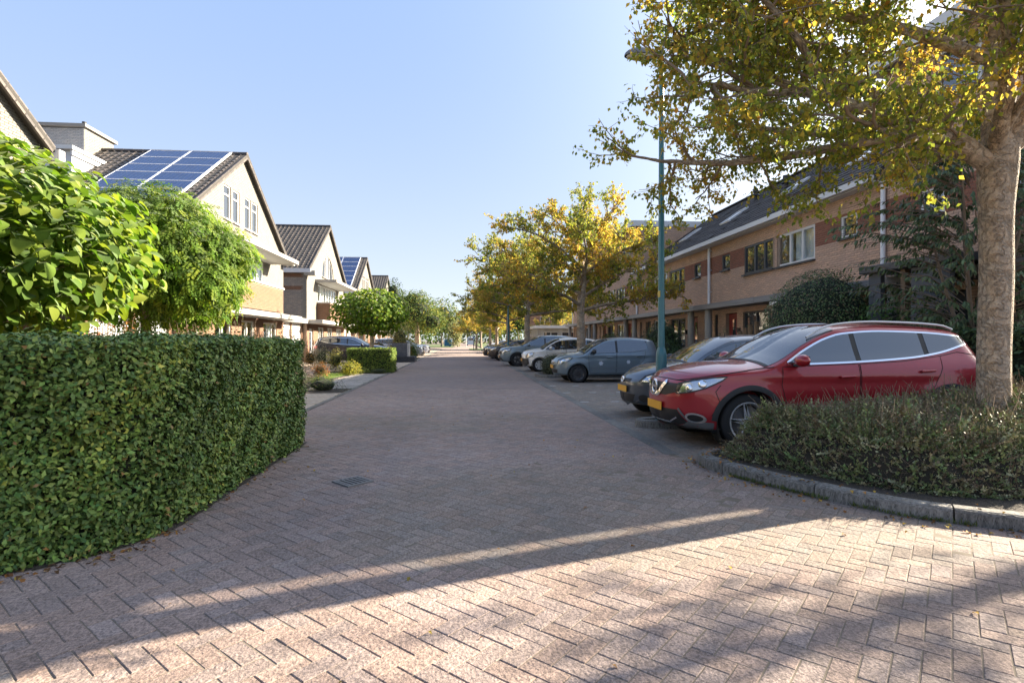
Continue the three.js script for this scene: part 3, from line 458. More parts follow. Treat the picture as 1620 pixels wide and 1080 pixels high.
    tiles(h, V3(X0 - 0.02, Y0 + 0.02, zz[0]), V3(X0 - 0.02, Y0 + 0.02, zz[1]), up, L, flatTileGeo, SLATE, { sx: 0.32, sy: 0.31, stag: true });
    part('gutter', merge([bx(0.16, 0.16, len - 0.004, X0 - 0.08, Y0 - 0.04, zc), bx(0.3, 0.05, len - 0.004, -0.17, Y0 - 0.115, zc)]), whiteM, h);
    copies('ridge_tile', bx(0.3, 0.05, 0.40, 0, 0, 0), tileM, [...Array(12)].map((_, i) => ({ p: V3(X1, Y1 + 0.09, zz[0] + 0.2 + i * 0.4), q: Q0, c: SLATE[i % 3] })), rf);
    const onRoof = t => V3(lerp(X0, X1, t), lerp(Y0, Y1, t), 0), nr = V3(-up.y, up.x, 0);
    if (o.sky) for (const [s, t] of o.sky) { const p = onRoof(t).addScaledVector(nr, 0.09), w = part('skylight', merge([bx(0.07, 1.1, 0.08, -0.4), bx(0.07, 1.1, 0.08, 0.4), bx(0.86, 0.07, 0.08, 0, 0.52), bx(0.86, 0.07, 0.08, 0, -0.52)]), whiteM, h); w.position.set(p.x, p.y, dir * s); w.quaternion.setFromRotationMatrix(_m.makeBasis(V3(0, 0, 1), up, V3(0, 0, 1).cross(up))); part('pane', bx(0.74, 0.98, 0.015, 0, 0, 0.01), glassM, w); }
    if (o.vents) for (const [s, t, hh] of o.vents) { const p = onRoof(t), v = part('roof_vent', merge([new THREE.CylinderGeometry(0.085, 0.085, hh, 12).translate(p.x, p.y + hh / 2, dir * s), new THREE.CylinderGeometry(0.13, 0.13, 0.16, 12).translate(p.x, p.y + hh, dir * s), new THREE.CylinderGeometry(0.15, 0.19, 0.06, 12).translate(p.x, p.y + hh - 0.2, dir * s)]), blackM, h); }
  }
  return h;
}
terrace(-12.7, 1, 'tall three-storey end house of tan brick behind the big autumn tree', { len: 4.5, depth: 4.0, tall: 7.9, over: 0.1, fm: whiteM, dm: darkTrim, pipe: true, pipeTop: 5.2, flue: true });
terrace(-12.7, -1, 'tan brick terraced house with white-framed windows above the clipped round shrub', { fm: whiteM, blind: true, sky: [[3.2, 0.5]], vents: [[4.4, 0.78, 0.6]], solo: 300 });
terrace(-22.3, 1, 'tan brick terraced house with dark window frames and a red front door', { fm: darkTrim, pipe: true, sky: [[2.4, 0.5]], vents: [[1.0, 0.62, 0.5], [3.6, 0.7, 0.7]] });
terrace(-22.3, -1, 'tan brick terraced house left of the second white downpipe from the near end', { fm: darkTrim, cm: offwhiteM, vents: [[2.2, 0.72, 0.5]], sky: [[1.6, 0.45]] });
terrace(-31.9, 1, 'last two-storey terraced house before the taller flat-roofed block', { fm: whiteM, cm: offwhiteM, pipe: true, fg: whiteM, dm: darkTrim, sky: [[2.6, 0.5]] });
terrace(-31.9, -1, 'first house of the taller flat-roofed block, its gable showing above the terrace roof', { tall: 8.2, cm: offwhiteM, fg: whiteM, gable: 'far' });
terrace(-41.5, 1, 'second house of the taller flat-roofed block behind the golden tree', { tall: 8.2, cm: offwhiteM, pipe: true, fm: whiteM });
terrace(-41.5, -1, 'third house of the taller flat-roofed block, behind the golden tree trunk', { tall: 8.2, cm: offwhiteM, fg: whiteM });
terrace(-51.1, 1, 'last house of the taller flat-roofed block, next to the low white building', { tall: 8.2, cm: offwhiteM, pipe: true });
// ---------------------------------------------------------------- cars
function curve(pts) { // monotone cubic through [a, b] pairs
  const n = pts.length, d = [], m = []; for (let i = 0; i < n - 1; i++) d.push((pts[i + 1][1] - pts[i][1]) / (pts[i + 1][0] - pts[i][0]));
  for (let i = 0; i < n; i++) m.push(i === 0 ? d[0] : i === n - 1 ? d[n - 2] : d[i - 1] * d[i] <= 0 ? 0 : 2 * d[i - 1] * d[i] / (d[i - 1] + d[i]));
  return x => { if (x <= pts[0][0]) return pts[0][1]; if (x >= pts[n - 1][0]) return pts[n - 1][1]; let i = 0; while (x > pts[i + 1][0]) i++; const h = pts[i + 1][0] - pts[i][0], t = (x - pts[i][0]) / h, t2 = t * t, t3 = t2 * t; return (2 * t3 - 3 * t2 + 1) * pts[i][1] + (t3 - 2 * t2 + t) * h * m[i] + (-2 * t3 + 3 * t2) * pts[i + 1][1] + (t3 - t2) * h * m[i + 1]; };
}
const sup = (q, n) => q <= 0 ? 0 : q >= 1 ? 1 : Math.pow(1 - Math.pow(1 - q, n), 1 / n);
const tyreM = mat([0.018, 0.018, 0.019], 0.85), alloyM = mat([0.66, 0.67, 0.69], 0.3, { metalness: 0.45 }), alloyDark = mat([0.03, 0.03, 0.033], 0.35, { metalness: 0.4 }), chromeM = mat([0.80, 0.81, 0.83], 0.12, { metalness: 1 }), plasticM = mat([0.028, 0.029, 0.031], 0.6), plasticGrey = mat([0.11, 0.112, 0.115], 0.5), seamM = mat([0.008, 0.008, 0.008], 0.8), wellM = mat([0.012, 0.012, 0.012], 1), meshM = mat([0.012, 0.012, 0.013], 0.5), plateM = mat([0.75, 0.36, 0.02], 0.5), lampRedM = mat([0.35, 0.012, 0.012], 0.12, { clearcoat: 1 }), lampAmb = mat([0.6, 0.2, 0.02], 0.2, { clearcoat: 1 });
const carGlass = mat([0.022, 0.030, 0.038], 0.012, { ior: 2.33 }), lensM = mat([0.86, 0.88, 0.90], 0.04, { transmission: 1, thickness: 0, ior: 1.5 }), bowlM = mat([0.60, 0.61, 0.63], 0.18, { metalness: 0.9 }), discM = mat([0.22, 0.22, 0.23], 0.4, { metalness: 0.8 });
const paint = (c, o = {}) => mat(c, 0.38, { metalness: 0.25, clearcoat: 1, clearcoatRoughness: 0.025, ...o });
function makeCar(name, label, S, pos, turn, group) {
  const car = thing(name, label, 'car', pos, turn, group); car.scale.setScalar(S.scale || 1.03);
  const cx = S.L / 2, top = curve(S.top), xn = curve(S.nose), xr = curve(S.rear), side = curve(S.side), bot = curve(S.bot || [[0, 0.24], [0.5, 0.19], [S.L - 0.5, 0.21], [S.L, 0.3]]);
  const ar = S.ar || 0.45, an = S.an || 0.7, rt = x => lerp(S.rh || 0.13, S.rr || 0.1, sstep(S.cowl - 0.2, S.cowl + 0.6, x));
  const axF = S.axF, axR = S.axF + S.wb, rW = S.wr, rA = S.wa || rW + 0.055;
  const W = (x, y) => {
    const base = sup((x - xn(y)) / an, S.nn || 2.5) * sup((xr(y) - x) / ar, 2.4) * sup((top(x) - y) / rt(x), 2.2) * sup((y - bot(x)) / 0.07, 2);
    if (base <= 0) return 0; let w = S.hw * side(y);
    for (const a of [axF, axR]) { const r = Math.hypot(x - a, y - rW); w += (S.flare ?? 0.016) * Math.exp(-Math.pow((r - rA - 0.03) / 0.09, 2)) * sstep(1.0, 0.8, y); }
    return w * base;
  };
  const grad = (x, y) => { const e = 0.004, w = W(x, y); let a = W(x + e, y), b = W(x - e, y), c = W(x, y + e), d = W(x, y - e); return [(a - b) / (2 * e), (c - d) / (2 * e), w]; };
  const y0 = S.nose[0][0], y1 = S.nose[S.nose.length - 1][0], r0 = S.rear[0][0], r1 = S.rear[S.rear.length - 1][0];
  const NB = [xn(y0), y0], NT = [xn(y1), y1], TB = [xr(r0), r0], TT = [xr(r1), r1];
  const Bf = u => { const x = lerp(NB[0], TB[0], u); return [x, u <= 0 ? y0 : u >= 1 ? r0 : bot(x)]; }, Tf = u => { const x = lerp(NT[0], TT[0], u); return [x, top(x)]; }, Lf = v => { const y = lerp(y0, y1, v); return [xn(y), y]; }, Rf = v => { const y = lerp(r0, r1, v); return [xr(y), y]; };
  const coons = (u, v) => [0, 1].map(k => (1 - v) * Bf(u)[k] + v * Tf(u)[k] + (1 - u) * Lf(v)[k] + u * Rf(v)[k] - ((1 - u) * (1 - v) * NB[k] + u * (1 - v) * TB[k] + (1 - u) * v * NT[k] + u * v * TT[k]));
  { const nu = S.nu || 120, nv = S.nv || 44, P = [], I = [], id = [[], []], cs = t => (1 - Math.cos(PI * t)) / 2, mixc = t => lerp(t, cs(t), 0.8);
    for (let s = 0; s < 2; s++) for (let i = 0; i <= nu; i++) { id[s][i] = []; for (let j = 0; j <= nv; j++) { const edge = i === 0 || j === 0 || i === nu || j === nv; if (s && edge) { id[s][i][j] = id[0][i][j]; continue; } const [x, y] = coons(mixc(i / nu), mixc(j / nv)); id[s][i][j] = P.length / 3; P.push(x, y, edge ? 0 : (s ? -1 : 1) * W(x, y)); } }
    for (let s = 0; s < 2; s++) for (let i = 0; i < nu; i++) for (let j = 0; j < nv; j++) { const a = id[s][i][j], b = id[s][i + 1][j], c = id[s][i + 1][j + 1], d = id[s][i][j + 1]; if (s) I.push(a, c, b, a, d, c); else I.push(a, b, c, a, c, d); }
    let g = new THREE.BufferGeometry(); g.setAttribute('position', new THREE.Float32BufferAttribute(P, 3)); g.setIndex(I); g.computeVertexNormals(); g.setAttribute('uv', new THREE.Float32BufferAttribute(new Float32Array(P.length / 3 * 2), 2));
    let br = new Brush(g); br.updateMatrixWorld(); const ev = new Evaluator(); ev.useGroups = false; ev.attributes = ['position', 'normal', 'uv'];
    for (const a of [axF, axR]) for (const s of [-1, 1]) { const c = new Brush(new THREE.CylinderGeometry(rA, rA, 0.5, 48).rotateX(PI / 2).translate(a, rW, s * (S.hw - 0.05))); c.updateMatrixWorld(); br = ev.evaluate(br, c, SUBTRACTION); br.updateMatrixWorld(); }
    part('body', br.geometry.translate(-cx, 0, 0), S.paint, car);
    wellM.side = THREE.DoubleSide;
    for (const a of [axF, axR]) for (const s of [-1, 1]) { const r = rA - 0.004; part('wheel_well', NI(new THREE.LatheGeometry([[r, 0.14], [r, -0.14], [0.001, -0.14]].map(p => V2(...p)), 32).rotateX(PI / 2)).rotateY(s > 0 ? 0 : PI).translate(a - cx, rW, s * (S.hw - 0.19)), wellM, car); }
    part('underbody', bx(S.L - 0.9, 0.06, S.hw * 1.7, 0, 0.24, 0), wellM, car);
  }
  // surface projections: 'S' side (x, y), 'T' top (x, z), 'F' front (z, y), 'B' back (z, y)
  const solve = (f, a, b, want) => { for (let k = 0; k < 30; k++) { const m = (a + b) / 2; if (f(m) < want) a = m; else b = m; } return (a + b) / 2; };
  const surf = (k, a, b, sd) => {
    let x, y, z, s = sd;
    if (k === 'S') { x = a; y = b; z = W(x, y) * sd; } else if (k === 'T') { x = a; z = b; y = solve(t => W(x, top(x) - t), 0, 0.5, Math.abs(z)); y = top(x) - y; s = Math.sign(z) || 1; }
    else { z = a; y = b; s = Math.sign(z) || 1; const r = solve(t => k === 'F' ? W(xn(y) + t, y) : W(xr(y) - t, y), 0, 1.2, Math.abs(z)); x = k === 'F' ? xn(y) + r : xr(y) - r; }
    const g = grad(x, y), n = V3(-g[0], -g[1], 1), az = Math.abs(z); n.z = s; if (az < 0.02) { if (k === 'T') n.set((top(x - 0.01) - top(x + 0.01)) / 0.02, 1, 0); else if (k === 'F') n.set(-1, (xn(y + 0.01) - xn(y - 0.01)) / 0.02, 0); else if (k === 'B') n.set(1, -(xr(y + 0.01) - xr(y - 0.01)) / 0.02, 0); }
    return [V3(x, y, z), n.normalize()];
  };
  const emit = (tris, k, off, sd) => { const P = [], N = [], map = new Map(), get = p => { const key = p[0].toFixed(5) + ',' + p[1].toFixed(5); let q = map.get(key); if (!q) { q = surf(k, p[0], p[1], sd); q[0].addScaledVector(q[1], off); map.set(key, q); } return q; };
    for (const t of tris) { let A = get(t[0]), B = get(t[1]), C = get(t[2]); const n = B[0].clone().sub(A[0]).cross(C[0].clone().sub(A[0])); if (n.dot(A[1]) < 0) [B, C] = [C, B]; for (const q of [A, B, C]) { P.push(q[0].x - cx, q[0].y, q[0].z); N.push(q[1].x, q[1].y, q[1].z); } }
    const g = new THREE.BufferGeometry(); g.setAttribute('position', new THREE.Float32BufferAttribute(P, 3)); g.setAttribute('normal', new THREE.Float32BufferAttribute(N, 3)); g.setAttribute('uv', new THREE.Float32BufferAttribute(new Float32Array(P.length / 3 * 2), 2)); return g; };
  const patch = (k, poly, off, sd = 1, max = S.fine || 0.06) => {
    const sh = poly.map(p => V2(p[0], p[1])); let tr = THREE.ShapeUtils.triangulateShape(sh, []).map(t => t.map(i => poly[i]));
    for (let it = 0; it < 9; it++) { let ch = false; const out = []; const mid = (a, b) => [(a[0] + b[0]) / 2, (a[1] + b[1]) / 2], L = (a, b) => Math.hypot(a[0] - b[0], a[1] - b[1]) > max;
      for (const [a, b, c] of tr) { const e = [L(a, b), L(b, c), L(c, a)], n = e[0] + e[1] + e[2]; if (!n) { out.push([a, b, c]); continue; } ch = true; const m0 = mid(a, b), m1 = mid(b, c), m2 = mid(c, a);
        if (n === 3) out.push([a, m0, m2], [m0, b, m1], [m2, m1, c], [m0, m1, m2]);
        else if (n === 1) { if (e[0]) out.push([a, m0, c], [m0, b, c]); else if (e[1]) out.push([a, b, m1], [a, m1, c]); else out.push([a, b, m2], [m2, b, c]); }
        else if (!e[0]) out.push([a, b, m1], [a, m1, m2], [m2, m1, c]); else if (!e[1]) out.push([b, c, m2], [b, m2, m0], [m0, m2, a]); else out.push([c, a, m0], [c, m0, m1], [m1, m0, b]); }
      tr = out; if (!ch) break; }
    return emit(tr, k, off, sd);
  };
  const resample = (pts, closed, step) => { const o = [], n = pts.length; for (let i = 0; i < (closed ? n : n - 1); i++) { const a = pts[i], b = pts[(i + 1) % n], m = Math.max(1, Math.ceil(Math.hypot(a[0] - b[0], a[1] - b[1]) / step)); for (let k = 0; k < m; k++) o.push([lerp(a[0], b[0], k / m), lerp(a[1], b[1], k / m)]); } if (!closed) o.push(pts[n - 1]); return o; };
  const ribbon = (k, pts, hw, off, sd = 1, closed = false) => { const p = resample(pts, closed, 0.05), n = p.length, nr = p.map((q, i) => { const a = p[closed ? (i + n - 1) % n : Math.max(0, i - 1)], b = p[closed ? (i + 1) % n : Math.min(n - 1, i + 1)], l = Math.hypot(b[0] - a[0], b[1] - a[1]) || 1; return [-(b[1] - a[1]) / l, (b[0] - a[0]) / l]; }), tr = [];
    for (let i = 0; i < (closed ? n : n - 1); i++) { const j = (i + 1) % n, e = (q, m, s) => [q[0] + m[0] * hw * s, q[1] + m[1] * hw * s]; const A = e(p[i], nr[i], -1), B = e(p[j], nr[j], -1), C = e(p[j], nr[j], 1), D = e(p[i], nr[i], 1); tr.push([A, B, C], [A, C, D]); } return emit(tr, k, off, sd); };
  const arcPts = (x, y, r, a0, a1, n = 24) => [...Array(n + 1)].map((_, i) => { const a = lerp(a0, a1, i / n) * PI / 180; return [x + r * Math.cos(a), y + r * Math.sin(a)]; });
  const both = (nm, f, m) => { for (const s of [1, -1]) part(nm, f(s), m, car); };
  // windscreen and side glass worked out from the body
  const ws = []; const XA = S.cowl, XB = S.roofF; for (let i = 0; i <= 12; i++) { const x = lerp(XA, XB, i / 12); ws.push([x, W(x, top(x) - 0.075) * 0.985]); } for (let i = 12; i >= 0; i--) { const x = lerp(XA, XB, i / 12); ws.push([x, -W(x, top(x) - 0.075) * 0.985]); }
  part('windscreen', patch('T', ws, 0.004, 1, 0.09), carGlass, car);
  part('windscreen_surround', merge([ribbon('T', [ws[0], ws[ws.length - 1]], 0.025, 0.006)]), plasticM, car);
  const belt = curve(S.belt), dTop = S.dTop || 0.115, upper = x => Math.min(top(x) - dTop, S.glassTop ? S.glassTop(x) : 9);
  let xs = S.belt[0][0]; while (upper(xs) - belt(xs) < 0.03) xs += 0.01; const xe = S.glassEnd; const splits = [xs, ...S.pillars, xe];
  for (let s = 0; s + 1 < splits.length; s++) { const a = splits[s] + (s ? 0.035 : 0), b = splits[s + 1] - (s + 2 < splits.length ? 0.035 : 0), poly = []; const n = 14; for (let i = 0; i <= n; i++) { const x = lerp(a, b, i / n); poly.push([x, belt(x)]); } for (let i = n; i >= 0; i--) { const x = lerp(a, b, i / n), u = Math.max(belt(x) + 0.004, upper(x)); poly.push([x, u]); }
    for (const sd of [1, -1]) part('side_window', patch('S', poly, 0.005, sd, 0.08), carGlass, car); }
  const dlo = [...[...Array(25)].map((_, i) => { const x = lerp(xs, xe, i / 24); return [x, belt(x)]; }), ...[...Array(25)].map((_, i) => { const x = lerp(xe, xs, i / 24); return [x, Math.max(belt(x), upper(x))]; })];
  both('window_pillar', s => patch('S', dlo, 0.0025, s, 0.1), plasticM);
  if (S.chrome) both('window_trim', s => ribbon('S', dlo, 0.011, 0.009, s, true), chromeM);
  if (S.rearGlass) part('rear_window', patch('B', S.rearGlass, 0.005, 1, 0.1), carGlass, car);
  // doors: raised skins with dark gaps, and handles
  for (const d of S.doors) for (const s of [1, -1]) { const dr = part('door', patch('S', d.poly, 0.003, s, 0.06), S.paint, car); part('door_gap', ribbon('S', d.poly, 0.004, 0.0045, s, true), seamM, dr);
    if (d.handle) { const [p, n] = surf('S', d.handle[0], d.handle[1], s); const h = part('handle', rbx(0.19, 0.032, 0.035, 0.012).rotateZ(0.05).translate(p.x - cx + n.x * 0.02, p.y, p.z + s * 0.028), S.handleM || S.paint, dr); } }
  for (const [k, pts] of S.seams || []) for (const s of k === 'S' ? [1, -1] : [1]) part('panel_gap', ribbon(k, pts, 0.004, 0.003, s), seamM, car);
  // lamps
  for (const s of [1, -1]) { const hl = part('headlight', patch('S', S.head, 0.003, s, 0.03), bowlM, car); part('lens', patch('S', S.head, 0.012, s, 0.05), lensM, hl); part('lamp_surround', ribbon('S', S.head, 0.007, 0.0125, s, true), plasticM, hl);
    for (const [x, y, r] of S.bulbs || []) { const [p, n] = surf('S', x, y, s); const g = new THREE.SphereGeometry(r, 16, 10); g.scale(1, 1, 0.35); g.applyQuaternion(new THREE.Quaternion().setFromUnitVectors(V3(0, 0, 1), n)); part('lamp', NI(g).translate(p.x - cx, p.y, p.z), chromeM, hl); }
    if (S.tail) part('tail_light', patch('S', S.tail, 0.008, s, 0.05), lampRedM, car); }
  // nose
  for (const [poly, m, nm, off] of S.front || []) part(nm, patch('F', poly, off || 0.004, 1, 0.06), m, car);
  for (const [pts, hw, m, nm, closed, off] of S.frontLines || []) part(nm, ribbon('F', pts, hw, off || 0.012, 1, closed), m, car);
  for (const [pts, hw, m, nm, closed] of S.sideLines || []) both(nm, s => ribbon('S', pts, hw, 0.008, s, closed), m);
  for (const [poly, m, nm, off] of S.sides || []) both(nm, s => patch('S', poly, off || 0.005, s, 0.06), m);
  if (S.plate) { const [p, n] = surf('F', 0, S.plate, 1); part('number_plate', rbx(0.012, 0.11, 0.52, 0.004).translate(p.x - cx - 0.014, p.y, 0), plateM, car); }
  if (S.emblem) { const [ey, er, kind] = S.emblem, [p] = surf('F', 0, ey, 1), gs = [NI(new THREE.TorusGeometry(er, er * 0.17, 8, 28).rotateY(PI / 2))]; if (kind === 'bar') gs.push(bx(0.02, er * 0.42, er * 2.3)); if (kind === 'ovals') { const a = NI(new THREE.TorusGeometry(er * 0.55, er * 0.14, 6, 20).rotateY(PI / 2)); a.scale(1, 1, 0.6); gs[0].scale(1, 0.72, 1); gs.push(a, NI(new THREE.TorusGeometry(er * 0.6, er * 0.12, 6, 20).rotateY(PI / 2)).scale(1, 0.35, 1).translate(0, er * 0.3, 0)); } part('emblem', merge(gs).translate(p.x - cx - 0.018, p.y, 0), chromeM, car); }
  // wheels
  for (const a of [axF, axR]) for (const s of [1, -1]) {
    const w = new THREE.Group(); w.name = 'wheel'; car.add(w); const zo = S.hw * side(rW) + 0.004; w.position.set(a - cx, rW, s * zo); w.rotation.y = s > 0 ? 0 : PI; const tw = S.tw || 0.205, ri = S.rim;
    const prof = [[ri, -tw + 0.012], [ri + 0.03, -tw], [rW - 0.03, -tw + 0.004], [rW - 0.006, -tw + 0.03], [rW, -tw + 0.06], [rW, -0.06], [rW - 0.006, -0.028], [rW - 0.03, -0.003], [ri + 0.03, 0], [ri, -0.012]].map(p => V2(...p));
    const ty = NI(new THREE.LatheGeometry(prof, 48).rotateX(PI / 2)); part('tyre', ty, tyreM, w);
    const gs = [NI(new THREE.LatheGeometry([[ri - 0.03, -0.15], [ri - 0.022, -0.02], [ri + 0.002, -0.006], [ri + 0.004, -0.016]].map(p => V2(...p)), 48).rotateX(PI / 2)), NI(new THREE.CylinderGeometry(0.032, 0.05, 0.03, 20).rotateX(PI / 2).translate(0, 0, -0.035))];
    const ns = S.spokes || 5; for (let k = 0; k < ns; k++) for (const q of S.twin ? [-1, 1] : [0]) { const sp = new THREE.Shape(); const r0_ = 0.03, r1_ = ri - 0.008, w0 = S.twin ? 0.017 : 0.032, w1 = S.twin ? 0.016 : 0.045; sp.moveTo(-w0, r0_); sp.lineTo(w0, r0_); sp.lineTo(w1 * 0.8, r1_); sp.lineTo(-w1 * 0.8, r1_); const g = NI(new THREE.ExtrudeGeometry(sp, { depth: 0.02, bevelEnabled: true, bevelSize: 0.004, bevelThickness: 0.006, bevelSegments: 1 })); if (q) { g.rotateZ(q * 0.11); g.translate(q * 0.022, 0, 0); } g.translate(0, 0, -0.042); g.rotateZ(k * 2 * PI / ns + 0.2); gs.push(g); }
    part('rim', merge(gs), S.rimM || alloyM, w); part('brake_disc', NI(new THREE.CylinderGeometry(ri * 0.78, ri * 0.78, 0.02, 28).rotateX(PI / 2)).translate(0, 0, -0.09), discM, w); part('wheel_back', NI(new THREE.CircleGeometry(ri - 0.004, 28)).translate(0, 0, -0.13), wellM, w);
  }
  // door mirrors
  for (const s of [1, -1]) { const [mx, my] = S.mirror, z = W(mx, my); const g = new THREE.SphereGeometry(1, 20, 14); g.scale(0.085, 0.075, 0.115); const p = g.attributes.position; for (let i = 0; i < p.count; i++) if (p.getX(i) > 0.03) p.setX(i, 0.03); g.computeVertexNormals(); const mr = part('mirror', NI(g).translate(mx - cx + 0.02, my + 0.075, s * (z + 0.135)), S.mirrorM || S.paint, car); part('mirror_foot', bx(0.07, 0.03, 0.14, mx - cx + 0.02, my + 0.012, s * (z + 0.045)), plasticM, mr); part('mirror_glass', bx(0.004, 0.1, 0.17, mx - cx + 0.053, my + 0.075, s * (z + 0.135)), carGlass, mr); }
  if (S.rails) for (const s of [1, -1]) { const pts = []; for (let i = 0; i <= 12; i++) { const x = lerp(S.rails[0], S.rails[1], i / 12), z = W(x, top(x) - 0.055); pts.push([x - cx, top(x) - 0.01 + (i === 0 || i === 12 ? -0.012 : 0.012), s * (z - 0.015)]); } part('roof_rail', NI(tube(pts, 0.016, 24, 6)), S.railM || alloyM, car); }
  if (S.aerial) { const x = S.aerial; part('aerial', cyl(0.009, 0.005, V3(x - cx, top(x) - 0.01, 0), V3(x - cx + 0.03, top(x) + 0.06, 0), 6), plasticM, car); }
  return car;
}
const Zero = S => S;
const suvSide = [[0.15, 0.93], [0.3, 0.955], [0.5, 0.985], [0.72, 1.0], [0.82, 0.995], [0.9, 1.0], [0.98, 0.985], [1.06, 0.955], [1.2, 0.88], [1.4, 0.785], [1.55, 0.715], [1.7, 0.66]];
const hatchSide = [[0.15, 0.93], [0.3, 0.96], [0.5, 0.99], [0.68, 1.0], [0.78, 0.995], [0.86, 1.0], [0.93, 0.975], [1.0, 0.945], [1.15, 0.875], [1.3, 0.80], [1.42, 0.745], [1.55, 0.69]];
const qSpec = {
  L: 4.38, hw: 0.90, axF: 0.88, wb: 2.646, wr: 0.345, wa: 0.40, rim: 0.245, tw: 0.215, cowl: 1.13, roofF: 2.12, scale: 1.035, rails: [1.75, 3.85], twin: true, spokes: 5, chrome: true,
  top: [[0.075, 0.88], [0.14, 0.935], [0.4, 1.0], [0.75, 1.055], [1.08, 1.085], [1.3, 1.165], [1.65, 1.36], [1.95, 1.495], [2.2, 1.56], [2.7, 1.592], [3.3, 1.575], [3.8, 1.525], [4.07, 1.47]],
  nose: [[0.2, 0.10], [0.32, 0.03], [0.45, 0.0], [0.62, 0.0], [0.74, 0.012], [0.82, 0.035], [0.88, 0.075]], rear: [[0.3, 4.26], [0.45, 4.37], [0.7, 4.38], [0.9, 4.36], [1.02, 4.33], [1.1, 4.27], [1.3, 4.17], [1.47, 4.07]],
  side: suvSide, an: 0.85, nn: 2.5, paint: paint([0.32, 0.008, 0.017], { metalness: 0.2 }),
  belt: [[1.25, 1.045], [2.2, 1.075], [3.0, 1.125], [3.45, 1.19], [3.85, 1.30]], pillars: [2.32, 3.27], glassEnd: 3.87, dTop: 0.125,
  doors: [{ poly: [[1.36, 0.36], [2.3, 0.36], [2.3, 1.055], [1.85, 1.04], [1.3, 1.02], [1.28, 0.8], [1.34, 0.55]], handle: [2.12, 0.90] }, { poly: [[2.32, 0.36], [3.0, 0.37], [3.12, 0.6], [3.3, 0.78], [3.42, 1.0], [3.44, 1.15], [2.9, 1.085], [2.32, 1.055]], handle: [3.2, 0.965] }],
  seams: [['S', [[0.12, 0.84], [0.5, 0.925], [0.9, 0.985], [1.2, 1.02]]], ['S', [[0.42, 0.42], [0.5, 0.6], [0.46, 0.72], [0.52, 0.80]]], ['S', [[3.44, 1.15], [3.7, 1.2], [4.1, 1.14], [4.3, 1.06]]], ['F', [[-0.62, 0.835], [-0.3, 0.85], [0, 0.855], [0.3, 0.85], [0.62, 0.835]]]],
  head: [[0.085, 0.705], [0.10, 0.675], [0.2, 0.70], [0.36, 0.76], [0.54, 0.855], [0.60, 0.905], [0.45, 0.89], [0.25, 0.85], [0.13, 0.80], [0.095, 0.76]], bulbs: [[0.2, 0.755, 0.05], [0.33, 0.81, 0.055]],
  tail: [[4.0, 0.99], [4.1, 1.07], [4.24, 1.05], [4.345, 0.98], [4.36, 0.90], [4.2, 0.93]],
  front: [[[[-0.55, 0.70], [-0.32, 0.64], [0.32, 0.64], [0.55, 0.70], [0.58, 0.80], [-0.58, 0.80]], meshM, 'grille'], [[[-0.62, 0.31], [-0.4, 0.25], [0.4, 0.25], [0.62, 0.31], [0.52, 0.47], [-0.52, 0.47]], meshM, 'intake'], [[[-0.8, 0.235], [0.8, 0.235], [0.78, 0.30], [0.55, 0.245], [-0.55, 0.245], [-0.78, 0.30]], plasticGrey, 'bumper_lip', 0.006], [arcPtsG(0.70, 0.385, 0.07, 0.048), meshM, 'fog_lamp', 0.006], [arcPtsG(-0.70, 0.385, 0.07, 0.048), meshM, 'fog_lamp', 0.006]],
  frontLines: [[[[-0.30, 0.815], [-0.15, 0.655], [-0.1, 0.64], [0.1, 0.64], [0.15, 0.655], [0.30, 0.815]], 0.03, chromeM, 'grille_trim', false, 0.016], [[[-0.5, 0.37], [-0.36, 0.30], [0.36, 0.30], [0.5, 0.37]], 0.009, chromeM, 'intake_trim', false], [[[-0.54, 0.49], [-0.66, 0.31], [-0.5, 0.23], [0.5, 0.23], [0.66, 0.31], [0.54, 0.49]], 0.014, plasticGrey, 'intake_surround', false], [arcPtsG(0.70, 0.385, 0.075, 0.052), 0.011, chromeM, 'fog_lamp_ring', true, 0.014], [arcPtsG(-0.70, 0.385, 0.075, 0.052), 0.011, chromeM, 'fog_lamp_ring', true, 0.014]],
  sideLines: [[arcP(0.88, 0.345, 0.427, 178, -2), 0.032, plasticM, 'wheel_arch_trim'], [arcP(3.526, 0.345, 0.427, 182, 2), 0.032, plasticM, 'wheel_arch_trim'], [[[1.3, 0.30], [3.1, 0.31]], 0.05, plasticM, 'sill_cladding'], [[[1.35, 0.47], [3.05, 0.50]], 0.012, chromeM === 0 ? chromeM : plasticM, 'door_strip']],
  sides: [[[[0.16, 0.26], [0.46, 0.25], [0.455, 0.335], [0.3, 0.34], [0.2, 0.33]], plasticGrey, 'bumper_corner'], [[[3.93, 0.36], [4.3, 0.4], [4.3, 0.55], [3.97, 0.5]], plasticM, 'rear_bumper_corner']],
  plate: 0.485, emblem: [0.735, 0.085, 'bar'], mirror: [1.46, 1.03],
};
function arcPtsG(z, y, a, b) { return [...Array(24)].map((_, i) => [z + a * Math.cos(i * PI / 12), y + b * Math.sin(i * PI / 12)]); }
function arcP(x, y, r, a0, a1, n = 28) { return [...Array(n + 1)].map((_, i) => { const a = lerp(a0, a1, i / n) * PI / 180; return [x + r * Math.cos(a), y + r * Math.sin(a)]; }); }
makeCar('parked_car', 'dark red crossover with roof rails parked nose-out behind the low bush', qSpec, [2.72 + 2.19 * 1.035, 0.0, -7.66], 0, 'cars parked nose-out on the right');
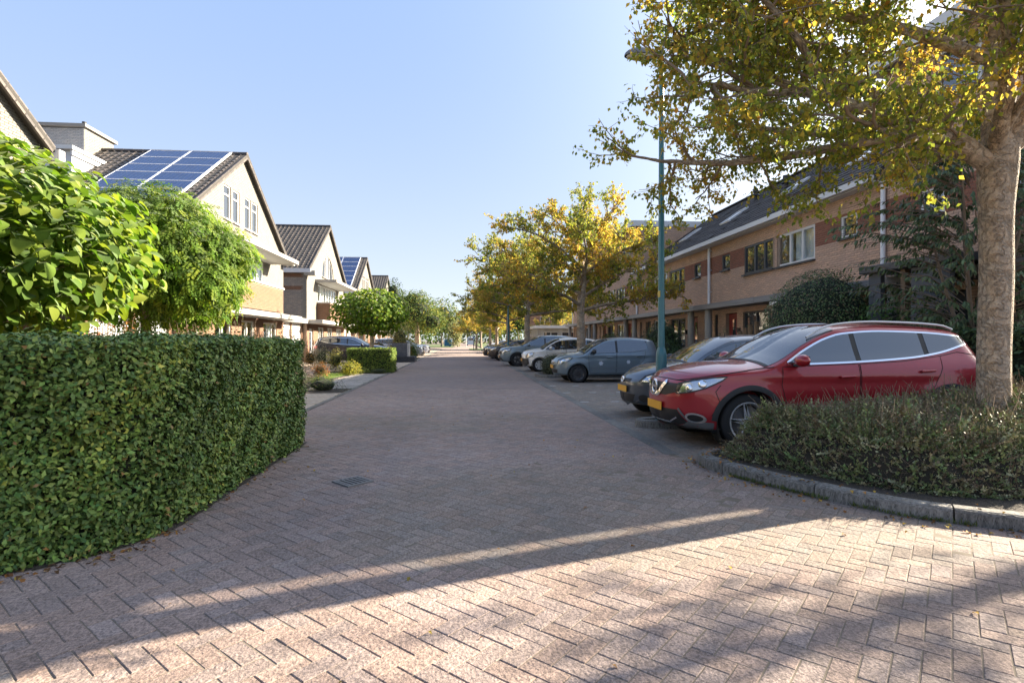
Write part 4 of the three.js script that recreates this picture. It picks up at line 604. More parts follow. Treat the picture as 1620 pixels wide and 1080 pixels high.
function hatch(o) { // small five-door hatchbacks
  const L = o.L, cowl = o.cowl, rf = o.roofF, S = {
    L, hw: o.hw, axF: o.axF, wb: o.wb, wr: o.wr, wa: o.wr + 0.05, rim: o.rim || 0.19, tw: 0.165, cowl, roofF: rf, scale: 1.03, side: hatchSide, an: o.an || 0.75, nn: 2.3, flare: 0.02,
    top: [[0.06, o.ny], [0.14, o.ny + 0.06], [cowl * 0.5, lerp(o.ny + 0.06, o.cy, 0.68)], [cowl - 0.05, o.cy], [lerp(cowl, rf, 0.45), lerp(o.cy, o.H - 0.04, 0.56)], [rf, o.H - 0.05], [lerp(rf, L - 0.3, 0.4), o.H], [L - 0.6, o.H - 0.035], [L - 0.2, o.H - 0.11]],
    nose: [[0.18, 0.09], [0.3, 0.02], [0.45, 0.0], [0.58, 0.0], [lerp(0.58, o.ny, 0.6), 0.02], [o.ny, 0.06]], rear: [[0.28, L - 0.1], [0.45, L], [0.65, L], [0.9, L - 0.04], [1.05, L - 0.09], [o.H - 0.11, L - 0.2]],
    paint: o.paint, belt: o.belt, pillars: o.pillars, glassEnd: o.glassEnd, dTop: 0.11, mirror: o.mirror, mirrorM: o.mirrorM, plate: o.plate || 0.5, emblem: o.emblem, rimM: o.rimM, spokes: o.spokes || 7, aerial: o.aerial, nu: 90, nv: 36,
    doors: o.doors, handleM: o.handleM, head: o.head, bulbs: o.bulbs, tail: o.tail, front: o.front, frontLines: o.frontLines, sideLines: o.sideLines, sides: o.sides, seams: o.seams,
  };
  return S;
}
const greyBlue = paint([0.15, 0.20, 0.235], { metalness: 0.35 });
const pixo = hatch({ L: 3.565, hw: 0.80, axF: 0.72, wb: 2.36, wr: 0.285, H: 1.47, ny: 0.74, cowl: 0.92, cy: 0.975, roofF: 1.72, paint: greyBlue, belt: [[1.0, 0.93], [1.7, 0.955], [2.5, 0.985], [2.95, 1.06]], pillars: [1.98], glassEnd: 2.98, mirror: [1.2, 0.93], mirrorM: plasticM, emblem: [0.66, 0.05, 'none'], rimM: mat([0.10, 0.10, 0.105], 0.35, { metalness: 0.7 }), spokes: 9,
  doors: [{ poly: [[1.1, 0.3], [1.94, 0.3], [1.96, 0.955], [1.05, 0.92], [1.06, 0.6]], handle: [1.75, 0.82] }, { poly: [[1.97, 0.3], [2.55, 0.31], [2.66, 0.52], [2.86, 0.72], [2.94, 1.03], [2.5, 0.965], [1.98, 0.955]], handle: [2.72, 0.86] }],
  head: [[0.11, 0.62], [0.2, 0.61], [0.42, 0.70], [0.55, 0.80], [0.5, 0.82], [0.3, 0.78], [0.14, 0.71]], bulbs: [[0.24, 0.69, 0.05], [0.38, 0.74, 0.04]], tail: [[3.36, 0.68], [3.38, 0.95], [3.46, 0.97], [3.53, 0.8], [3.5, 0.66]],
  front: [[[[-0.42, 0.30], [0.42, 0.30], [0.46, 0.42], [-0.46, 0.42]], meshM, 'intake'], [[[-0.25, 0.60], [0.25, 0.60], [0.28, 0.645], [-0.28, 0.645]], meshM, 'grille']],
  frontLines: [[[[-0.24, 0.655], [0.24, 0.655]], 0.008, chromeM, 'grille_trim', false]],
  sideLines: [[[[1.06, 0.47], [2.6, 0.485]], 0.013, mat([0.16, 0.2, 0.23], 0.3, { metalness: 0.5, clearcoat: 1 }), 'door_strip']],
  sides: [[arcPtsG(1.45, 0.62, 0.075, 0.075).map((p, i) => [1.45 + (p[0] - 1.45) * (i % 4 < 2 ? 1 : 0.72), 0.62 + (p[1] - 0.62) * (i % 4 < 2 ? 1 : 0.72)]), mat([0.5, 0.55, 0.62], 0.6), 'flower_sticker', 0.006], [arcPtsG(2.35, 0.66, 0.065, 0.065).map((p, i) => [2.35 + (p[0] - 2.35) * (i % 4 < 2 ? 1 : 0.72), 0.66 + (p[1] - 0.66) * (i % 4 < 2 ? 1 : 0.72)]), mat([0.5, 0.55, 0.62], 0.6), 'flower_sticker', 0.006]] });
makeCar('parked_car', 'small blue-grey hatchback with pale flower stickers on its doors', pixo, [3.05 + 1.78 * 1.03, 0, -18.8], 0, 'cars parked nose-out on the right');
const aygo = hatch({ L: 3.42, hw: 0.81, axF: 0.70, wb: 2.34, wr: 0.285, H: 1.465, ny: 0.72, cowl: 0.95, cy: 0.985, roofF: 1.8, paint: paint([0.06, 0.075, 0.095], { metalness: 0.4 }), belt: [[0.98, 0.94], [1.7, 0.965], [2.3, 1.0], [2.75, 1.08]], pillars: [2.02], glassEnd: 2.8, mirror: [1.22, 0.945], mirrorM: plasticM, aerial: 1.9, emblem: [0.66, 0.07, 'ovals'],
  doors: [{ poly: [[1.08, 0.3], [1.98, 0.3], [2.0, 0.965], [1.03, 0.93], [1.04, 0.6]], handle: [1.8, 0.85] }, { poly: [[2.02, 0.3], [2.5, 0.32], [2.62, 0.55], [2.78, 0.78], [2.76, 1.05], [2.03, 0.97]], handle: [2.6, 0.9] }],
  head: [[0.14, 0.64], [0.24, 0.63], [0.42, 0.69], [0.62, 0.82], [0.66, 0.88], [0.46, 0.84], [0.24, 0.74]], bulbs: [[0.3, 0.70, 0.05], [0.46, 0.77, 0.05]], tail: [[3.2, 0.72], [3.22, 0.98], [3.3, 1.0], [3.38, 0.8]],
  front: [[[[-0.36, 0.29], [0.36, 0.29], [0.44, 0.42], [-0.44, 0.42]], meshM, 'intake'], [[[-0.28, 0.62], [0.28, 0.62], [0.30, 0.685], [-0.30, 0.685]], meshM, 'grille'], [arcPtsG(0.58, 0.36, 0.085, 0.065), meshM, 'fog_lamp'], [arcPtsG(-0.58, 0.36, 0.085, 0.065), meshM, 'fog_lamp']],
  frontLines: [[[[-0.5, 0.33], [-0.38, 0.265], [0.38, 0.265], [0.5, 0.33]], 0.01, plasticGrey, 'bumper_lip', false]] });
makeCar('parked_car', 'small dark grey-blue hatchback parked between the lamp post and the red crossover', aygo, [2.98 + 1.71 * 1.03, 0, -10.15], 0, 'cars parked nose-out on the right');
const up = hatch({ L: 3.54, hw: 0.82, axF: 0.69, wb: 2.42, wr: 0.29, H: 1.485, ny: 0.82, cowl: 0.82, cy: 1.0, roofF: 1.6, paint: paint([0.72, 0.71, 0.68], { metalness: 0 }), belt: [[0.95, 0.95], [1.8, 0.96], [2.6, 0.99], [3.0, 1.08]], pillars: [1.85, 2.45], glassEnd: 3.02, mirror: [1.15, 0.96], emblem: [0.72, 0.05, 'none'],
  doors: [{ poly: [[1.05, 0.3], [1.82, 0.3], [1.84, 0.96], [1.0, 0.94], [1.01, 0.6]], handle: [1.65, 0.84] }, { poly: [[1.86, 0.3], [2.5, 0.31], [2.62, 0.55], [2.86, 0.78], [2.9, 1.03], [1.87, 0.965]], handle: [2.6, 0.87] }],
  head: [[0.12, 0.62], [0.22, 0.6], [0.40, 0.70], [0.46, 0.82], [0.38, 0.84], [0.2, 0.78]], bulbs: [[0.25, 0.69, 0.06]], tail: [[3.3, 0.62], [3.32, 1.0], [3.4, 1.02], [3.48, 0.8]],
  front: [[[[-0.55, 0.3], [0.55, 0.3], [0.62, 0.36], [0.62, 0.54], [-0.62, 0.54], [-0.62, 0.36]], plasticM, 'intake']], frontLines: [[[[-0.62, 0.56], [-0.64, 0.35], [-0.5, 0.28], [0.5, 0.28], [0.64, 0.35], [0.62, 0.56]], 0.014, plasticM, 'intake_surround', true]] });
makeCar('parked_car', 'small white hatchback behind the clipped bush and the tree trunk', up, [2.70 + 1.77 * 1.03, 0, -25.3], 0, 'cars parked nose-out on the right');
function suv(o) { const S = { ...qSpec, chrome: !!o.chrome, rails: o.rails, L: 4.38, paint: o.paint, scale: o.scale, front: o.front || [[[[-0.5, 0.62], [0.5, 0.62], [0.56, 0.78], [-0.56, 0.78]], meshM, 'grille'], [[[-0.6, 0.3], [0.6, 0.3], [0.5, 0.45], [-0.5, 0.45]], meshM, 'intake']], frontLines: [], emblem: [0.7, 0.06, 'none'], rimM: o.rimM || alloyDark, twin: true, nu: 80, nv: 32, seams: qSpec.seams, sideLines: o.cladding ? qSpec.sideLines.slice(0, 3) : [], sides: [], rearGlass: [[-0.55, 1.12], [0.55, 1.12], [0.5, 1.38], [-0.5, 1.38]], tail: [[3.98, 0.86], [3.95, 1.0], [4.2, 1.05], [4.34, 0.98], [4.36, 0.86]] }; return S; }
makeCar('parked_car', 'blue-grey crossover with black diamond-cut wheels beyond the white hatchback', suv({ paint: paint([0.17, 0.225, 0.265], { metalness: 0.35 }), scale: 1.05 }), [2.0 + 2.19 * 1.05, 0, -30.55], 0, 'cars parked nose-out on the right');
makeCar('parked_car', 'black crossover with silver wheels on the left driveway behind the square hedge', suv({ paint: paint([0.012, 0.014, 0.022], { metalness: 0.4 }), scale: 1.05, cladding: true, chrome: true, rimM: alloyM }), [-6.75, 0, -34.9], PI, 'cars on the left driveways');
const darkHatch = o => ({ ...qSpec, chrome: false, rails: null, paint: o, scale: 1.0, top: qSpec.top.map(([x, y]) => [x, y > 1.0 ? 1.0 + (y - 1.0) * 0.80 : y]), front: suv({}).front, frontLines: [], emblem: [0.7, 0.06, 'none'], rimM: alloyM, twin: false, nu: 70, nv: 28, sideLines: [], sides: [], belt: [[1.25, 0.98], [2.2, 1.0], [3.0, 1.03], [3.45, 1.07], [3.85, 1.15]], glassEnd: 3.8, mirror: [1.46, 0.98], seams: [] });
makeCar('parked_car', 'dark brown hatchback parked past the blue-grey crossover', darkHatch(paint([0.055, 0.045, 0.042], { metalness: 0.5 })), [1.75 + 2.19, 0, -38.6], 0, 'cars parked nose-out on the right');
makeCar('parked_car', 'black hatchback at the far end of the parking row, under the second lamp', darkHatch(paint([0.018, 0.018, 0.02], { metalness: 0.3 })), [1.55 + 2.19, 0, -42.4], 0, 'cars parked nose-out on the right');
makeCar('parked_car', 'silver-white car standing by the grey stone planter on the left', suv({ paint: paint([0.55, 0.56, 0.57], { metalness: 0.5 }), scale: 1.0 }), [-5.35, 0, -46.2], PI, 'cars on the left driveways');
makeCar('parked_car', 'white hatchback with red tail lights beyond the silver-white car on the left', darkHatch(paint([0.62, 0.63, 0.66], { metalness: 0.1 })), [-5.2, 0, -52.0], PI, 'cars on the left driveways');
// ---------------------------------------------------------------- plants
const leafM = (tr, rough) => mat([1, 1, 1], rough, tr ? { transmission: tr, thickness: 0, side: THREE.DoubleSide, specularIntensity: 0.35 } : { side: THREE.DoubleSide });
const thinLeaf = leafM(0.58, 0.95), denseLeaf = mat([1, 1, 1], 0.5, { side: THREE.DoubleSide, specularIntensity: 0.6 }), softLeaf = leafM(0.3, 0.95), duskLeaf = leafM(0, 0.6);
function leafG(L, Wd, fold = 0.25, curl = 0.15, seg = 2, shape = t => Math.sin(PI * Math.pow(t, 0.8))) { // blade along +Y, face +Z
  const P = [], row = i => { const t = i / seg, w = Wd / 2 * (i === 0 || i === seg ? 0 : shape(t)), z = -curl * L * t * t; return [[-w, L * t, z + fold * w], [0, L * t, z], [w, L * t, z + fold * w]]; };
  for (let i = 0; i < seg; i++) { const a = row(i), b = row(i + 1); for (const s of [0, 1]) { const p = a[s], q = a[s + 1], r = b[s + 1], v = b[s]; if (i > 0) P.push(...p, ...q, ...r); else P.push(...q, ...r, ...v); if (i > 0 && i < seg - 1) P.push(...p, ...r, ...v); else if (i > 0) { /* tip */ } } }
  if (seg === 2) { P.length = 0; const a = row(0), m = row(1), b = row(2); P.push(...a[1], ...m[1], ...m[0], ...a[1], ...m[2], ...m[1], ...m[0], ...m[1], ...b[1], ...m[1], ...m[2], ...b[1]); }
  const g = new THREE.BufferGeometry(); g.setAttribute('position', new THREE.Float32BufferAttribute(P, 3)); return NI(mergeVerticesSafe(g));
}
const pick = a => a[Math.floor(R() * a.length)];
const jit = (c, v = 0.25) => { const k = 1 + (R() - 0.5) * 2 * v; return [c[0] * k * (1 + (R() - 0.5) * v), c[1] * k, c[2] * k]; };
const leafQ = (n, droop = 0.3) => { // leaf whose face looks along n and whose tip hangs
  const d = randDir(); d.y -= droop * 2; d.addScaledVector(n, -d.dot(n)); if (d.lengthSq() < 1e-4) d.set(1, 0, 0); return basisQ(d, n); };
function tubeInto(P, U, pts, r0, r1, sides) { // tapered tube through pts
  const rings = []; let len = 0; for (let i = 0; i < pts.length; i++) { const t = pts[Math.min(i + 1, pts.length - 1)].clone().sub(pts[Math.max(0, i - 1)]).normalize(), a = Math.abs(t.y) > 0.9 ? V3(1, 0, 0) : V3(0, 1, 0), u = a.clone().cross(t).normalize(), v = t.clone().cross(u), r = lerp(r0, r1, i / (pts.length - 1)); if (i) len += pts[i].distanceTo(pts[i - 1]); rings.push([...Array(sides + 1)].map((_, k) => { const an = k / sides * 2 * PI; return [pts[i].clone().addScaledVector(u, Math.cos(an) * r).addScaledVector(v, Math.sin(an) * r), k / sides * Math.max(1, Math.round(r0 * 6)), len * 1.6]; })); }
  for (let i = 0; i + 1 < rings.length; i++) for (let k = 0; k < sides; k++) { const a = rings[i][k], b = rings[i][k + 1], c = rings[i + 1][k + 1], d = rings[i + 1][k]; for (const q of [a, b, c, a, c, d]) { P.push(q[0].x, q[0].y, q[0].z); U.push(q[1], q[2]); } }
}
function tubesGeo(P, U) { const g = new THREE.BufferGeometry(); g.setAttribute('position', new THREE.Float32BufferAttribute(P, 3)); g.setAttribute('uv', new THREE.Float32BufferAttribute(U, 2)); const w = mergeVerticesSafe(g); w.computeVertexNormals(); return NI(w); }
function mergeVerticesSafe(g) { // weld on position so that bark is smooth, keeping uv per corner
  const p = g.attributes.position, acc = new Map(), n = new Float32Array(p.count * 3), a = V3(), b = V3(), c = V3(); const key = i => `${p.getX(i).toFixed(4)},${p.getY(i).toFixed(4)},${p.getZ(i).toFixed(4)}`;
  for (let i = 0; i < p.count; i += 3) { a.fromBufferAttribute(p, i); b.fromBufferAttribute(p, i + 1); c.fromBufferAttribute(p, i + 2); const f = b.clone().sub(a).cross(c.clone().sub(a)); for (let k = 0; k < 3; k++) { const q = key(i + k), t = acc.get(q); if (t) t.add(f); else acc.set(q, f.clone()); } }
  for (let i = 0; i < p.count; i++) { const t = acc.get(key(i)), l = t.length() || 1; n[i * 3] = t.x / l; n[i * 3 + 1] = t.y / l; n[i * 3 + 2] = t.z / l; } g.setAttribute('normal', new THREE.BufferAttribute(n, 3)); g.computeVertexNormals = () => g; return g;
}
const barkM = mat([0.60, 0.51, 0.42], 0.95, { map: rep(barkT, 1), bumpMap: rep(barkB, 1), bumpScale: 0.05 }), twigM = mat([0.20, 0.15, 0.105], 0.95);
// autumn street tree: limbs given as polylines, twigs and leaves grown from them
function growTree(root, limbs, o) {
  const big = { P: [], U: [] }, fine = { P: [], U: [] }, leaves = [];
  const twigLeaves = (pts) => { for (let i = 1; i < pts.length; i++) { const n = o.perNode * (0.6 + 0.8 * R()); for (let k = 0; k < n; k++) { const p = pts[i].clone().lerp(pts[i - 1], R()).add(V3(gauss(), gauss() - 0.5, gauss()).multiplyScalar(o.spread)); const nn = randDir(); nn.y = Math.abs(nn.y) * 0.8 + 0.15; nn.normalize(); if (o.keep && !o.keep(p)) continue; leaves.push({ p, q: leafQ(nn, 0.55), s: rr(0.7, 1.15), c: jit(o.color(p), 0.28) }); } } };
  const grow = (p, d, len, r, depth) => { const n = depth === 0 ? 4 : 3, pts = [p.clone()], dir = d.clone(); let q = p.clone(); if (o.keep && depth < 3 && !o.keep(p.clone().addScaledVector(d, len * 0.75))) return; for (let i = 0; i < n; i++) { dir.add(randDir().multiplyScalar(0.28)); dir.y += o.lift * 0.1 - (depth > 1 ? 0.05 : 0); dir.normalize(); q = q.clone().addScaledVector(dir, len / n); pts.push(q); }
    tubeInto(fine.P, fine.U, pts, r, r * 0.35, depth === 0 ? 5 : 3);
    if (depth >= 1) twigLeaves(pts);
    if (depth < 2) { const k = Math.round(len / o.gap[depth + 1] * rr(0.8, 1.2)); for (let i = 0; i < k; i++) { const t = rr(0.2, 1), seg = Math.min(n - 1, Math.floor(t * n)), b = pts[seg].clone().lerp(pts[seg + 1], t * n - seg), sd = randDir(); sd.y *= 0.55; const nd = pts[seg + 1].clone().sub(pts[seg]).normalize().multiplyScalar(0.75).add(sd.normalize().multiplyScalar(0.85)).normalize(); grow(b, nd, o.len[depth + 1] * rr(0.6, 1.25), r * 0.5, depth + 1); } } };
  for (const L of limbs) { const pts = L.p.map(a => V3(...a)), c = new THREE.CatmullRomCurve3(pts, false, 'centripetal'), sm = c.getPoints(pts.length * 5).map((v, i) => i ? v.add(randDir().multiplyScalar(L.r[1] * 0.7)) : v); tubeInto(big.P, big.U, sm, L.r[0], L.r[1], L.r[0] > 0.1 ? 12 : 8); if (L.bare) continue;
    const len = c.getLength(), k = Math.round(len * (1 - L.from) / o.gap[0]); for (let i = 0; i < k; i++) { const t = lerp(L.from, 1, (i + R()) / k), b = c.getPointAt(t), tn = c.getTangentAt(t), sd = randDir(); sd.y = sd.y * 0.6 + 0.1; const d = tn.clone().multiplyScalar(0.7).add(sd.normalize().multiplyScalar(0.8)).normalize(); grow(b, d, o.len[0] * rr(0.55, 1.2) * (1 - 0.25 * t), 0.016 * (o.tw || 1), 0); } }
  part('limbs', tubesGeo(big.P, big.U), barkM, root); part('twigs', tubesGeo(fine.P, fine.U), twigM, root).userData.kind = 'stuff';
  copies('foliage', o.leaf, o.mat || thinLeaf, leaves, root);
  return leaves.length;
}
const pear = leafG(0.058, 0.041, 0.3, 0.2);
const GOLD = [[0.60, 0.42, 0.06], [0.52, 0.40, 0.055], [0.42, 0.37, 0.05], [0.52, 0.29, 0.045], [0.28, 0.28, 0.04]], OLIVE = [[0.26, 0.30, 0.035], [0.20, 0.25, 0.032], [0.36, 0.36, 0.04], [0.14, 0.195, 0.03], [0.46, 0.38, 0.05], [0.27, 0.26, 0.045]];
reseed(77);
{ // the big tree on the corner bed
  const t = thing('street_tree', 'big autumn tree with thick bare trunk growing out of the low bush', 'tree', [5.25, 0, -5.05], 0, 'autumn trees along the right kerb');
  const trunkPts = [[0, 0, 0], [0.0, 0.5, 0], [-0.01, 1.2, 0.0], [0.01, 2.0, 0.0], [0.0, 2.7, 0.0], [0.02, 3.3, 0]].map(a => V3(...a)), big = { P: [], U: [] };
  const sm = new THREE.CatmullRomCurve3(trunkPts).getPoints(26), rad = i => { const y = sm[i].y; return 0.135 + 0.055 * Math.exp(-y / 0.25) + 0.03 * Math.exp(-Math.pow((y - 3.2) / 0.4, 2)); };
  const sides = 28, rings = sm.map((p, i) => [...Array(sides + 1)].map((_, k) => { const a = k / sides * 2 * PI, kk = k % sides, r = rad(i) * (1 + 0.05 * (fbm(kk / sides, p.y * 0.12, 6, 3, 5) - 0.5) + 0.05 * Math.sin(3 * a + p.y)); return [p.x + Math.cos(a) * r, p.y, p.z - Math.sin(a) * r, k / sides * 2, p.y * 1.9]; }));
  for (let i = 0; i + 1 < rings.length; i++) for (let k = 0; k < sides; k++) for (const q of [rings[i][k], rings[i][k + 1], rings[i + 1][k + 1], rings[i][k], rings[i + 1][k + 1], rings[i + 1][k]]) { big.P.push(q[0], q[1], q[2]); big.U.push(q[3], q[4]); }
  part('trunk', tubesGeo(big.P, big.U), barkM, t);
  const limbs = [
    { p: [[0, 3.1, 0], [-0.45, 3.38, -0.02], [-0.95, 3.58, -0.08], [-1.6, 3.78, -0.15], [-2.2, 4.05, -0.3], [-2.85, 4.25, -0.35]], r: [0.105, 0.018], from: 0.08 },
    { p: [[-0.95, 3.55, -0.08], [-1.2, 4.0, -0.3], [-1.8, 4.5, -0.7], [-2.7, 5.0, -1.0]], r: [0.085, 0.018], from: 0.15 },
    { p: [[0, 3.2, 0], [-0.45, 3.7, 0.55], [-1.1, 4.1, 1.1], [-1.9, 4.4, 1.5]], r: [0.085, 0.018], from: 0.2 },
    { p: [[0.02, 3.2, 0], [0.05, 4.3, -0.05], [-0.1, 5.5, -0.15], [0.0, 6.9, -0.1]], r: [0.14, 0.02], from: 0.1 },
    { p: [[0.02, 3.2, 0], [0.75, 3.85, 0.15], [1.7, 4.4, 0.35], [2.7, 4.9, 0.4]], r: [0.10, 0.02], from: 0.2 },
    { p: [[0, 3.2, 0], [-0.4, 3.7, -0.9], [-1.0, 4.1, -1.8], [-1.8, 4.5, -2.5]], r: [0.09, 0.018], from: 0.2 },
    { p: [[0.05, 3.4, 0], [0.3, 4.1, 0.8], [0.5, 4.7, 1.7]], r: [0.08, 0.018], from: 0.25 },
    { p: [[-0.75, 3.48, -0.05], [-1.4, 3.42, -0.5], [-2.2, 3.4, -0.95], [-2.8, 3.5, -1.3], [-3.1, 3.6, -1.5]], r: [0.06, 0.012], from: 0.15 },
    { p: [[-1.9, 3.85, -0.2], [-2.7, 3.72, 0.1], [-2.95, 3.72, 0.2], [-3.3, 3.6, 0.25]], r: [0.04, 0.008], from: 0.1 },
    { p: [[-0.5, 3.4, -0.02], [-0.9, 3.25, 0.35], [-1.5, 3.15, 0.6], [-2.1, 3.2, 0.8]], r: [0.045, 0.01], from: 0.2 },
    { p: [[0, 3.3, 0], [0.4, 3.5, -0.7], [0.9, 3.8, -1.6], [1.2, 4.2, -2.4]], r: [0.07, 0.015], from: 0.2 },
    { p: [[0.0, 4.2, -0.05], [-0.7, 4.6, -0.3], [-1.6, 4.9, -0.5], [-2.3, 5.0, -0.2], [-2.95, 4.9, 0.0]], r: [0.07, 0.012], from: 0.15 },
    { p: [[0.0, 4.6, -0.05], [-0.6, 5.0, 0.4], [-1.5, 5.3, 0.8], [-2.5, 5.3, 0.9]], r: [0.06, 0.012], from: 0.15 },
    { p: [[0.0, 4.4, -0.05], [0.6, 4.7, 0.5], [1.2, 5.0, 1.0]], r: [0.06, 0.012], from: 0.2 },
    { p: [[-1.6, 3.78, -0.15], [-2.2, 4.3, 0.1], [-2.6, 4.55, 0.2], [-3.1, 4.7, 0.2]], r: [0.045, 0.01], from: 0.1 },
    { p: [[-1.8, 4.5, -0.7], [-2.4, 4.7, -0.4], [-2.8, 4.6, -0.5], [-3.15, 4.4, -0.5]], r: [0.04, 0.01], from: 0.1 },
    { p: [[0, 3.25, 0], [-0.25, 3.55, 0.5], [-0.35, 3.75, 1.2], [-0.5, 3.9, 1.7]], r: [0.05, 0.012], from: 0.2 },
  ];
  const n = growTree(t, limbs, { gap: [0.135, 0.16, 0.14], len: [0.85, 0.44, 0.25], perNode: 3.7, spread: 0.055, keep: p => p.x > -3.95 + 0.25 * Math.sin(p.y * 9 + p.z * 5) && !(p.x > -0.35 && p.y < 4.4 && p.z > -0.6 && hash2(Math.floor(p.x * 9), Math.floor(p.y * 9), Math.floor(p.z * 9)) > 0.16) && p.x < 1.9, lift: 0.6, leaf: pear, mat: thinLeaf,
    color: p => { const w = fbm(p.x * 0.12 + 3, p.y * 0.12 + p.z * 0.1 + 3, 8, 3, 61); return w > 0.61 ? pick(GOLD) : w > 0.5 && R() < 0.35 ? pick(GOLD) : pick(OLIVE); } });
  console.log('big tree leaves', n);
}
function streetTree(pos, label, seedNo, o = {}) {
  reseed(seedNo); const t = thing('street_tree', label, 'tree', pos, 0, 'autumn trees along the right kerb');
  const H = o.H || 2.7, TR = o.r || 0.17, P = [], U = []; tubeInto(P, U, [0, 0.3, 0.8, 1.6, 2.3, H, H + 0.5].map((y, i) => V3(0.03 * Math.sin(i + seedNo), y, 0.03 * Math.cos(i * 1.7))), TR * 1.25, TR * 0.75, 14); part('trunk', tubesGeo(P, U), barkM, t);
  const limbs = [{ p: [[0, H, 0], [0.1, H + 1.2, 0.1], [-0.1, H + 2.6, 0], [0.15, H + 4.4, 0.1]], r: [0.12, 0.015], from: 0.15 }], N = o.limbs || 13;
  for (let k = 0; k < N; k++) { const a = k * 2.4 + rr(-0.3, 0.3), y = H - 0.1 + (k / N) * 2.2, R1 = (o.R || 3.5) * (1 - 0.42 * k / N) * rr(0.8, 1.1), up = 0.5 + 1.6 * (k / N) + rr(-0.2, 0.35); limbs.push({ p: [[0, y, 0], [Math.cos(a) * R1 * 0.3, y + up * 0.5, Math.sin(a) * R1 * 0.3], [Math.cos(a + 0.15) * R1 * 0.65, y + up * 0.85, Math.sin(a + 0.15) * R1 * 0.65], [Math.cos(a + 0.2) * R1, y + up, Math.sin(a + 0.2) * R1]], r: [0.075 * (1 - 0.4 * k / N), 0.012], from: 0.18 }); }
  growTree(t, limbs, { gap: [0.17, 0.2, 0.18], len: [1.05, 0.55, 0.3], perNode: o.per || 3.0, spread: 0.05, lift: 0.9, tw: 1.3, leaf: o.leaf || leafG(0.105, 0.075, 0.3, 0.2), mat: thinLeaf, color: p => { const w = fbm(p.x * 0.1 + 5 + seedNo, p.y * 0.12 + p.z * 0.08 + 5, 8, 2, 63) + (o.gold || 0) + 0.05 * (p.x > 0 ? 1 : -1); return w > 0.5 ? pick(GOLD) : pick(OLIVE); } });
  return t;
}
const st2 = streetTree([4.75, 0, -22.0], 'golden autumn tree standing behind the small blue-grey hatchback', 101, { gold: 0.09, R: 4.2, per: 2.6 });
const st3 = streetTree([3.7, 0, -31.6], 'olive-green autumn tree rising behind the white and blue-grey cars', 202, { gold: 0.03, R: 4.0, H: 2.9 });
function again(src, label, pos, turn, s) { const c = src.clone(); c.name = numbered('street_tree'); c.position.set(...pos); c.rotation.y = turn; c.scale.setScalar(s); c.userData = { ...c.userData, label }; scene.add(c); return c; }
again(st3, 'autumn tree fourth from the front in the right kerb row', [3.5, 0, -43], 2.0, 0.96);
again(st2, 'autumn tree fifth from the front, beyond the second lamp post', [3.3, 0, -54], 1.1, 0.9);
again(st3, 'autumn tree sixth in the right kerb row, near the far grass verge', [3.2, 0, -65], 4.0, 0.92);
again(st2, 'autumn tree standing on the small far verge at the road edge', [2.0, 0, -80], 2.6, 0.85);
again(st3, 'farthest autumn tree of the right kerb row', [3.2, 0, -97], 0.7, 0.95);
streetTree([13.0, 0, -6.2], 'autumn tree outside the right edge of the view that dapples the foreground paving', 303, { H: 3.4, R: 1.4, limbs: 2, per: 0.03 });
again(st3, 'yellowing tree in the gap behind the low white building', [12.5, 0, -66], 3.1, 1.0);

// leaf shell over an ellipsoid or a list of lobes; core keeps it dark inside
function shell(list, lobes, n, o) { const tot = lobes.reduce((a, l) => a + l.r[0] * l.r[1] + l.r[1] * l.r[2] + l.r[0] * l.r[2], 0); for (const l of lobes) { const k = Math.round(n * (l.r[0] * l.r[1] + l.r[1] * l.r[2] + l.r[0] * l.r[2]) / tot); for (let i = 0; i < k; i++) { const d = randDir(); if (o.minY !== undefined && d.y < o.minY) { i--; continue; } const bump = 1 + (o.bump ?? 0.16) * (fbm(d.x * 0.3 + l.c[0] * 0.1 + 3, d.y * 0.3 + d.z * 0.27 + l.c[2] * 0.1 + 3, 12, 3, 88) - 0.5) * 2, dep = (1 - (o.deep ?? 0.22) * Math.pow(R(), 1.6)) * bump * (R() < 0.04 ? 1.06 : 1), p = V3(l.c[0] + d.x * l.r[0] * dep, l.c[1] + d.y * l.r[1] * dep, l.c[2] + d.z * l.r[2] * dep); if (p.y < 0.03) continue;
  const n_ = V3(d.x / l.r[0], d.y / l.r[1], d.z / l.r[2]).normalize().multiplyScalar(o.out ?? 0.8).add(V3(0, o.upb ?? 0.5, 0)).add(randDir().multiplyScalar(o.rand ?? 0.6)).normalize(); list.push({ p, q: leafQ(n_, o.droop ?? 0.5), s: rr(0.65, 1.2) * (o.s || 1), c: jit(pick(o.cols), o.v ?? 0.25) }); } } return list; }
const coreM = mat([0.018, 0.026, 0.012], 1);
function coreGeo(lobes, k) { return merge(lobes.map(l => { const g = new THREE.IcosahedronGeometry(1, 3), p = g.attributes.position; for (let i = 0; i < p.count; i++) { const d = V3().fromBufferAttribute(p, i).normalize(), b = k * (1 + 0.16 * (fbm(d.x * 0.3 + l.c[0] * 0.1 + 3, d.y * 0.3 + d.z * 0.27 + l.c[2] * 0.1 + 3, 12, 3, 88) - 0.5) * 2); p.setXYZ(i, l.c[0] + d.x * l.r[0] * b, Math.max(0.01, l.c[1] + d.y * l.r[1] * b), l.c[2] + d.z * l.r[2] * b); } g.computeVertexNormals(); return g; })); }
function shrub(name, label, cat, pos, lobes, n, leaf, m, o, group) { const t = thing(name, label, cat, pos, 0, group); part('stems', coreGeo(lobes, o.core ?? 0.72), coreM, t); copies('foliage', leaf, m, shell([], lobes, n, o), t); return t; }
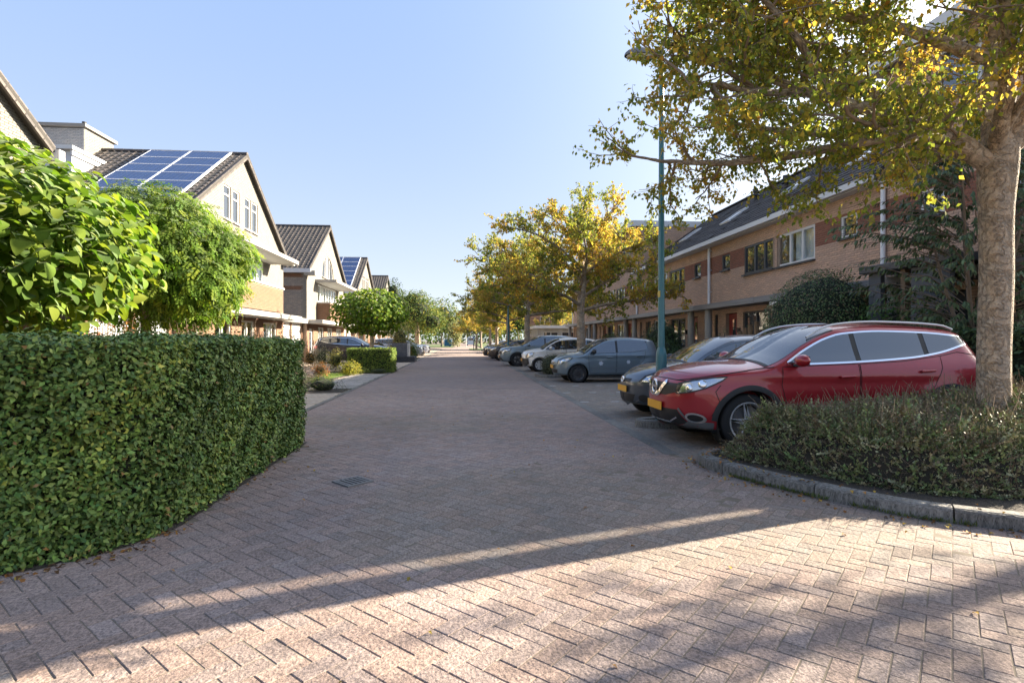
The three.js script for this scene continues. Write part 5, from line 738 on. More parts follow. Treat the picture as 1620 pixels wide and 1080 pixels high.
// catalpas with big heart-shaped leaves
const heart = leafG(0.165, 0.125, 0.16, 0.4, 7, t => Math.pow(Math.sin(PI * Math.pow(t, 0.68)), 0.62));
const LIME = [[0.125, 0.21, 0.013], [0.095, 0.18, 0.012], [0.17, 0.25, 0.016], [0.07, 0.14, 0.011], [0.22, 0.28, 0.02]];
function catalpa(pos, label, s, n, solo, white) {
  const t = thing('round_tree', label, 'tree', pos, 0, 'round-crowned trees in the left front gardens'), P = [], U = [];
  tubeInto(P, U, [0, 0.6, 1.2, 1.75].map((y, i) => V3(0.02 * i, y, 0)), 0.12, 0.09, 12); const tr = part('trunk', tubesGeo(P, U), white ? mat([0.55, 0.5, 0.42], 0.9, { map: rep(barkT, 1) }) : barkM, t);
  const P2 = [], U2 = []; for (let k = 0; k < 11; k++) { const a = k * 0.9, r = 1.5 * s; tubeInto(P2, U2, [V3(0.05, 1.65, 0), V3(Math.cos(a) * r * 0.4, 2.0 + 0.3 * (k % 3), Math.sin(a) * r * 0.4), V3(Math.cos(a) * r, 2.3 + 0.45 * (k % 3), Math.sin(a) * r)], 0.05, 0.012, 6); } part('limbs', tubesGeo(P2, U2), barkM, t);
  const cy = 1.4 + 1.33 * s + 0.1, lobes = [{ c: [0, cy, 0], r: [1.86 * s, 1.16 * s, 1.8 * s] }];
  const list = shell([], lobes, n, { out: 0.42, upb: 1.05, rand: 0.55, droop: 0.9, deep: 0.55, bump: 0.2, cols: LIME, v: 0.2, s: 1.0 });
  for (const e of list) { const w = e.p.clone().add(t.position), d = w.x * 0.0886 - w.z * 0.9961; e.k = w.length() + (Math.abs((w.x * 0.9961 + w.z * 0.0886) / d) > 0.95 ? 9 : 0); } list.sort((a, b) => a.k - b.k);
  if (solo) { const ms = LIME.concat(LIME.map(c => c.map(x => x * 0.8))).map(c => { const m = thinLeaf.clone(); m.color = rgb(...c); return m; }); list.splice(0, 300).forEach((e, i) => { const l = part('leaf', heart, ms[i % ms.length], t); l.position.copy(e.p); l.quaternion.copy(e.q); l.scale.setScalar(e.s); }); }
  copies('foliage', heart, thinLeaf, list, t); return t;
}
reseed(11);
catalpa([-6.0, -0.22, -7.35], 'nearest round-crowned tree with big lime-green leaves at the left edge', 1.02, 7600, true, false);
catalpa([-4.45, 0, -27.6], 'small round-crowned tree with pale lower trunk by the square clipped hedge', 0.98, 4200, false, true);
// fine-leaved globe tree: pinnate leaves hanging in curtains
{ reseed(21); const t = thing('round_tree', 'globe-shaped tree with fine drooping leaflets beside the nearest lime-green tree', 'tree', [-7.75, 0.1, -14.4], 0, 'round-crowned trees in the left front gardens'), P = [], U = [];
  tubeInto(P, U, [V3(0, 0, 0), V3(0.02, 0.9, 0), V3(0, 1.9, 0.02)], 0.13, 0.11, 12); part('trunk', tubesGeo(P, U), barkM, t);
  const P2 = [], U2 = []; for (let k = 0; k < 12; k++) { const a = k * 1.3, r = 1.5; tubeInto(P2, U2, [V3(0, 1.85, 0), V3(Math.cos(a) * r * 0.45, 2.4 + 0.25 * (k % 4), Math.sin(a) * r * 0.45), V3(Math.cos(a) * r, 2.6 + 0.35 * (k % 4), Math.sin(a) * r)], 0.05, 0.012, 6); } part('limbs', tubesGeo(P2, U2), barkM, t);
  const lf = leafG(0.078, 0.038, 0.2, 0.1), gs = []; for (let k = 0; k < 7; k++) for (const s of [-1, 1]) gs.push(lf.clone().rotateZ(s * -1.2).rotateY(rr(-0.4, 0.4)).translate(s * 0.004, 0.05 + k * 0.032, -0.02 * (k / 7) ** 2)); gs.push(lf.clone().translate(0, 0.28, -0.02)); const pin = merge(gs);
  const cols = [[0.12, 0.215, 0.012], [0.09, 0.175, 0.011], [0.165, 0.255, 0.014], [0.07, 0.135, 0.01], [0.22, 0.29, 0.02]];
  const list = shell([], [{ c: [0.2, 3.35, 0], r: [2.0, 1.65, 1.9] }, { c: [1.2, 2.7, 0.3], r: [1.15, 0.95, 1.2] }, { c: [-0.8, 2.9, 0.3], r: [1.2, 1.0, 1.2] }, { c: [1.5, 3.4, -0.2], r: [0.95, 0.85, 1.0] }, { c: [0.2, 4.0, 0.2], r: [1.5, 1.05, 1.4] }], 11500, { out: 0.8, upb: 0.45, rand: 0.6, droop: 0.9, deep: 0.45, bump: 0.24, cols, v: 0.25 });
  copies('foliage', pin, thinLeaf, list, t); }
// the big clipped hedge on the corner
const privet = leafG(0.042, 0.025, 0.3, 0.25), HEDGE = [[0.11, 0.175, 0.034], [0.085, 0.15, 0.031], [0.14, 0.205, 0.04], [0.06, 0.11, 0.026], [0.185, 0.24, 0.055]];
{ reseed(31); const t = thing('hedge', 'big square-clipped dark green hedge filling the left foreground', 'hedge', [-3, 0, -5.8]);
  const O = [-3, -5.8], path = [[-2.14, -7.74], [-2.14, -4.5], [-2.2, -4.15], [-2.38, -3.86], [-2.7, -3.62], [-3.3, -3.36], [-9.5, -2.45]], inner = [[-9.5, -4.1], [-4.1, -4.9], [-3.75, -5.3], [-3.7, -7.74]], H = 1.395, poly = [...path, ...inner];
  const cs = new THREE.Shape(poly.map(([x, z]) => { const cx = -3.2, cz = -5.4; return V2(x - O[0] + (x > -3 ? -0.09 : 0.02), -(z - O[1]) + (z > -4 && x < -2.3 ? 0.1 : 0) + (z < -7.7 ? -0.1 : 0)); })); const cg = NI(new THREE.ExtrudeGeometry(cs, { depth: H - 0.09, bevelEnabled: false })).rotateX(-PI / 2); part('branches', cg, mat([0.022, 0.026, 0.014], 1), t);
  const list = [], add = (x, y, z, n, dep) => { const lump = 0.085 * (fbm(x * 0.3 + 7, z * 0.3 + y * 0.35 + 7, 16, 3, 19) - 0.5) * 2; const p = V3(x - O[0], y, z - O[1]).addScaledVector(n, lump - dep); const nn = n.clone().multiplyScalar(0.75).add(V3(0, 0.55, 0)).add(randDir().multiplyScalar(0.75)).normalize(); list.push({ p, q: leafQ(nn, 0.1 - 0.5 * R()), s: rr(0.6, 1.3), c: (() => { const w = fbm(x * 0.13 + 3, z * 0.13 + y * 0.16 + 3, 8, 3, 29), c = jit(pick(HEDGE), 0.34), k = 0.72 + 0.62 * w; return R() < 0.012 ? jit([0.24, 0.15, 0.05], 0.3) : w > 0.6 && R() < 0.4 ? [c[0] * 1.5 * k, c[1] * 1.25 * k, c[2] * k] : [c[0] * k, c[1] * k, c[2] * k]; })() }); };
  const faces = [...path.map((p, i) => [p, path[i + 1]]).slice(0, -1), [[-3.7, -7.74], [-2.14, -7.74]]];
  for (const [a, b] of faces) { const L = Math.hypot(b[0] - a[0], b[1] - a[1]), n = V3((b[1] - a[1]) / L, 0, -(b[0] - a[0]) / L); if (n.x * 1 + n.z * 0.3 < -0.2 && a[1] !== -7.74) n.negate(); if (a[1] === -7.74 && b[1] === -7.74) n.set(0, 0, -1); const vis = Math.min(L, 3.6), k = Math.round(vis * H * 7200); for (let i = 0; i < k; i++) { const u = R() * vis / L; add(lerp(a[0], b[0], u), Math.pow(R(), 1.05) * H, lerp(a[1], b[1], u), n, Math.pow(R(), 1.5) * 0.13 - 0.01); } }
  const bb = [-6.4, -2.1, -7.8, -2.6]; let k = 0; while (k < 42000) { const x = rr(bb[0], bb[1]), z = rr(bb[2], bb[3]); if (!inside(poly, x, z)) continue; k++; add(x, H + 0.02, z, V3(0, 1, 0), Math.pow(R(), 1.6) * 0.12 - (R() < 0.03 ? rr(0.02, 0.08) : 0)); }
  copies('foliage', privet, denseLeaf, list, t); }
// loose shoots and garden plants seen over and past the hedge
function sprigs(name, label, cat, pos, k, h, cols, leaf, o = {}) { reseed(Math.round(Math.abs(pos[0] * 131 + pos[2] * 17) + k)); const t = thing(name, label, cat, pos, 0, o.group), P = [], U = [], list = []; for (let i = 0; i < k; i++) { const a = rr(0, 2 * PI), r = (o.r || 0.3) * Math.sqrt(R()), b = V3(Math.cos(a) * r, 0, Math.sin(a) * r), tip = b.clone().multiplyScalar(1 + (o.lean ?? 0.5)).add(V3(gauss() * 0.1, h * rr(0.6, 1.1), gauss() * 0.1)), mid = b.clone().lerp(tip, 0.5).add(randDir().multiplyScalar(0.04)); tubeInto(P, U, [b, mid, tip], 0.008, 0.003, 3); const m = o.leaves || 14; for (let j = 0; j < m; j++) { const u = lerp(o.from ?? 0.25, 1, R()), p = u < 0.5 ? b.clone().lerp(mid, u * 2) : mid.clone().lerp(tip, u * 2 - 1); const n = randDir(); n.y = Math.abs(n.y) + 0.3; n.normalize(); list.push({ p: p.addScaledVector(randDir(), 0.02), q: leafQ(n, o.droop ?? 0.0), s: rr(0.7, 1.2), c: jit(pick(cols), 0.25) }); } } part('stems', tubesGeo(P, U), twigM, t); copies('foliage', leaf, softLeaf, list, t); return t; }
const mid6 = leafG(0.06, 0.034, 0.2, 0.2), lance = leafG(0.105, 0.034, 0.25, 0.25, 3), blade = leafG(0.5, 0.014, 0.1, 0.5, 4, t => 1 - 0.6 * t), tiny = leafG(0.03, 0.018, 0.2, 0.1);
sprigs('garden_shrub', 'copper-red leafy shrub showing over the hedge top below the lime-green tree', 'shrub', [-6.35, 0, -10.2], 70, 1.72, [[0.22, 0.075, 0.03], [0.30, 0.13, 0.035], [0.16, 0.09, 0.03]], mid6, { r: 0.45, leaves: 22, from: 0.55, group: 'shrubs in the left front gardens' });
sprigs('garden_shrub', 'thin dark shoots standing at the far end of the big hedge', 'shrub', [-3.35, 0, -9.2], 22, 1.6, [[0.06, 0.09, 0.03], [0.09, 0.07, 0.04]], mid6, { r: 0.4, leaves: 16, group: 'shrubs in the left front gardens' });
sprigs('garden_shrub', 'dark reddish shoots above the hedge in front of the white window frames', 'shrub', [-5.3, 0, -12.6], 60, 1.75, [[0.09, 0.05, 0.03], [0.07, 0.10, 0.03], [0.14, 0.06, 0.035]], mid6, { r: 0.9, leaves: 16, from: 0.5, group: 'shrubs in the left front gardens' });
{ reseed(41); const t = thing('pampas_grass', 'clump of pale feathery pampas plumes behind the hedge under the globe tree', 'grass', [-6.95, 0, -15.3]), st = [], pl = [];
  for (let i = 0; i < 7; i++) { const a = rr(0, 6.28), b = V3(Math.cos(a) * 0.1, 0, Math.sin(a) * 0.1), tip = V3(Math.cos(a) * rr(0.1, 0.5), rr(1.85, 2.3), Math.sin(a) * rr(0.1, 0.5)); st.push(cyl(0.008, 0.005, b, tip, 4)); for (let j = 0; j < 240; j++) { const u = R(), w = 0.075 * Math.sin(PI * Math.min(1, u * 1.1 + 0.05)); pl.push({ p: b.clone().lerp(tip, 0.72 + 0.33 * u).add(randDir().multiplyScalar(w)), q: basisQ(V3(gauss() * 0.5, 1, gauss() * 0.5), randDir()), s: [1.2, 0.16, 1], c: jit([0.62, 0.52, 0.38], 0.15) }); } }
  part('stalks', merge(st), mat([0.4, 0.33, 0.2], 0.9), t); copies('plumes', blade, softLeaf, pl, t); copies('blades', blade, softLeaf, [...Array(500)].map(() => { const d = V3(gauss() * 0.8, 1, gauss() * 0.8); return { p: V3(gauss() * 0.12, 0, gauss() * 0.12), q: basisQ(d, V3(0, 1, 0.01)), s: rr(1.4, 2.6), c: jit([0.16, 0.19, 0.06], 0.25) }; }), t); }
// low cotoneaster mound around the big tree
{ reseed(51); const bound = [[3.02, -6.2], [3.05, -5.88], [3.34, -5.3], [3.66, -4.76], [4.08, -4.38], [4.75, -4.2], [5.5, -4.36], [6.6, -4.7], [8.6, -5.0], [8.8, -6.25], [3.6, -6.3]];
  const dist = (x, z) => { let m = 9; for (let i = 0, j = bound.length - 1; i < bound.length; j = i++) { const [ax, az] = bound[j], [bx_, bz] = bound[i], t = clamp(((x - ax) * (bx_ - ax) + (z - az) * (bz - az)) / ((bx_ - ax) ** 2 + (bz - az) ** 2), 0, 1); m = Math.min(m, Math.hypot(x - ax - t * (bx_ - ax), z - az - t * (bz - az))); } return m; };
  const hgt = (x, z) => { if (!inside(bound, x, z)) return 0; const d = dist(x, z), far = sstep(6.35, 5.9, -z); return (0.64 + 0.34 * (fbm(x * 0.11 + 2, z * 0.11 + 2, 8, 3, 23) - 0.45) + 0.10 * sstep(4, 5.5, x)) * Math.pow(1 - Math.exp(-d / 0.16), 0.8) * lerp(0.75, 1, far); };
  const t = thing('low_bush', 'low spreading small-leaved bush in the kerbed bed around the big trunk', 'bush', [5, 0.07, -5.4]), O = [5, -5.4];
  { const nx = 90, nz = 40, P = [], I = []; for (let i = 0; i <= nx; i++) for (let j = 0; j <= nz; j++) { const x = lerp(3.0, 8.9, i / nx), z = lerp(-6.4, -4.1, j / nz); P.push(x - O[0], hgt(x, z) < 0.02 ? -0.3 : hgt(x, z) * 0.86 - 0.06, z - O[1]); } for (let i = 0; i < nx; i++) for (let j = 0; j < nz; j++) { const a = i * (nz + 1) + j; I.push(a, a + 1, a + nz + 2, a, a + nz + 2, a + nz + 1); } const g = new THREE.BufferGeometry(); g.setAttribute('position', new THREE.Float32BufferAttribute(P, 3)); g.setIndex(I); g.computeVertexNormals(); part('branches', NI(g), mat([0.028, 0.024, 0.016], 1), t); }
  const cl = leafG(0.022, 0.014, 0.2, 0.1), gs = []; for (let k = 0; k < 7; k++) for (const s of [-1, 1]) gs.push(cl.clone().rotateX(rr(-0.7, 0.8)).rotateY(rr(-0.8, 0.8)).rotateZ(s * rr(0.5, 1.5)).translate(s * rr(0, 0.012), 0.01 + k * 0.014 + rr(-0.005, 0.005), rr(-0.012, 0.012))); gs.push(cl.clone().translate(0, 0.105, 0)); const spray = merge(gs), st = NI(new THREE.CylinderGeometry(0.0012, 0.002, 0.2, 3).translate(0, 0.1, 0));
  const cols = [[0.165, 0.22, 0.07], [0.13, 0.18, 0.062], [0.22, 0.26, 0.09], [0.25, 0.24, 0.11], [0.17, 0.13, 0.07], [0.34, 0.325, 0.18]];
  const list = []; let k = 0; while (k < 34000) { const x = R() < 0.72 ? rr(3.0, 6.2) : rr(6.2, 8.9), z = rr(-6.4, -4.1), h = hgt(x, z); if (h <= 0.03) continue; k++; const e = 0.05, gx = (hgt(x + e, z) - hgt(x - e, z)) / (2 * e), gz = (hgt(x, z + e) - hgt(x, z - e)) / (2 * e), n = V3(-gx, 1, -gz).normalize(); const steep = Math.hypot(gx, gz), y = steep > 1.2 ? h * rr(0.05, 1) : h - Math.pow(R(), 2) * 0.1; const p = V3(x - O[0], Math.max(0.02, y - 0.05), z - O[1]).addScaledVector(n, -0.02); const d = randDir().multiplyScalar(0.9).add(n.clone().multiplyScalar(0.55)); d.y += 0.05; const long = R() < 0.05; if (long) d.y += 0.5; list.push({ p, q: basisQ(d.normalize(), n.clone().add(randDir().multiplyScalar(0.4))), s: long ? rr(1.3, 1.9) : rr(0.6, 1.15), c: jit(pick(cols), 0.3) }); }
  copies('foliage', spray, duskLeaf, list, t); copies('stems', st, twigM, list.filter((_, i) => i % 2 === 0).map(e => ({ ...e, c: undefined })), t); }
// ---------------------------------------------------------------- right-hand gardens
reseed(61);
const DKG = [[0.085, 0.125, 0.04], [0.066, 0.10, 0.036], [0.115, 0.15, 0.046], [0.15, 0.105, 0.055], [0.095, 0.16, 0.042]];
const roundLeaf = leafG(0.052, 0.032, 0.25, 0.2), bigLeaf = leafG(0.085, 0.045, 0.25, 0.25, 3);
shrub('round_shrub', 'large clipped dome of dark green shrub in front of the terrace', 'shrub', [8.75, 0, -13.0], [{ c: [0, 1.55, 0], r: [1.25, 1.62, 1.38] }], 17000, roundLeaf, denseLeaf, { cols: DKG, deep: 0.16, bump: 0.08, out: 0.7, upb: 0.5, core: 0.86 });
shrub('garden_shrub', 'bright green bamboo-leaved shrub between the clipped dome and the dark evergreen', 'shrub', [9.2, 0, -11.3], [{ c: [0, 1.15, 0], r: [0.7, 1.35, 0.95] }, { c: [-0.2, 0.9, 0.9], r: [0.6, 1.0, 0.7] }], 4200, lance, softLeaf, { cols: [[0.07, 0.14, 0.028], [0.05, 0.10, 0.025], [0.10, 0.18, 0.035]], deep: 0.3, bump: 0.25, upb: 0.6, droop: 0.8, core: 0.6 });
{ // dark evergreen with hanging sprays
  reseed(71); const t = thing('evergreen_tree', 'dark evergreen tree with drooping narrow leaves in front of the end house', 'tree', [8.75, 0, -8.75]), P = [], U = [], lf = [], cols = [[0.075, 0.12, 0.05], [0.062, 0.10, 0.045], [0.10, 0.145, 0.06], [0.13, 0.175, 0.075]];
  for (let k = 0; k < 5; k++) { const a = k * 1.3; tubeInto(P, U, [V3(0.05 * Math.cos(a), 0, 0.05 * Math.sin(a)), V3(0.15 * Math.cos(a), 1.2, 0.15 * Math.sin(a)), V3(0.5 * Math.cos(a), 2.6, 0.5 * Math.sin(a)), V3(0.8 * Math.cos(a), 4.2, 0.8 * Math.sin(a))], 0.05, 0.012, 6); }
  for (let i = 0; i < 430; i++) { const y = rr(0.9, 4.7), a = rr(0, 2 * PI), R1 = (1.55 + 0.35 * Math.sin(a * 3 + y)) * (y < 1.8 ? 0.75 : 1) * sstep(5.4, 3.4, y) * rr(0.55, 1.15) + 0.15, b = V3(Math.cos(a) * R1 * 0.3, y - 0.1, Math.sin(a) * R1 * 0.3), e = V3(Math.cos(a) * R1, y + rr(-0.1, 0.3), Math.sin(a) * R1), m = b.clone().lerp(e, 0.6).add(V3(0, 0.14, 0)); tubeInto(P, U, [b, m, e], 0.012, 0.003, 3);
    for (let j = 0; j < 30; j++) { const u = lerp(0.25, 1, R()), p = u < 0.6 ? b.clone().lerp(m, u / 0.6) : m.clone().lerp(e, (u - 0.6) / 0.4), n = V3(gauss() * 0.7, 0.7, gauss() * 0.7).normalize(), d = V3(Math.cos(a) * 0.5 + gauss() * 0.5, -0.55, Math.sin(a) * 0.5 + gauss() * 0.5); lf.push({ p, q: basisQ(d.normalize(), n), s: rr(0.8, 1.25), c: jit(pick(cols), 0.25) }); } }
  part('trunk', tubesGeo(P, U), twigM, t); copies('foliage', lance, denseLeaf, lf, t);
}
function boxHedge(name, label, x0, x1, z0, z1, H, n, leaf, cols, o = {}) { reseed(Math.round(H * 1000 + x0 * 7)); const t = thing(name, label, 'hedge', [(x0 + x1) / 2, 0, (z0 + z1) / 2]), hx = (x1 - x0) / 2, hz = (z1 - z0) / 2, list = []; part('branches', rbx(2 * hx - 0.16, H - 0.06, 2 * hz - 0.16, 0.08, 0, (H - 0.06) / 2, 0), coreM, t);
  const A = [2 * hz * H, 2 * hz * H, 2 * hx * H, 2 * hx * H, 4 * hx * hz], T = A.reduce((a, b) => a + b); for (let f = 0; f < 5; f++) for (let i = 0; i < n * A[f] / T; i++) { const u = rr(-1, 1), v = R(), dep = Math.pow(R(), 1.5) * 0.1 + 0.04 * (fbm(u + 4, v + f + 4, 6, 2, 9) - 0.5); let p, nn; if (f === 0) { p = V3(hx - dep, v * H, u * hz); nn = V3(1, 0, 0); } else if (f === 1) { p = V3(-hx + dep, v * H, u * hz); nn = V3(-1, 0, 0); } else if (f === 2) { p = V3(u * hx, v * H, hz - dep); nn = V3(0, 0, 1); } else if (f === 3) { p = V3(u * hx, v * H, -hz + dep); nn = V3(0, 0, -1); } else { p = V3(u * hx, H - dep, rr(-1, 1) * hz); nn = V3(0, 1, 0); } nn.multiplyScalar(0.8).add(V3(0, 0.5, 0)).add(randDir().multiplyScalar(0.7)).normalize(); list.push({ p, q: leafQ(nn, 0.2), s: rr(0.7, 1.2), c: jit(pick(cols), 0.28) }); }
  copies('foliage', leaf, o.m || denseLeaf, list, t); return t; }
boxHedge('hedge', 'dark laurel hedge running behind the tail of the red crossover', 7.75, 8.7, -10.2, -5.4, 1.58, 15000, bigLeaf, [[0.055, 0.095, 0.035], [0.042, 0.075, 0.03], [0.07, 0.115, 0.04]]);
boxHedge('hedge', 'small square-clipped hedge beside the left driveway, sunlit along its top', -4.9, -3.0, -25.6, -24.1, 1.06, 8000, leafG(0.075, 0.05, 0.25, 0.2), [[0.14, 0.20, 0.035], [0.11, 0.165, 0.03], [0.18, 0.23, 0.04]], { m: softLeaf });
shrub('bush', 'low rounded bush on the kerbed island beside the blue-grey hatchback', 'bush', [3.42, 0.08, -20.95], [{ c: [0, 0.36, 0], r: [0.48, 0.46, 0.5] }, { c: [0.7, 0.36, -0.1], r: [0.5, 0.48, 0.5] }], 8500, leafG(0.035, 0.022, 0.2, 0.1), duskLeaf, { cols: [[0.07, 0.085, 0.032], [0.055, 0.07, 0.028], [0.10, 0.10, 0.04]], deep: 0.18, bump: 0.1, core: 0.84 });
const RG = 'shrubs in the terrace front gardens';
shrub('garden_shrub', 'tall dark green shrub behind the tail of the blue-grey hatchback', 'shrub', [8.9, 0, -24.2], [{ c: [0, 1.15, 0], r: [0.85, 1.15, 1.1] }, { c: [-0.2, 0.7, 1.1], r: [0.7, 0.75, 0.7] }], 6000, bigLeaf, denseLeaf, { cols: [[0.05, 0.095, 0.028], [0.035, 0.07, 0.024], [0.07, 0.12, 0.035]], deep: 0.25, bump: 0.25, core: 0.75 }, RG);
shrub('garden_shrub', 'yellow-green shrub in front of the terrace, left of the golden tree trunk', 'shrub', [8.9, 0, -32.6], [{ c: [0, 0.95, 0], r: [0.9, 0.95, 1.3] }], 2600, bigLeaf, softLeaf, { cols: [[0.14, 0.16, 0.03], [0.10, 0.13, 0.03]], deep: 0.25, bump: 0.25, core: 0.75 }, RG);
shrub('garden_shrub', 'straw-coloured low shrub right of the golden tree trunk', 'shrub', [8.8, 0, -28.4], [{ c: [0, 0.55, 0], r: [0.7, 0.65, 1.0] }], 1800, mid6, softLeaf, { cols: [[0.22, 0.19, 0.07], [0.15, 0.16, 0.05]], deep: 0.3, bump: 0.25, core: 0.7 }, RG);
shrub('garden_shrub', 'red-brown low shrub under the dark-framed ground floor windows', 'shrub', [9.0, 0, -21.4], [{ c: [0, 0.5, 0], r: [0.55, 0.65, 0.9] }], 2200, mid6, softLeaf, { cols: [[0.12, 0.045, 0.028], [0.09, 0.06, 0.03]], deep: 0.35, bump: 0.3, core: 0.6 }, RG);
sprigs('garden_shrub', 'leafy green climbing shoots around the fanned log fence', 'shrub', [9.25, 0, -17.6], 60, 1.75, [[0.05, 0.10, 0.03], [0.07, 0.13, 0.035]], mid6, { r: 0.75, leaves: 18, group: RG });
{ const t = thing('log_fence', 'low fence of slanting round logs fanned out beside the white post', 'fence', [8.75, 0, -16.7]), lm = mat([0.30, 0.20, 0.11], 0.9, { map: rep(barkT, 1) }); for (let k = 0; k < 10; k++) { const a = -0.85 + k * 0.105, b = V3(0.02 * (k % 2), 0.25, -0.85 + k * 0.165), d = V3(0, Math.cos(a), Math.sin(a)), e = b.clone().addScaledVector(d, 0.95 + 0.085 * k); part('log', cyl(0.072, 0.068, b, e, 12), lm, t); } part('rail', merge([cyl(0.04, 0.04, V3(0.1, 0.45, -1.1), V3(0.1, 0.45, 0.75), 8), bx(0.06, 0.5, 0.06, 0.1, 0.25, -0.9), bx(0.06, 0.5, 0.06, 0.1, 0.25, 0.6)]), lm, t); }
{ const t = thing('white_post', 'broad white painted timber post with a flat cap under the grey canopy', 'post', [9.45, 0, -15.75]), pm = mat([0.74, 0.70, 0.62], 0.6); part('shaft', rbx(0.34, 2.45, 0.42, 0.01, 0, 1.225, 0), pm, t); part('cap', rbx(0.46, 0.1, 0.54, 0.012, 0, 2.5, 0), pm, t); for (const y of [-0.13, -0.04, 0.05, 0.14]) part('batten', bx(0.012, 2.2, 0.012, -0.174, 1.2, y), mat([0.5, 0.47, 0.4], 0.7), t); }
{ const t = thing('porch', 'dark grey porch with slate roof half hidden by the evergreen tree', 'porch', [9.55, 0, -10.6]); part('roof', rbx(1.3, 0.16, 2.4, 0.02, 0, 2.95, 0), darkTrim, t); part('side_panel', bx(0.1, 2.86, 0.9, -0.45, 1.43, 0.55), mat([0.075, 0.085, 0.1], 0.6), t); part('side_panel', bx(0.1, 2.86, 0.35, -0.45, 1.43, -0.9), mat([0.075, 0.085, 0.1], 0.6), t); part('post', bx(0.1, 2.86, 0.12, -0.46, 1.43, -0.1), mat([0.14, 0.09, 0.05], 0.7), t); }
// ---------------------------------------------------------------- street lamps
const teal = mat([0.018, 0.135, 0.165], 0.35, { clearcoat: 0.4, clearcoatRoughness: 0.2 });
function lamp(pos, label) { const t = thing('street_lamp', label, 'street lamp', pos, 0, 'teal lamp posts along the parking bays');
  part('base', new THREE.LatheGeometry([[0.085, 0], [0.085, 1.05], [0.078, 1.12], [0.055, 1.2]].map(p => V2(...p)), 20), teal, t); part('pole', new THREE.CylinderGeometry(0.036, 0.056, 4.6, 18).translate(0, 3.4, 0), teal, t); part('access_door', rbx(0.012, 0.34, 0.09, 0.004, -0.082, 0.6, 0.02), teal, t);
  part('arm', tube([[0, 5.6, 0], [0.0, 5.78, 0], [-0.05, 5.84, 0], [-0.16, 5.86, 0]], 0.026, 12, 8), teal, t);
  const head = new THREE.SphereGeometry(1, 24, 14, 0, 2 * PI, 0, PI / 2); head.scale(0.27, 0.14, 0.135); part('lamp_head', NI(head).translate(-0.34, 5.84, 0), mat([0.16, 0.155, 0.15], 0.5), t); part('diffuser', NI(new THREE.SphereGeometry(1, 20, 8, 0, 2 * PI, PI / 2, PI / 2)).scale(0.235, 0.05, 0.115).translate(-0.34, 5.84, 0), mat([0.6, 0.6, 0.58], 0.25), t);
  const st = part('sticker', new THREE.CylinderGeometry(0.0562, 0.0568, 0.1, 18, 1, true, PI * 1.1, PI * 0.7).translate(0, 2.05, 0), mat([0.5, 0.36, 0.08], 0.6, { side: THREE.DoubleSide }), t); st.userData.label = 'small yellow number sticker'; return t; }
lamp([3.18, 0.09, -8.68], 'tall teal lamp post at the nose of the red crossover, its head lost in leaves');
lamp([3.05, 0.0, -37.2], 'farther teal lamp post between the dark parked cars and the blue-grey crossover');
// ---------------------------------------------------------------- left gardens
const LG = 'shrubs in the left front gardens';
const rockM = [[0.46, 0.33, 0.25], [0.38, 0.30, 0.25], [0.52, 0.42, 0.33]].map(c => mat(c, 0.9, { map: rep(cloudT, 2), bumpMap: grainB, bumpScale: 0.02 }));
reseed(81);
const rockAt = [['large flat pinkish stone in the flower bed past the hedge', -6.1, -19.4, 0.36], ['pale rounded stone left of the lawn edge', -5.6, -19.9, 0.26], ['reddish block of stone behind the flat pinkish one', -6.25, -20.6, 0.34], ['tall beige stone beside the orange plants', -5.55, -20.9, 0.3], ['low grey-pink stone nearest the big hedge end', -5.9, -18.2, 0.26]];
rockAt.forEach(([l, x, z, s], i) => { const g = new THREE.IcosahedronGeometry(1, 3), p = g.attributes.position; for (let k = 0; k < p.count; k++) { const d = V3().fromBufferAttribute(p, k).normalize(), f = 0.8 + 0.5 * fbm(d.x * 0.3 + i + 2, d.y * 0.3 + d.z * 0.3 + 2, 8, 3, i); p.setXYZ(k, d.x * f * 1.25, Math.max(-0.1, d.y * f * 0.8), d.z * f); } g.computeVertexNormals(); const t = tag(new THREE.Mesh(NI(g).scale(s, s, s), rockM[i % 3]), l, 'rock', 'stones in the left flower bed'); t.name = numbered('garden_rock'); t.position.set(x, 0.03, z); t.rotation.y = i; t.castShadow = true; scene.add(t); });
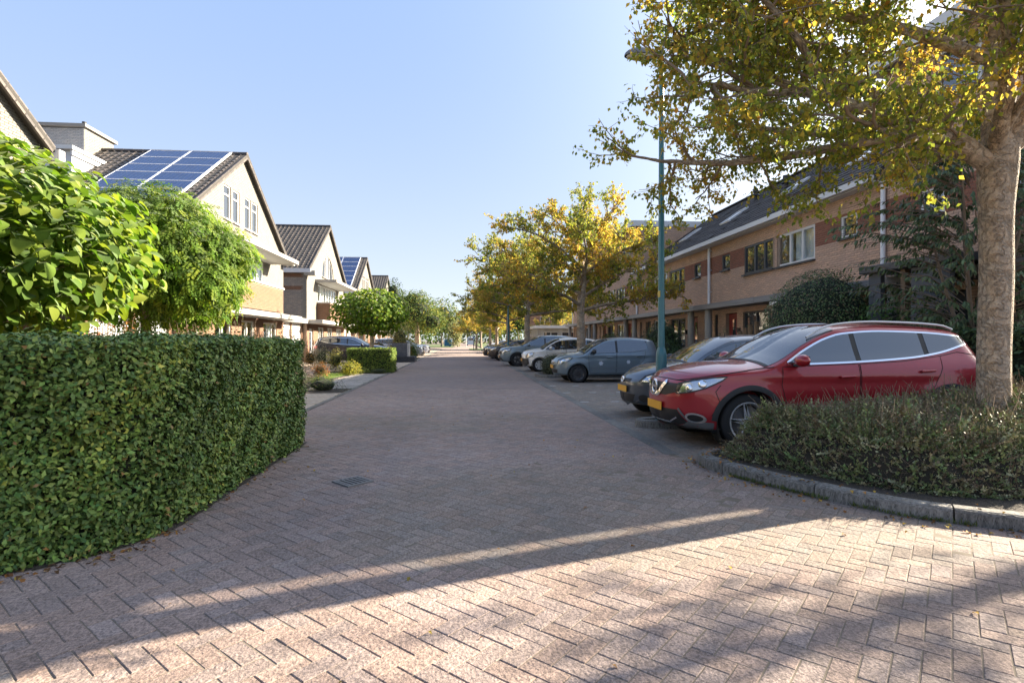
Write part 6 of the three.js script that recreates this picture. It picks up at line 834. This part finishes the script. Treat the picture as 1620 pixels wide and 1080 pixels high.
const gp = [
  ['green and purple low plants along the bed edge nearest the camera', [-3.85, 0, -15.75], [{ c: [0, 0.16, 0], r: [0.7, 0.32, 0.42] }, { c: [-1.2, 0.15, -0.1], r: [0.75, 0.28, 0.4] }, { c: [-2.3, 0.15, -0.1], r: [0.7, 0.3, 0.4] }], 4200, tiny, [[0.06, 0.09, 0.03], [0.09, 0.06, 0.055], [0.09, 0.12, 0.03]]],
  ['silvery low shrub with grey-pink leaves at the bed edge', [-4.75, 0, -16.8], [{ c: [0, 0.32, 0], r: [0.42, 0.46, 0.35] }], 1700, tiny, [[0.22, 0.17, 0.15], [0.14, 0.13, 0.10]]],
  ['soft grassy green clump between the path and the stones', [-4.1, 0, -16.6], [{ c: [0, 0.2, 0], r: [0.4, 0.3, 0.4] }], 1400, tiny, [[0.12, 0.17, 0.03], [0.16, 0.19, 0.04]]],
  ['pink-flowered low plant beside the silvery shrub', [-5.3, 0, -18.6], [{ c: [0, 0.25, 0], r: [0.36, 0.36, 0.34] }], 1200, tiny, [[0.50, 0.22, 0.22], [0.42, 0.30, 0.2], [0.14, 0.18, 0.05]]],
  ['peach-coloured low plant in front of the stones', [-5.75, 0, -17.4], [{ c: [0, 0.2, 0], r: [0.5, 0.3, 0.4] }], 1300, tiny, [[0.52, 0.34, 0.2], [0.36, 0.25, 0.12], [0.16, 0.19, 0.05]]],
  ['red-flowered plant between the stones and the lawn', [-5.35, 0, -19.3], [{ c: [0, 0.24, 0], r: [0.25, 0.3, 0.25] }], 800, tiny, [[0.48, 0.06, 0.04], [0.20, 0.16, 0.05], [0.14, 0.18, 0.05]]],
  ['low green edging plants under the front of the small square hedge', [-3.5, 0, -23.7], [{ c: [0, 0.1, 0], r: [0.7, 0.22, 0.3] }, { c: [-1.0, 0.1, 0], r: [0.6, 0.2, 0.3] }], 1800, tiny, [[0.12, 0.17, 0.035], [0.10, 0.14, 0.03]]],
  ['tall wispy purple-stemmed plant by the far end of the big hedge', [-5.6, 0, -15.7], [{ c: [0, 0.4, 0], r: [0.35, 0.5, 0.35] }], 900, mid6, [[0.14, 0.08, 0.08], [0.12, 0.13, 0.05]]],
  ['orange-leaved plant right of the stones', [-5.2, 0, -20.9], [{ c: [0, 0.28, 0], r: [0.32, 0.36, 0.32] }], 900, mid6, [[0.42, 0.17, 0.05], [0.34, 0.22, 0.07]]],
  ['orange and yellow plant at the far end of the big hedge', [-6.75, 0, -19.9], [{ c: [0, 0.3, 0], r: [0.4, 0.38, 0.4] }], 1000, mid6, [[0.45, 0.2, 0.05], [0.40, 0.30, 0.06], [0.12, 0.15, 0.04]]],
  ['bright yellow low shrub at the corner of the small square hedge', [-4.45, 0, -22.5], [{ c: [0, 0.28, 0], r: [0.45, 0.34, 0.4] }], 1500, mid6, [[0.38, 0.34, 0.035], [0.30, 0.29, 0.03], [0.19, 0.21, 0.03]]],
  ['dull yellow-green shrub at the left end of the small square hedge', [-5.55, 0, -25.0], [{ c: [0, 0.5, 0], r: [0.42, 0.55, 0.5] }], 1300, mid6, [[0.24, 0.22, 0.05], [0.16, 0.17, 0.04]]],
  ['orange-brown shrub in front of the wheel of the black crossover', [-7.6, 0, -28.6], [{ c: [0, 0.5, 0], r: [0.5, 0.6, 0.5] }], 1300, mid6, [[0.42, 0.24, 0.06], [0.3, 0.2, 0.07]]],
  ['cream variegated shrub in front of the black crossover', [-6.95, 0, -28.2], [{ c: [0, 0.55, 0], r: [0.5, 0.62, 0.5] }], 1300, mid6, [[0.50, 0.48, 0.30], [0.22, 0.25, 0.12]]],
  ['wide orange-brown hedge-like shrub behind the pale tree trunk', [-6.2, 0, -40.5], [{ c: [0, 0.8, 0], r: [1.6, 0.95, 0.9] }, { c: [1.7, 0.7, 0.2], r: [0.9, 0.85, 0.8] }], 3000, bigLeaf, [[0.34, 0.17, 0.045], [0.26, 0.18, 0.05], [0.14, 0.13, 0.04]]],
  ['tall airy straw-yellow shrub above the grey stone planter', [-4.5, 0, -40.6], [{ c: [0, 1.5, 0], r: [0.95, 1.5, 0.9] }], 3400, bigLeaf, [[0.38, 0.31, 0.10], [0.24, 0.24, 0.07]]],
  ['green bush between the stone planter and the silver-white car', [-3.75, 0, -41.6], [{ c: [0, 0.65, 0], r: [0.55, 0.75, 0.8] }], 1500, bigLeaf, [[0.12, 0.18, 0.035], [0.16, 0.22, 0.04]]],
];
gp.forEach(([l, p, lob, n, lf, cols], i) => { reseed(900 + i); shrub('garden_plant', l, 'plant', p, lob, n, lf, softLeaf, { cols: cols.map(c => c.map(x => x * 0.9)), deep: 0.55, bump: 0.55, core: 0.45, upb: 0.5 }, LG); });
{ reseed(95); const l = []; while (l.length < 9000) { const x = rr(-7.7, -4.3), z = rr(-23.3, -18.4); if (!inside(lawnPts, x, z)) continue; l.push({ p: V3(x, 0.02, z), q: basisQ(V3(gauss() * 0.5, 1, gauss() * 0.5), randDir()), s: rr(0.08, 0.17), c: jit([0.16, 0.24, 0.035], 0.3) }); } copies('grass', leafG(0.5, 0.05, 0.1, 0.4, 2), softLeaf, l, null, 'short bright green grass of the small front lawn', 'grass'); }
{ const t = thing('stone_planter', 'grey square stone planter on a low dark plinth by the left road edge', 'planter', [-3.95, 0, -36.4]), gm = mat([0.23, 0.23, 0.235], 0.85, { map: grain }), dm = mat([0.10, 0.10, 0.105], 0.85, { map: grain }); part('plinth', rbx(1.35, 0.36, 1.5, 0.02, 0.25, 0.18, 0), dm, t); part('box', rbx(0.95, 0.85, 1.0, 0.02, -0.05, 0.785, 0), gm, t); part('side_slab', rbx(0.1, 0.85, 1.02, 0.01, 0.475, 0.785, 0), mat([0.5, 0.48, 0.44], 0.8), t); part('soil_fill', bx(0.8, 0.02, 0.85, -0.05, 1.215, 0), soilM, t); }
// gully cover in the paving, a bit of light rubble around it
{ const t = thing('drain_cover', 'small square iron drain cover sunk in the paving right of the hedge', 'drain cover', [-1.08, 0.004, -5.6], 0.75), im = mat([0.24, 0.23, 0.22], 0.9, { map: cloudT }); t.scale.set(0.8, 1, 0.8); part('frame', merge([bx(0.36, 0.02, 0.03, 0, 0, 0.165), bx(0.36, 0.02, 0.03, 0, 0, -0.165), bx(0.03, 0.02, 0.30, 0.165), bx(0.03, 0.02, 0.30, -0.165)]), im, t); part('pit', bx(0.3, 0.004, 0.3, 0, -0.001, 0), soilM, t); for (let k = 0; k < 5; k++) part('bar', bx(0.03, 0.016, 0.30, -0.12 + k * 0.06, 0, 0), im, t); }
// fallen leaves and moss along the edges
{ reseed(97); const l = [], lf = leafG(0.05, 0.035, 0.5, 0.5); const spots = [[islandPts, 260, 0.28], [[[-2.1, -7.6], [-2.1, -4.5], [-2.3, -3.8], [-3, -3.4]], 150, 0.14]];
  for (const [pth, n, w] of spots) for (let i = 0; i < n; i++) { const k = Math.floor(R() * (Math.min(pth.length, 9) - 1)), u = R(), x = lerp(pth[k][0], pth[k + 1][0], u) + gauss() * w, z = lerp(pth[k][1], pth[k + 1][1], u) + Math.abs(gauss()) * w * 0.8; const on_ = inside(islandPts, x, z); l.push({ p: V3(x, on_ ? 0.125 : 0.012, z), q: leafQ(V3(gauss() * 0.3, 1, gauss() * 0.3).normalize(), 0), s: rr(0.5, 1.1), c: jit(pick([[0.36, 0.17, 0.04], [0.28, 0.13, 0.04], [0.42, 0.28, 0.05], [0.16, 0.08, 0.035]]), 0.3) }); }
  for (let i = 0; i < 130; i++) { const z = -rr(2.3, 15); l.push({ p: V3(rr(-2.6, 4.2) * (1 - 0.02 * z * 0), 0.012, z), q: leafQ(V3(gauss() * 0.3, 1, gauss() * 0.3).normalize(), 0), s: rr(0.35, 0.9), c: jit(pick([[0.40, 0.20, 0.04], [0.30, 0.15, 0.05], [0.45, 0.3, 0.06]]), 0.3) }); }
  copies('fallen_leaves', lf, softLeaf, l.filter(e => !inside(hedgeBed, e.p.x, e.p.z)), null, 'scattered small brown and yellow fallen leaves on the paving', 'leaves'); }
{ reseed(98); const l = []; for (let i = 0; i < 2600; i++) { const u = R(), left = R() < 0.35; let x, z; if (left) { z = -rr(8, 22); x = -3.12 + gauss() * 0.05; } else { const k = 2 + Math.floor(R() * 6); x = lerp(islandPts[k][0], islandPts[k + 1][0], u); z = lerp(islandPts[k][1], islandPts[k + 1][1], u) + 0.03 + Math.abs(gauss()) * 0.03; } if (fbm(x * 0.2 + 3, z * 0.2 + 3, 16, 2, 4) < 0.52) continue; l.push({ p: V3(x, 0.0, z), q: basisQ(V3(gauss() * 0.6, 1, gauss() * 0.6), randDir()), s: rr(0.04, 0.11), c: jit([0.11, 0.14, 0.035], 0.3) }); } copies('weeds', leafG(0.5, 0.08, 0.1, 0.4, 2), softLeaf, l, null, 'small weeds and moss growing in the joints along the kerbs', 'weeds'); }
// ---------------------------------------------------------------- far end of the street
const farLeaf = leafG(0.30, 0.22, 0.3, 0.2);
function farTree(label, pos, trunk, lobes, n, cols, o = {}) { reseed(Math.round(n + pos[0] * 13 + pos[2])); const t = thing(o.name || 'tree', label, 'tree', pos, 0, 'trees at the far end of the street'), P = [], U = []; tubeInto(P, U, [V3(0, 0, 0), V3(0.05, trunk * 0.5, 0), V3(0, trunk, 0), V3(0, trunk + 1.5, 0)], o.tr || 0.2, 0.1, 10); part('trunk', tubesGeo(P, U), barkM, t); const list = shell([], lobes, n, { cols, deep: 0.5, bump: 0.35, out: 0.6, upb: 0.5, rand: 0.7, s: o.s || 1 }); if (o.core !== 0) part('crown_core', coreGeo(lobes, o.core || 0.5), coreM, t); copies('foliage', o.leaf || farLeaf, softLeaf, list, t); return t; }
const MG = [[0.075, 0.125, 0.026], [0.055, 0.10, 0.024], [0.10, 0.15, 0.03]], YG = [[0.18, 0.20, 0.03], [0.13, 0.165, 0.028], [0.24, 0.22, 0.04]], DG = [[0.032, 0.055, 0.026], [0.045, 0.07, 0.03]];
farTree('green leafy tree leaning over the left road edge past the parked cars', [-4.6, 0, -58], 2.4, [{ c: [0, 4.3, 0], r: [2.4, 2.0, 2.4] }, { c: [1.5, 3.3, 1.2], r: [1.7, 1.2, 1.6] }, { c: [-0.6, 5.6, -0.5], r: [1.6, 1.2, 1.6] }], 5200, [...MG, ...MG, ...YG], { leaf: leafG(0.2, 0.13, 0.3, 0.2), tr: 0.28 });
farTree('dark pointed conifer standing behind the round-crowned tree', [-8.4, 0, -67], 2.0, [{ c: [0, 4.5, 0], r: [2.0, 2.6, 2.0] }, { c: [0.2, 7.0, 0], r: [1.2, 1.9, 1.2] }, { c: [1.3, 5.6, 0.4], r: [0.9, 1.0, 0.9] }], 3200, DG, { name: 'conifer', leaf: leafG(0.28, 0.1, 0.2, 0.2) });
farTree('yellow-green tree behind the leaning green tree', [-7, 0, -84], 3, [{ c: [0, 5.5, 0], r: [3.4, 3.0, 3] }, { c: [2, 4.4, 0], r: [2.2, 2, 2] }], 2800, YG);
farTree('bright green tree at the far left of the grass verge', [-4.6, 0, -122], 3, [{ c: [0, 6.5, 0], r: [4.2, 4.4, 4] }, { c: [3.0, 5.0, 1], r: [2.6, 2.6, 2.6] }], 2600, [...YG, ...MG], { s: 1.4 });
farTree('pale weeping willow-like tree at the end of the street', [-1.9, 0, -116], 1.5, [{ c: [0, 3.0, 0], r: [1.7, 2.6, 1.7] }, { c: [0.8, 2.0, 0], r: [1.0, 1.8, 1.0] }], 1500, [[0.34, 0.33, 0.14], [0.26, 0.27, 0.10]], { name: 'willow', s: 0.9 });
farTree('dark tree mass closing the end of the street', [2.5, 0, -185], 4, [{ c: [0, 7, 0], r: [6, 6, 5] }, { c: [6, 6, 2], r: [6, 5, 5] }, { c: [-7, 6.5, 0], r: [5.5, 5.5, 5] }], 3600, [...DG, ...MG], { s: 1.8 });
farTree('broad green tree behind the far verge on the left', [-16, 0, -165], 4, [{ c: [0, 7.5, 0], r: [7, 6, 6] }, { c: [6, 6, 2], r: [5, 5, 5] }], 2800, MG, { s: 1.8 });
farTree('green tree right of the street end behind the autumn row', [15, 0, -150], 4, [{ c: [0, 7, 0], r: [8, 6, 6] }, { c: [-6, 6, 0], r: [5, 5, 5] }], 2800, [...MG, ...YG], { s: 1.8 });
farTree('tree rising behind the farthest gabled house', [-14, 0, -100], 4, [{ c: [0, 6.5, 0], r: [5, 5, 5] }], 2000, MG, { s: 1.5 });
{ const t = thing('recycling_container', 'bright blue container on the verge at the end of the street', 'container', [-3.1, 0.05, -118]), bm = mat([0.02, 0.17, 0.36], 0.5); part('box', rbx(1.5, 1.25, 1.2, 0.06, 0, 0.72, 0), bm, t); part('lid', rbx(1.56, 0.14, 1.26, 0.04, 0, 1.42, 0), bm, t); part('slot', bx(0.7, 0.12, 0.03, 0, 1.1, 0.61), blackM, t); }
function van(pos, turn, label) { const t = thing('parked_van', label, 'van', pos, turn, 'white vans at the end of the street'), s = new THREE.Shape([[-2.4, 0.3], [2.5, 0.3], [2.55, 0.9], [2.3, 1.15], [1.6, 1.95], [1.2, 2.1], [-2.35, 2.1]].map(p => V2(...p))); part('body', NI(new THREE.ExtrudeGeometry(s, { depth: 1.7, bevelEnabled: true, bevelSize: 0.05, bevelThickness: 0.08, bevelSegments: 3 })).translate(0, 0, -0.85), mat([0.72, 0.72, 0.73], 0.35, { clearcoat: 1 }), t); part('windscreen', bx(0.02, 0.85, 1.5, 1.98, 1.55, 0, 0, 0.72), carGlass, t); for (const q of [1, -1]) part('side_window', bx(0.9, 0.5, 0.02, 1.0, 1.65, q * 0.935), carGlass, t); part('rear_window', bx(0.02, 0.6, 1.3, -2.42, 1.65, 0), carGlass, t); for (const x of [-1.5, 1.55]) for (const q of [1, -1]) part('wheel', new THREE.CylinderGeometry(0.33, 0.33, 0.22, 20).rotateX(PI / 2).translate(x, 0.33, q * 0.82), tyreM, t); for (const q of [1, -1]) { part('headlight', bx(0.04, 0.18, 0.3, 2.55, 0.95, q * 0.65), bowlM, t); part('tail_light', bx(0.04, 0.4, 0.12, -2.44, 1.1, q * 0.85), lampRedM, t); } return t; }
van([-1.9, 0, -120], -PI / 2, 'white van parked beside the blue container at the street end'); van([2.1, 0, -150], PI / 2, 'white van seen end-on far down the road between the trees');
{ const mini = { ...darkHatch(paint([0.5, 0.55, 0.62], { metalness: 0.3 })), nu: 40, nv: 18, fine: 0.2 }; makeCar('parked_car', 'pale blue car far down the right parking row behind the tree trunks', mini, [5.4, 0, -61], 0, 'cars parked nose-out on the right'); makeCar('parked_car', 'white car farthest down the right parking row', { ...mini, paint: paint([0.7, 0.7, 0.7], { metalness: 0 }) }, [5.3, 0, -72], 0, 'cars parked nose-out on the right'); }
{ const t = thing('signpost', 'thin grey pole standing near the white van at the street end', 'pole', [0.75, 0, -118]); part('pole', new THREE.CylinderGeometry(0.06, 0.07, 5.5, 10).translate(0, 2.75, 0), zincM, t); part('cap', new THREE.SphereGeometry(0.09, 10, 8).translate(0, 5.5, 0), zincM, t); }
{ const t = thing('bollard_post', 'slim dark post on the small far grass verge', 'post', [1.55, 0, -78]); part('post', new THREE.CylinderGeometry(0.05, 0.06, 1.5, 10).translate(0, 0.75, 0), darkTrim, t); part('sign_plate', bx(0.3, 0.3, 0.02, 0, 1.75, 0.04), mat([0.1, 0.16, 0.3], 0.5), t); }
{ // low white building with flat roof, brick house behind
  const t = thing('low_building', 'low white flat-roofed building past the end of the terrace', 'building', [8.2, 0, -60]), F = frame('S', 0, 0, 0); const holes = [[0.6, 2.2, 0.9, 2.3], [2.6, 4.6, 0.9, 2.3], [5.2, 6.2, 0.1, 2.2]]; part('wall', wallGeo(F, [[0, 0], [9, 0], [9, 2.7], [0, 2.7]], holes), offwhiteM, t); part('wall', wallGeo(frame('W', 0, 0, 0), [[-8, 0], [-0.22, 0], [-0.22, 2.7], [-8, 2.7]], []), offwhiteM, t); part('roof', bx(9.5, 0.3, 8.5, 4.4, 2.85, -3.9), whiteM, t); for (const h of holes) windowUnit(t, F, ...h, { cols: [0.5], m: whiteM });
  const b = thing('brick_house', 'red-brown brick house with pitched roof behind the low white building', 'house', [10, 0, -80]), Fb = frame('S', 0, 0, 0), hs = [[1.2, 2.6, 3.6, 4.8], [4.4, 5.8, 3.6, 4.8]]; part('wall', wallGeo(Fb, [[-1, 0], [8, 0], [8, 5.4], [3.5, 8.4], [-1, 5.4]], hs), mat([0.30, 0.17, 0.11], 0.9, { map: cloudT }), b); for (const h of hs) windowUnit(b, Fb, ...h, { cols: [0.5], m: whiteM }); part('roof', merge([-1, 1].map(s => bx(5.7, 0.15, 9, 3.5 + s * 2.35, 6.95, -4.4, 0, -s * 0.588))), mat([0.07, 0.06, 0.055], 0.8), b); }
{ const t = thing('timber_fence', 'pale timber fence behind the dark parked cars', 'fence', [6.5, 0, -53.5]), fm = mat([0.42, 0.36, 0.28], 0.85, { map: cloudT }); for (let k = 0; k < 26; k++) part('board', bx(0.15, 1.75 + 0.02 * (k % 3), 0.025, k * 0.16, 0.9, 0), fm, t); part('rail', merge([bx(4.2, 0.08, 0.05, 2, 0.5, -0.05), bx(4.2, 0.08, 0.05, 2, 1.4, -0.05)]), fm, t); }

{ reseed(333); const l = [], big = leafG(1.1, 0.9, 0.3, 0.2); for (let i = 0; i < 9000; i++) { const x = rr(-150, 150), H = 7.5 + 7 * fbm((x + 200) / 400, 0.3, 24, 3, 7); const y = H * Math.pow(R(), 0.8), z = -215 - rr(0, 9) - 20 * fbm((x + 200) / 400, 0.7, 12, 2, 9); const n = randDir(); n.z = Math.abs(n.z); n.y = Math.abs(n.y); l.push({ p: V3(x, y, z), q: leafQ(n.normalize(), 0.3), s: rr(0.8, 1.5), c: jit(pick([...MG, ...MG, ...DG, ...YG]), 0.25) }); } copies('distant_wood', big, softLeaf, l, null, 'far-off line of green trees closing the horizon beyond the street', 'wood'); }
renderer.render(scene, camera);
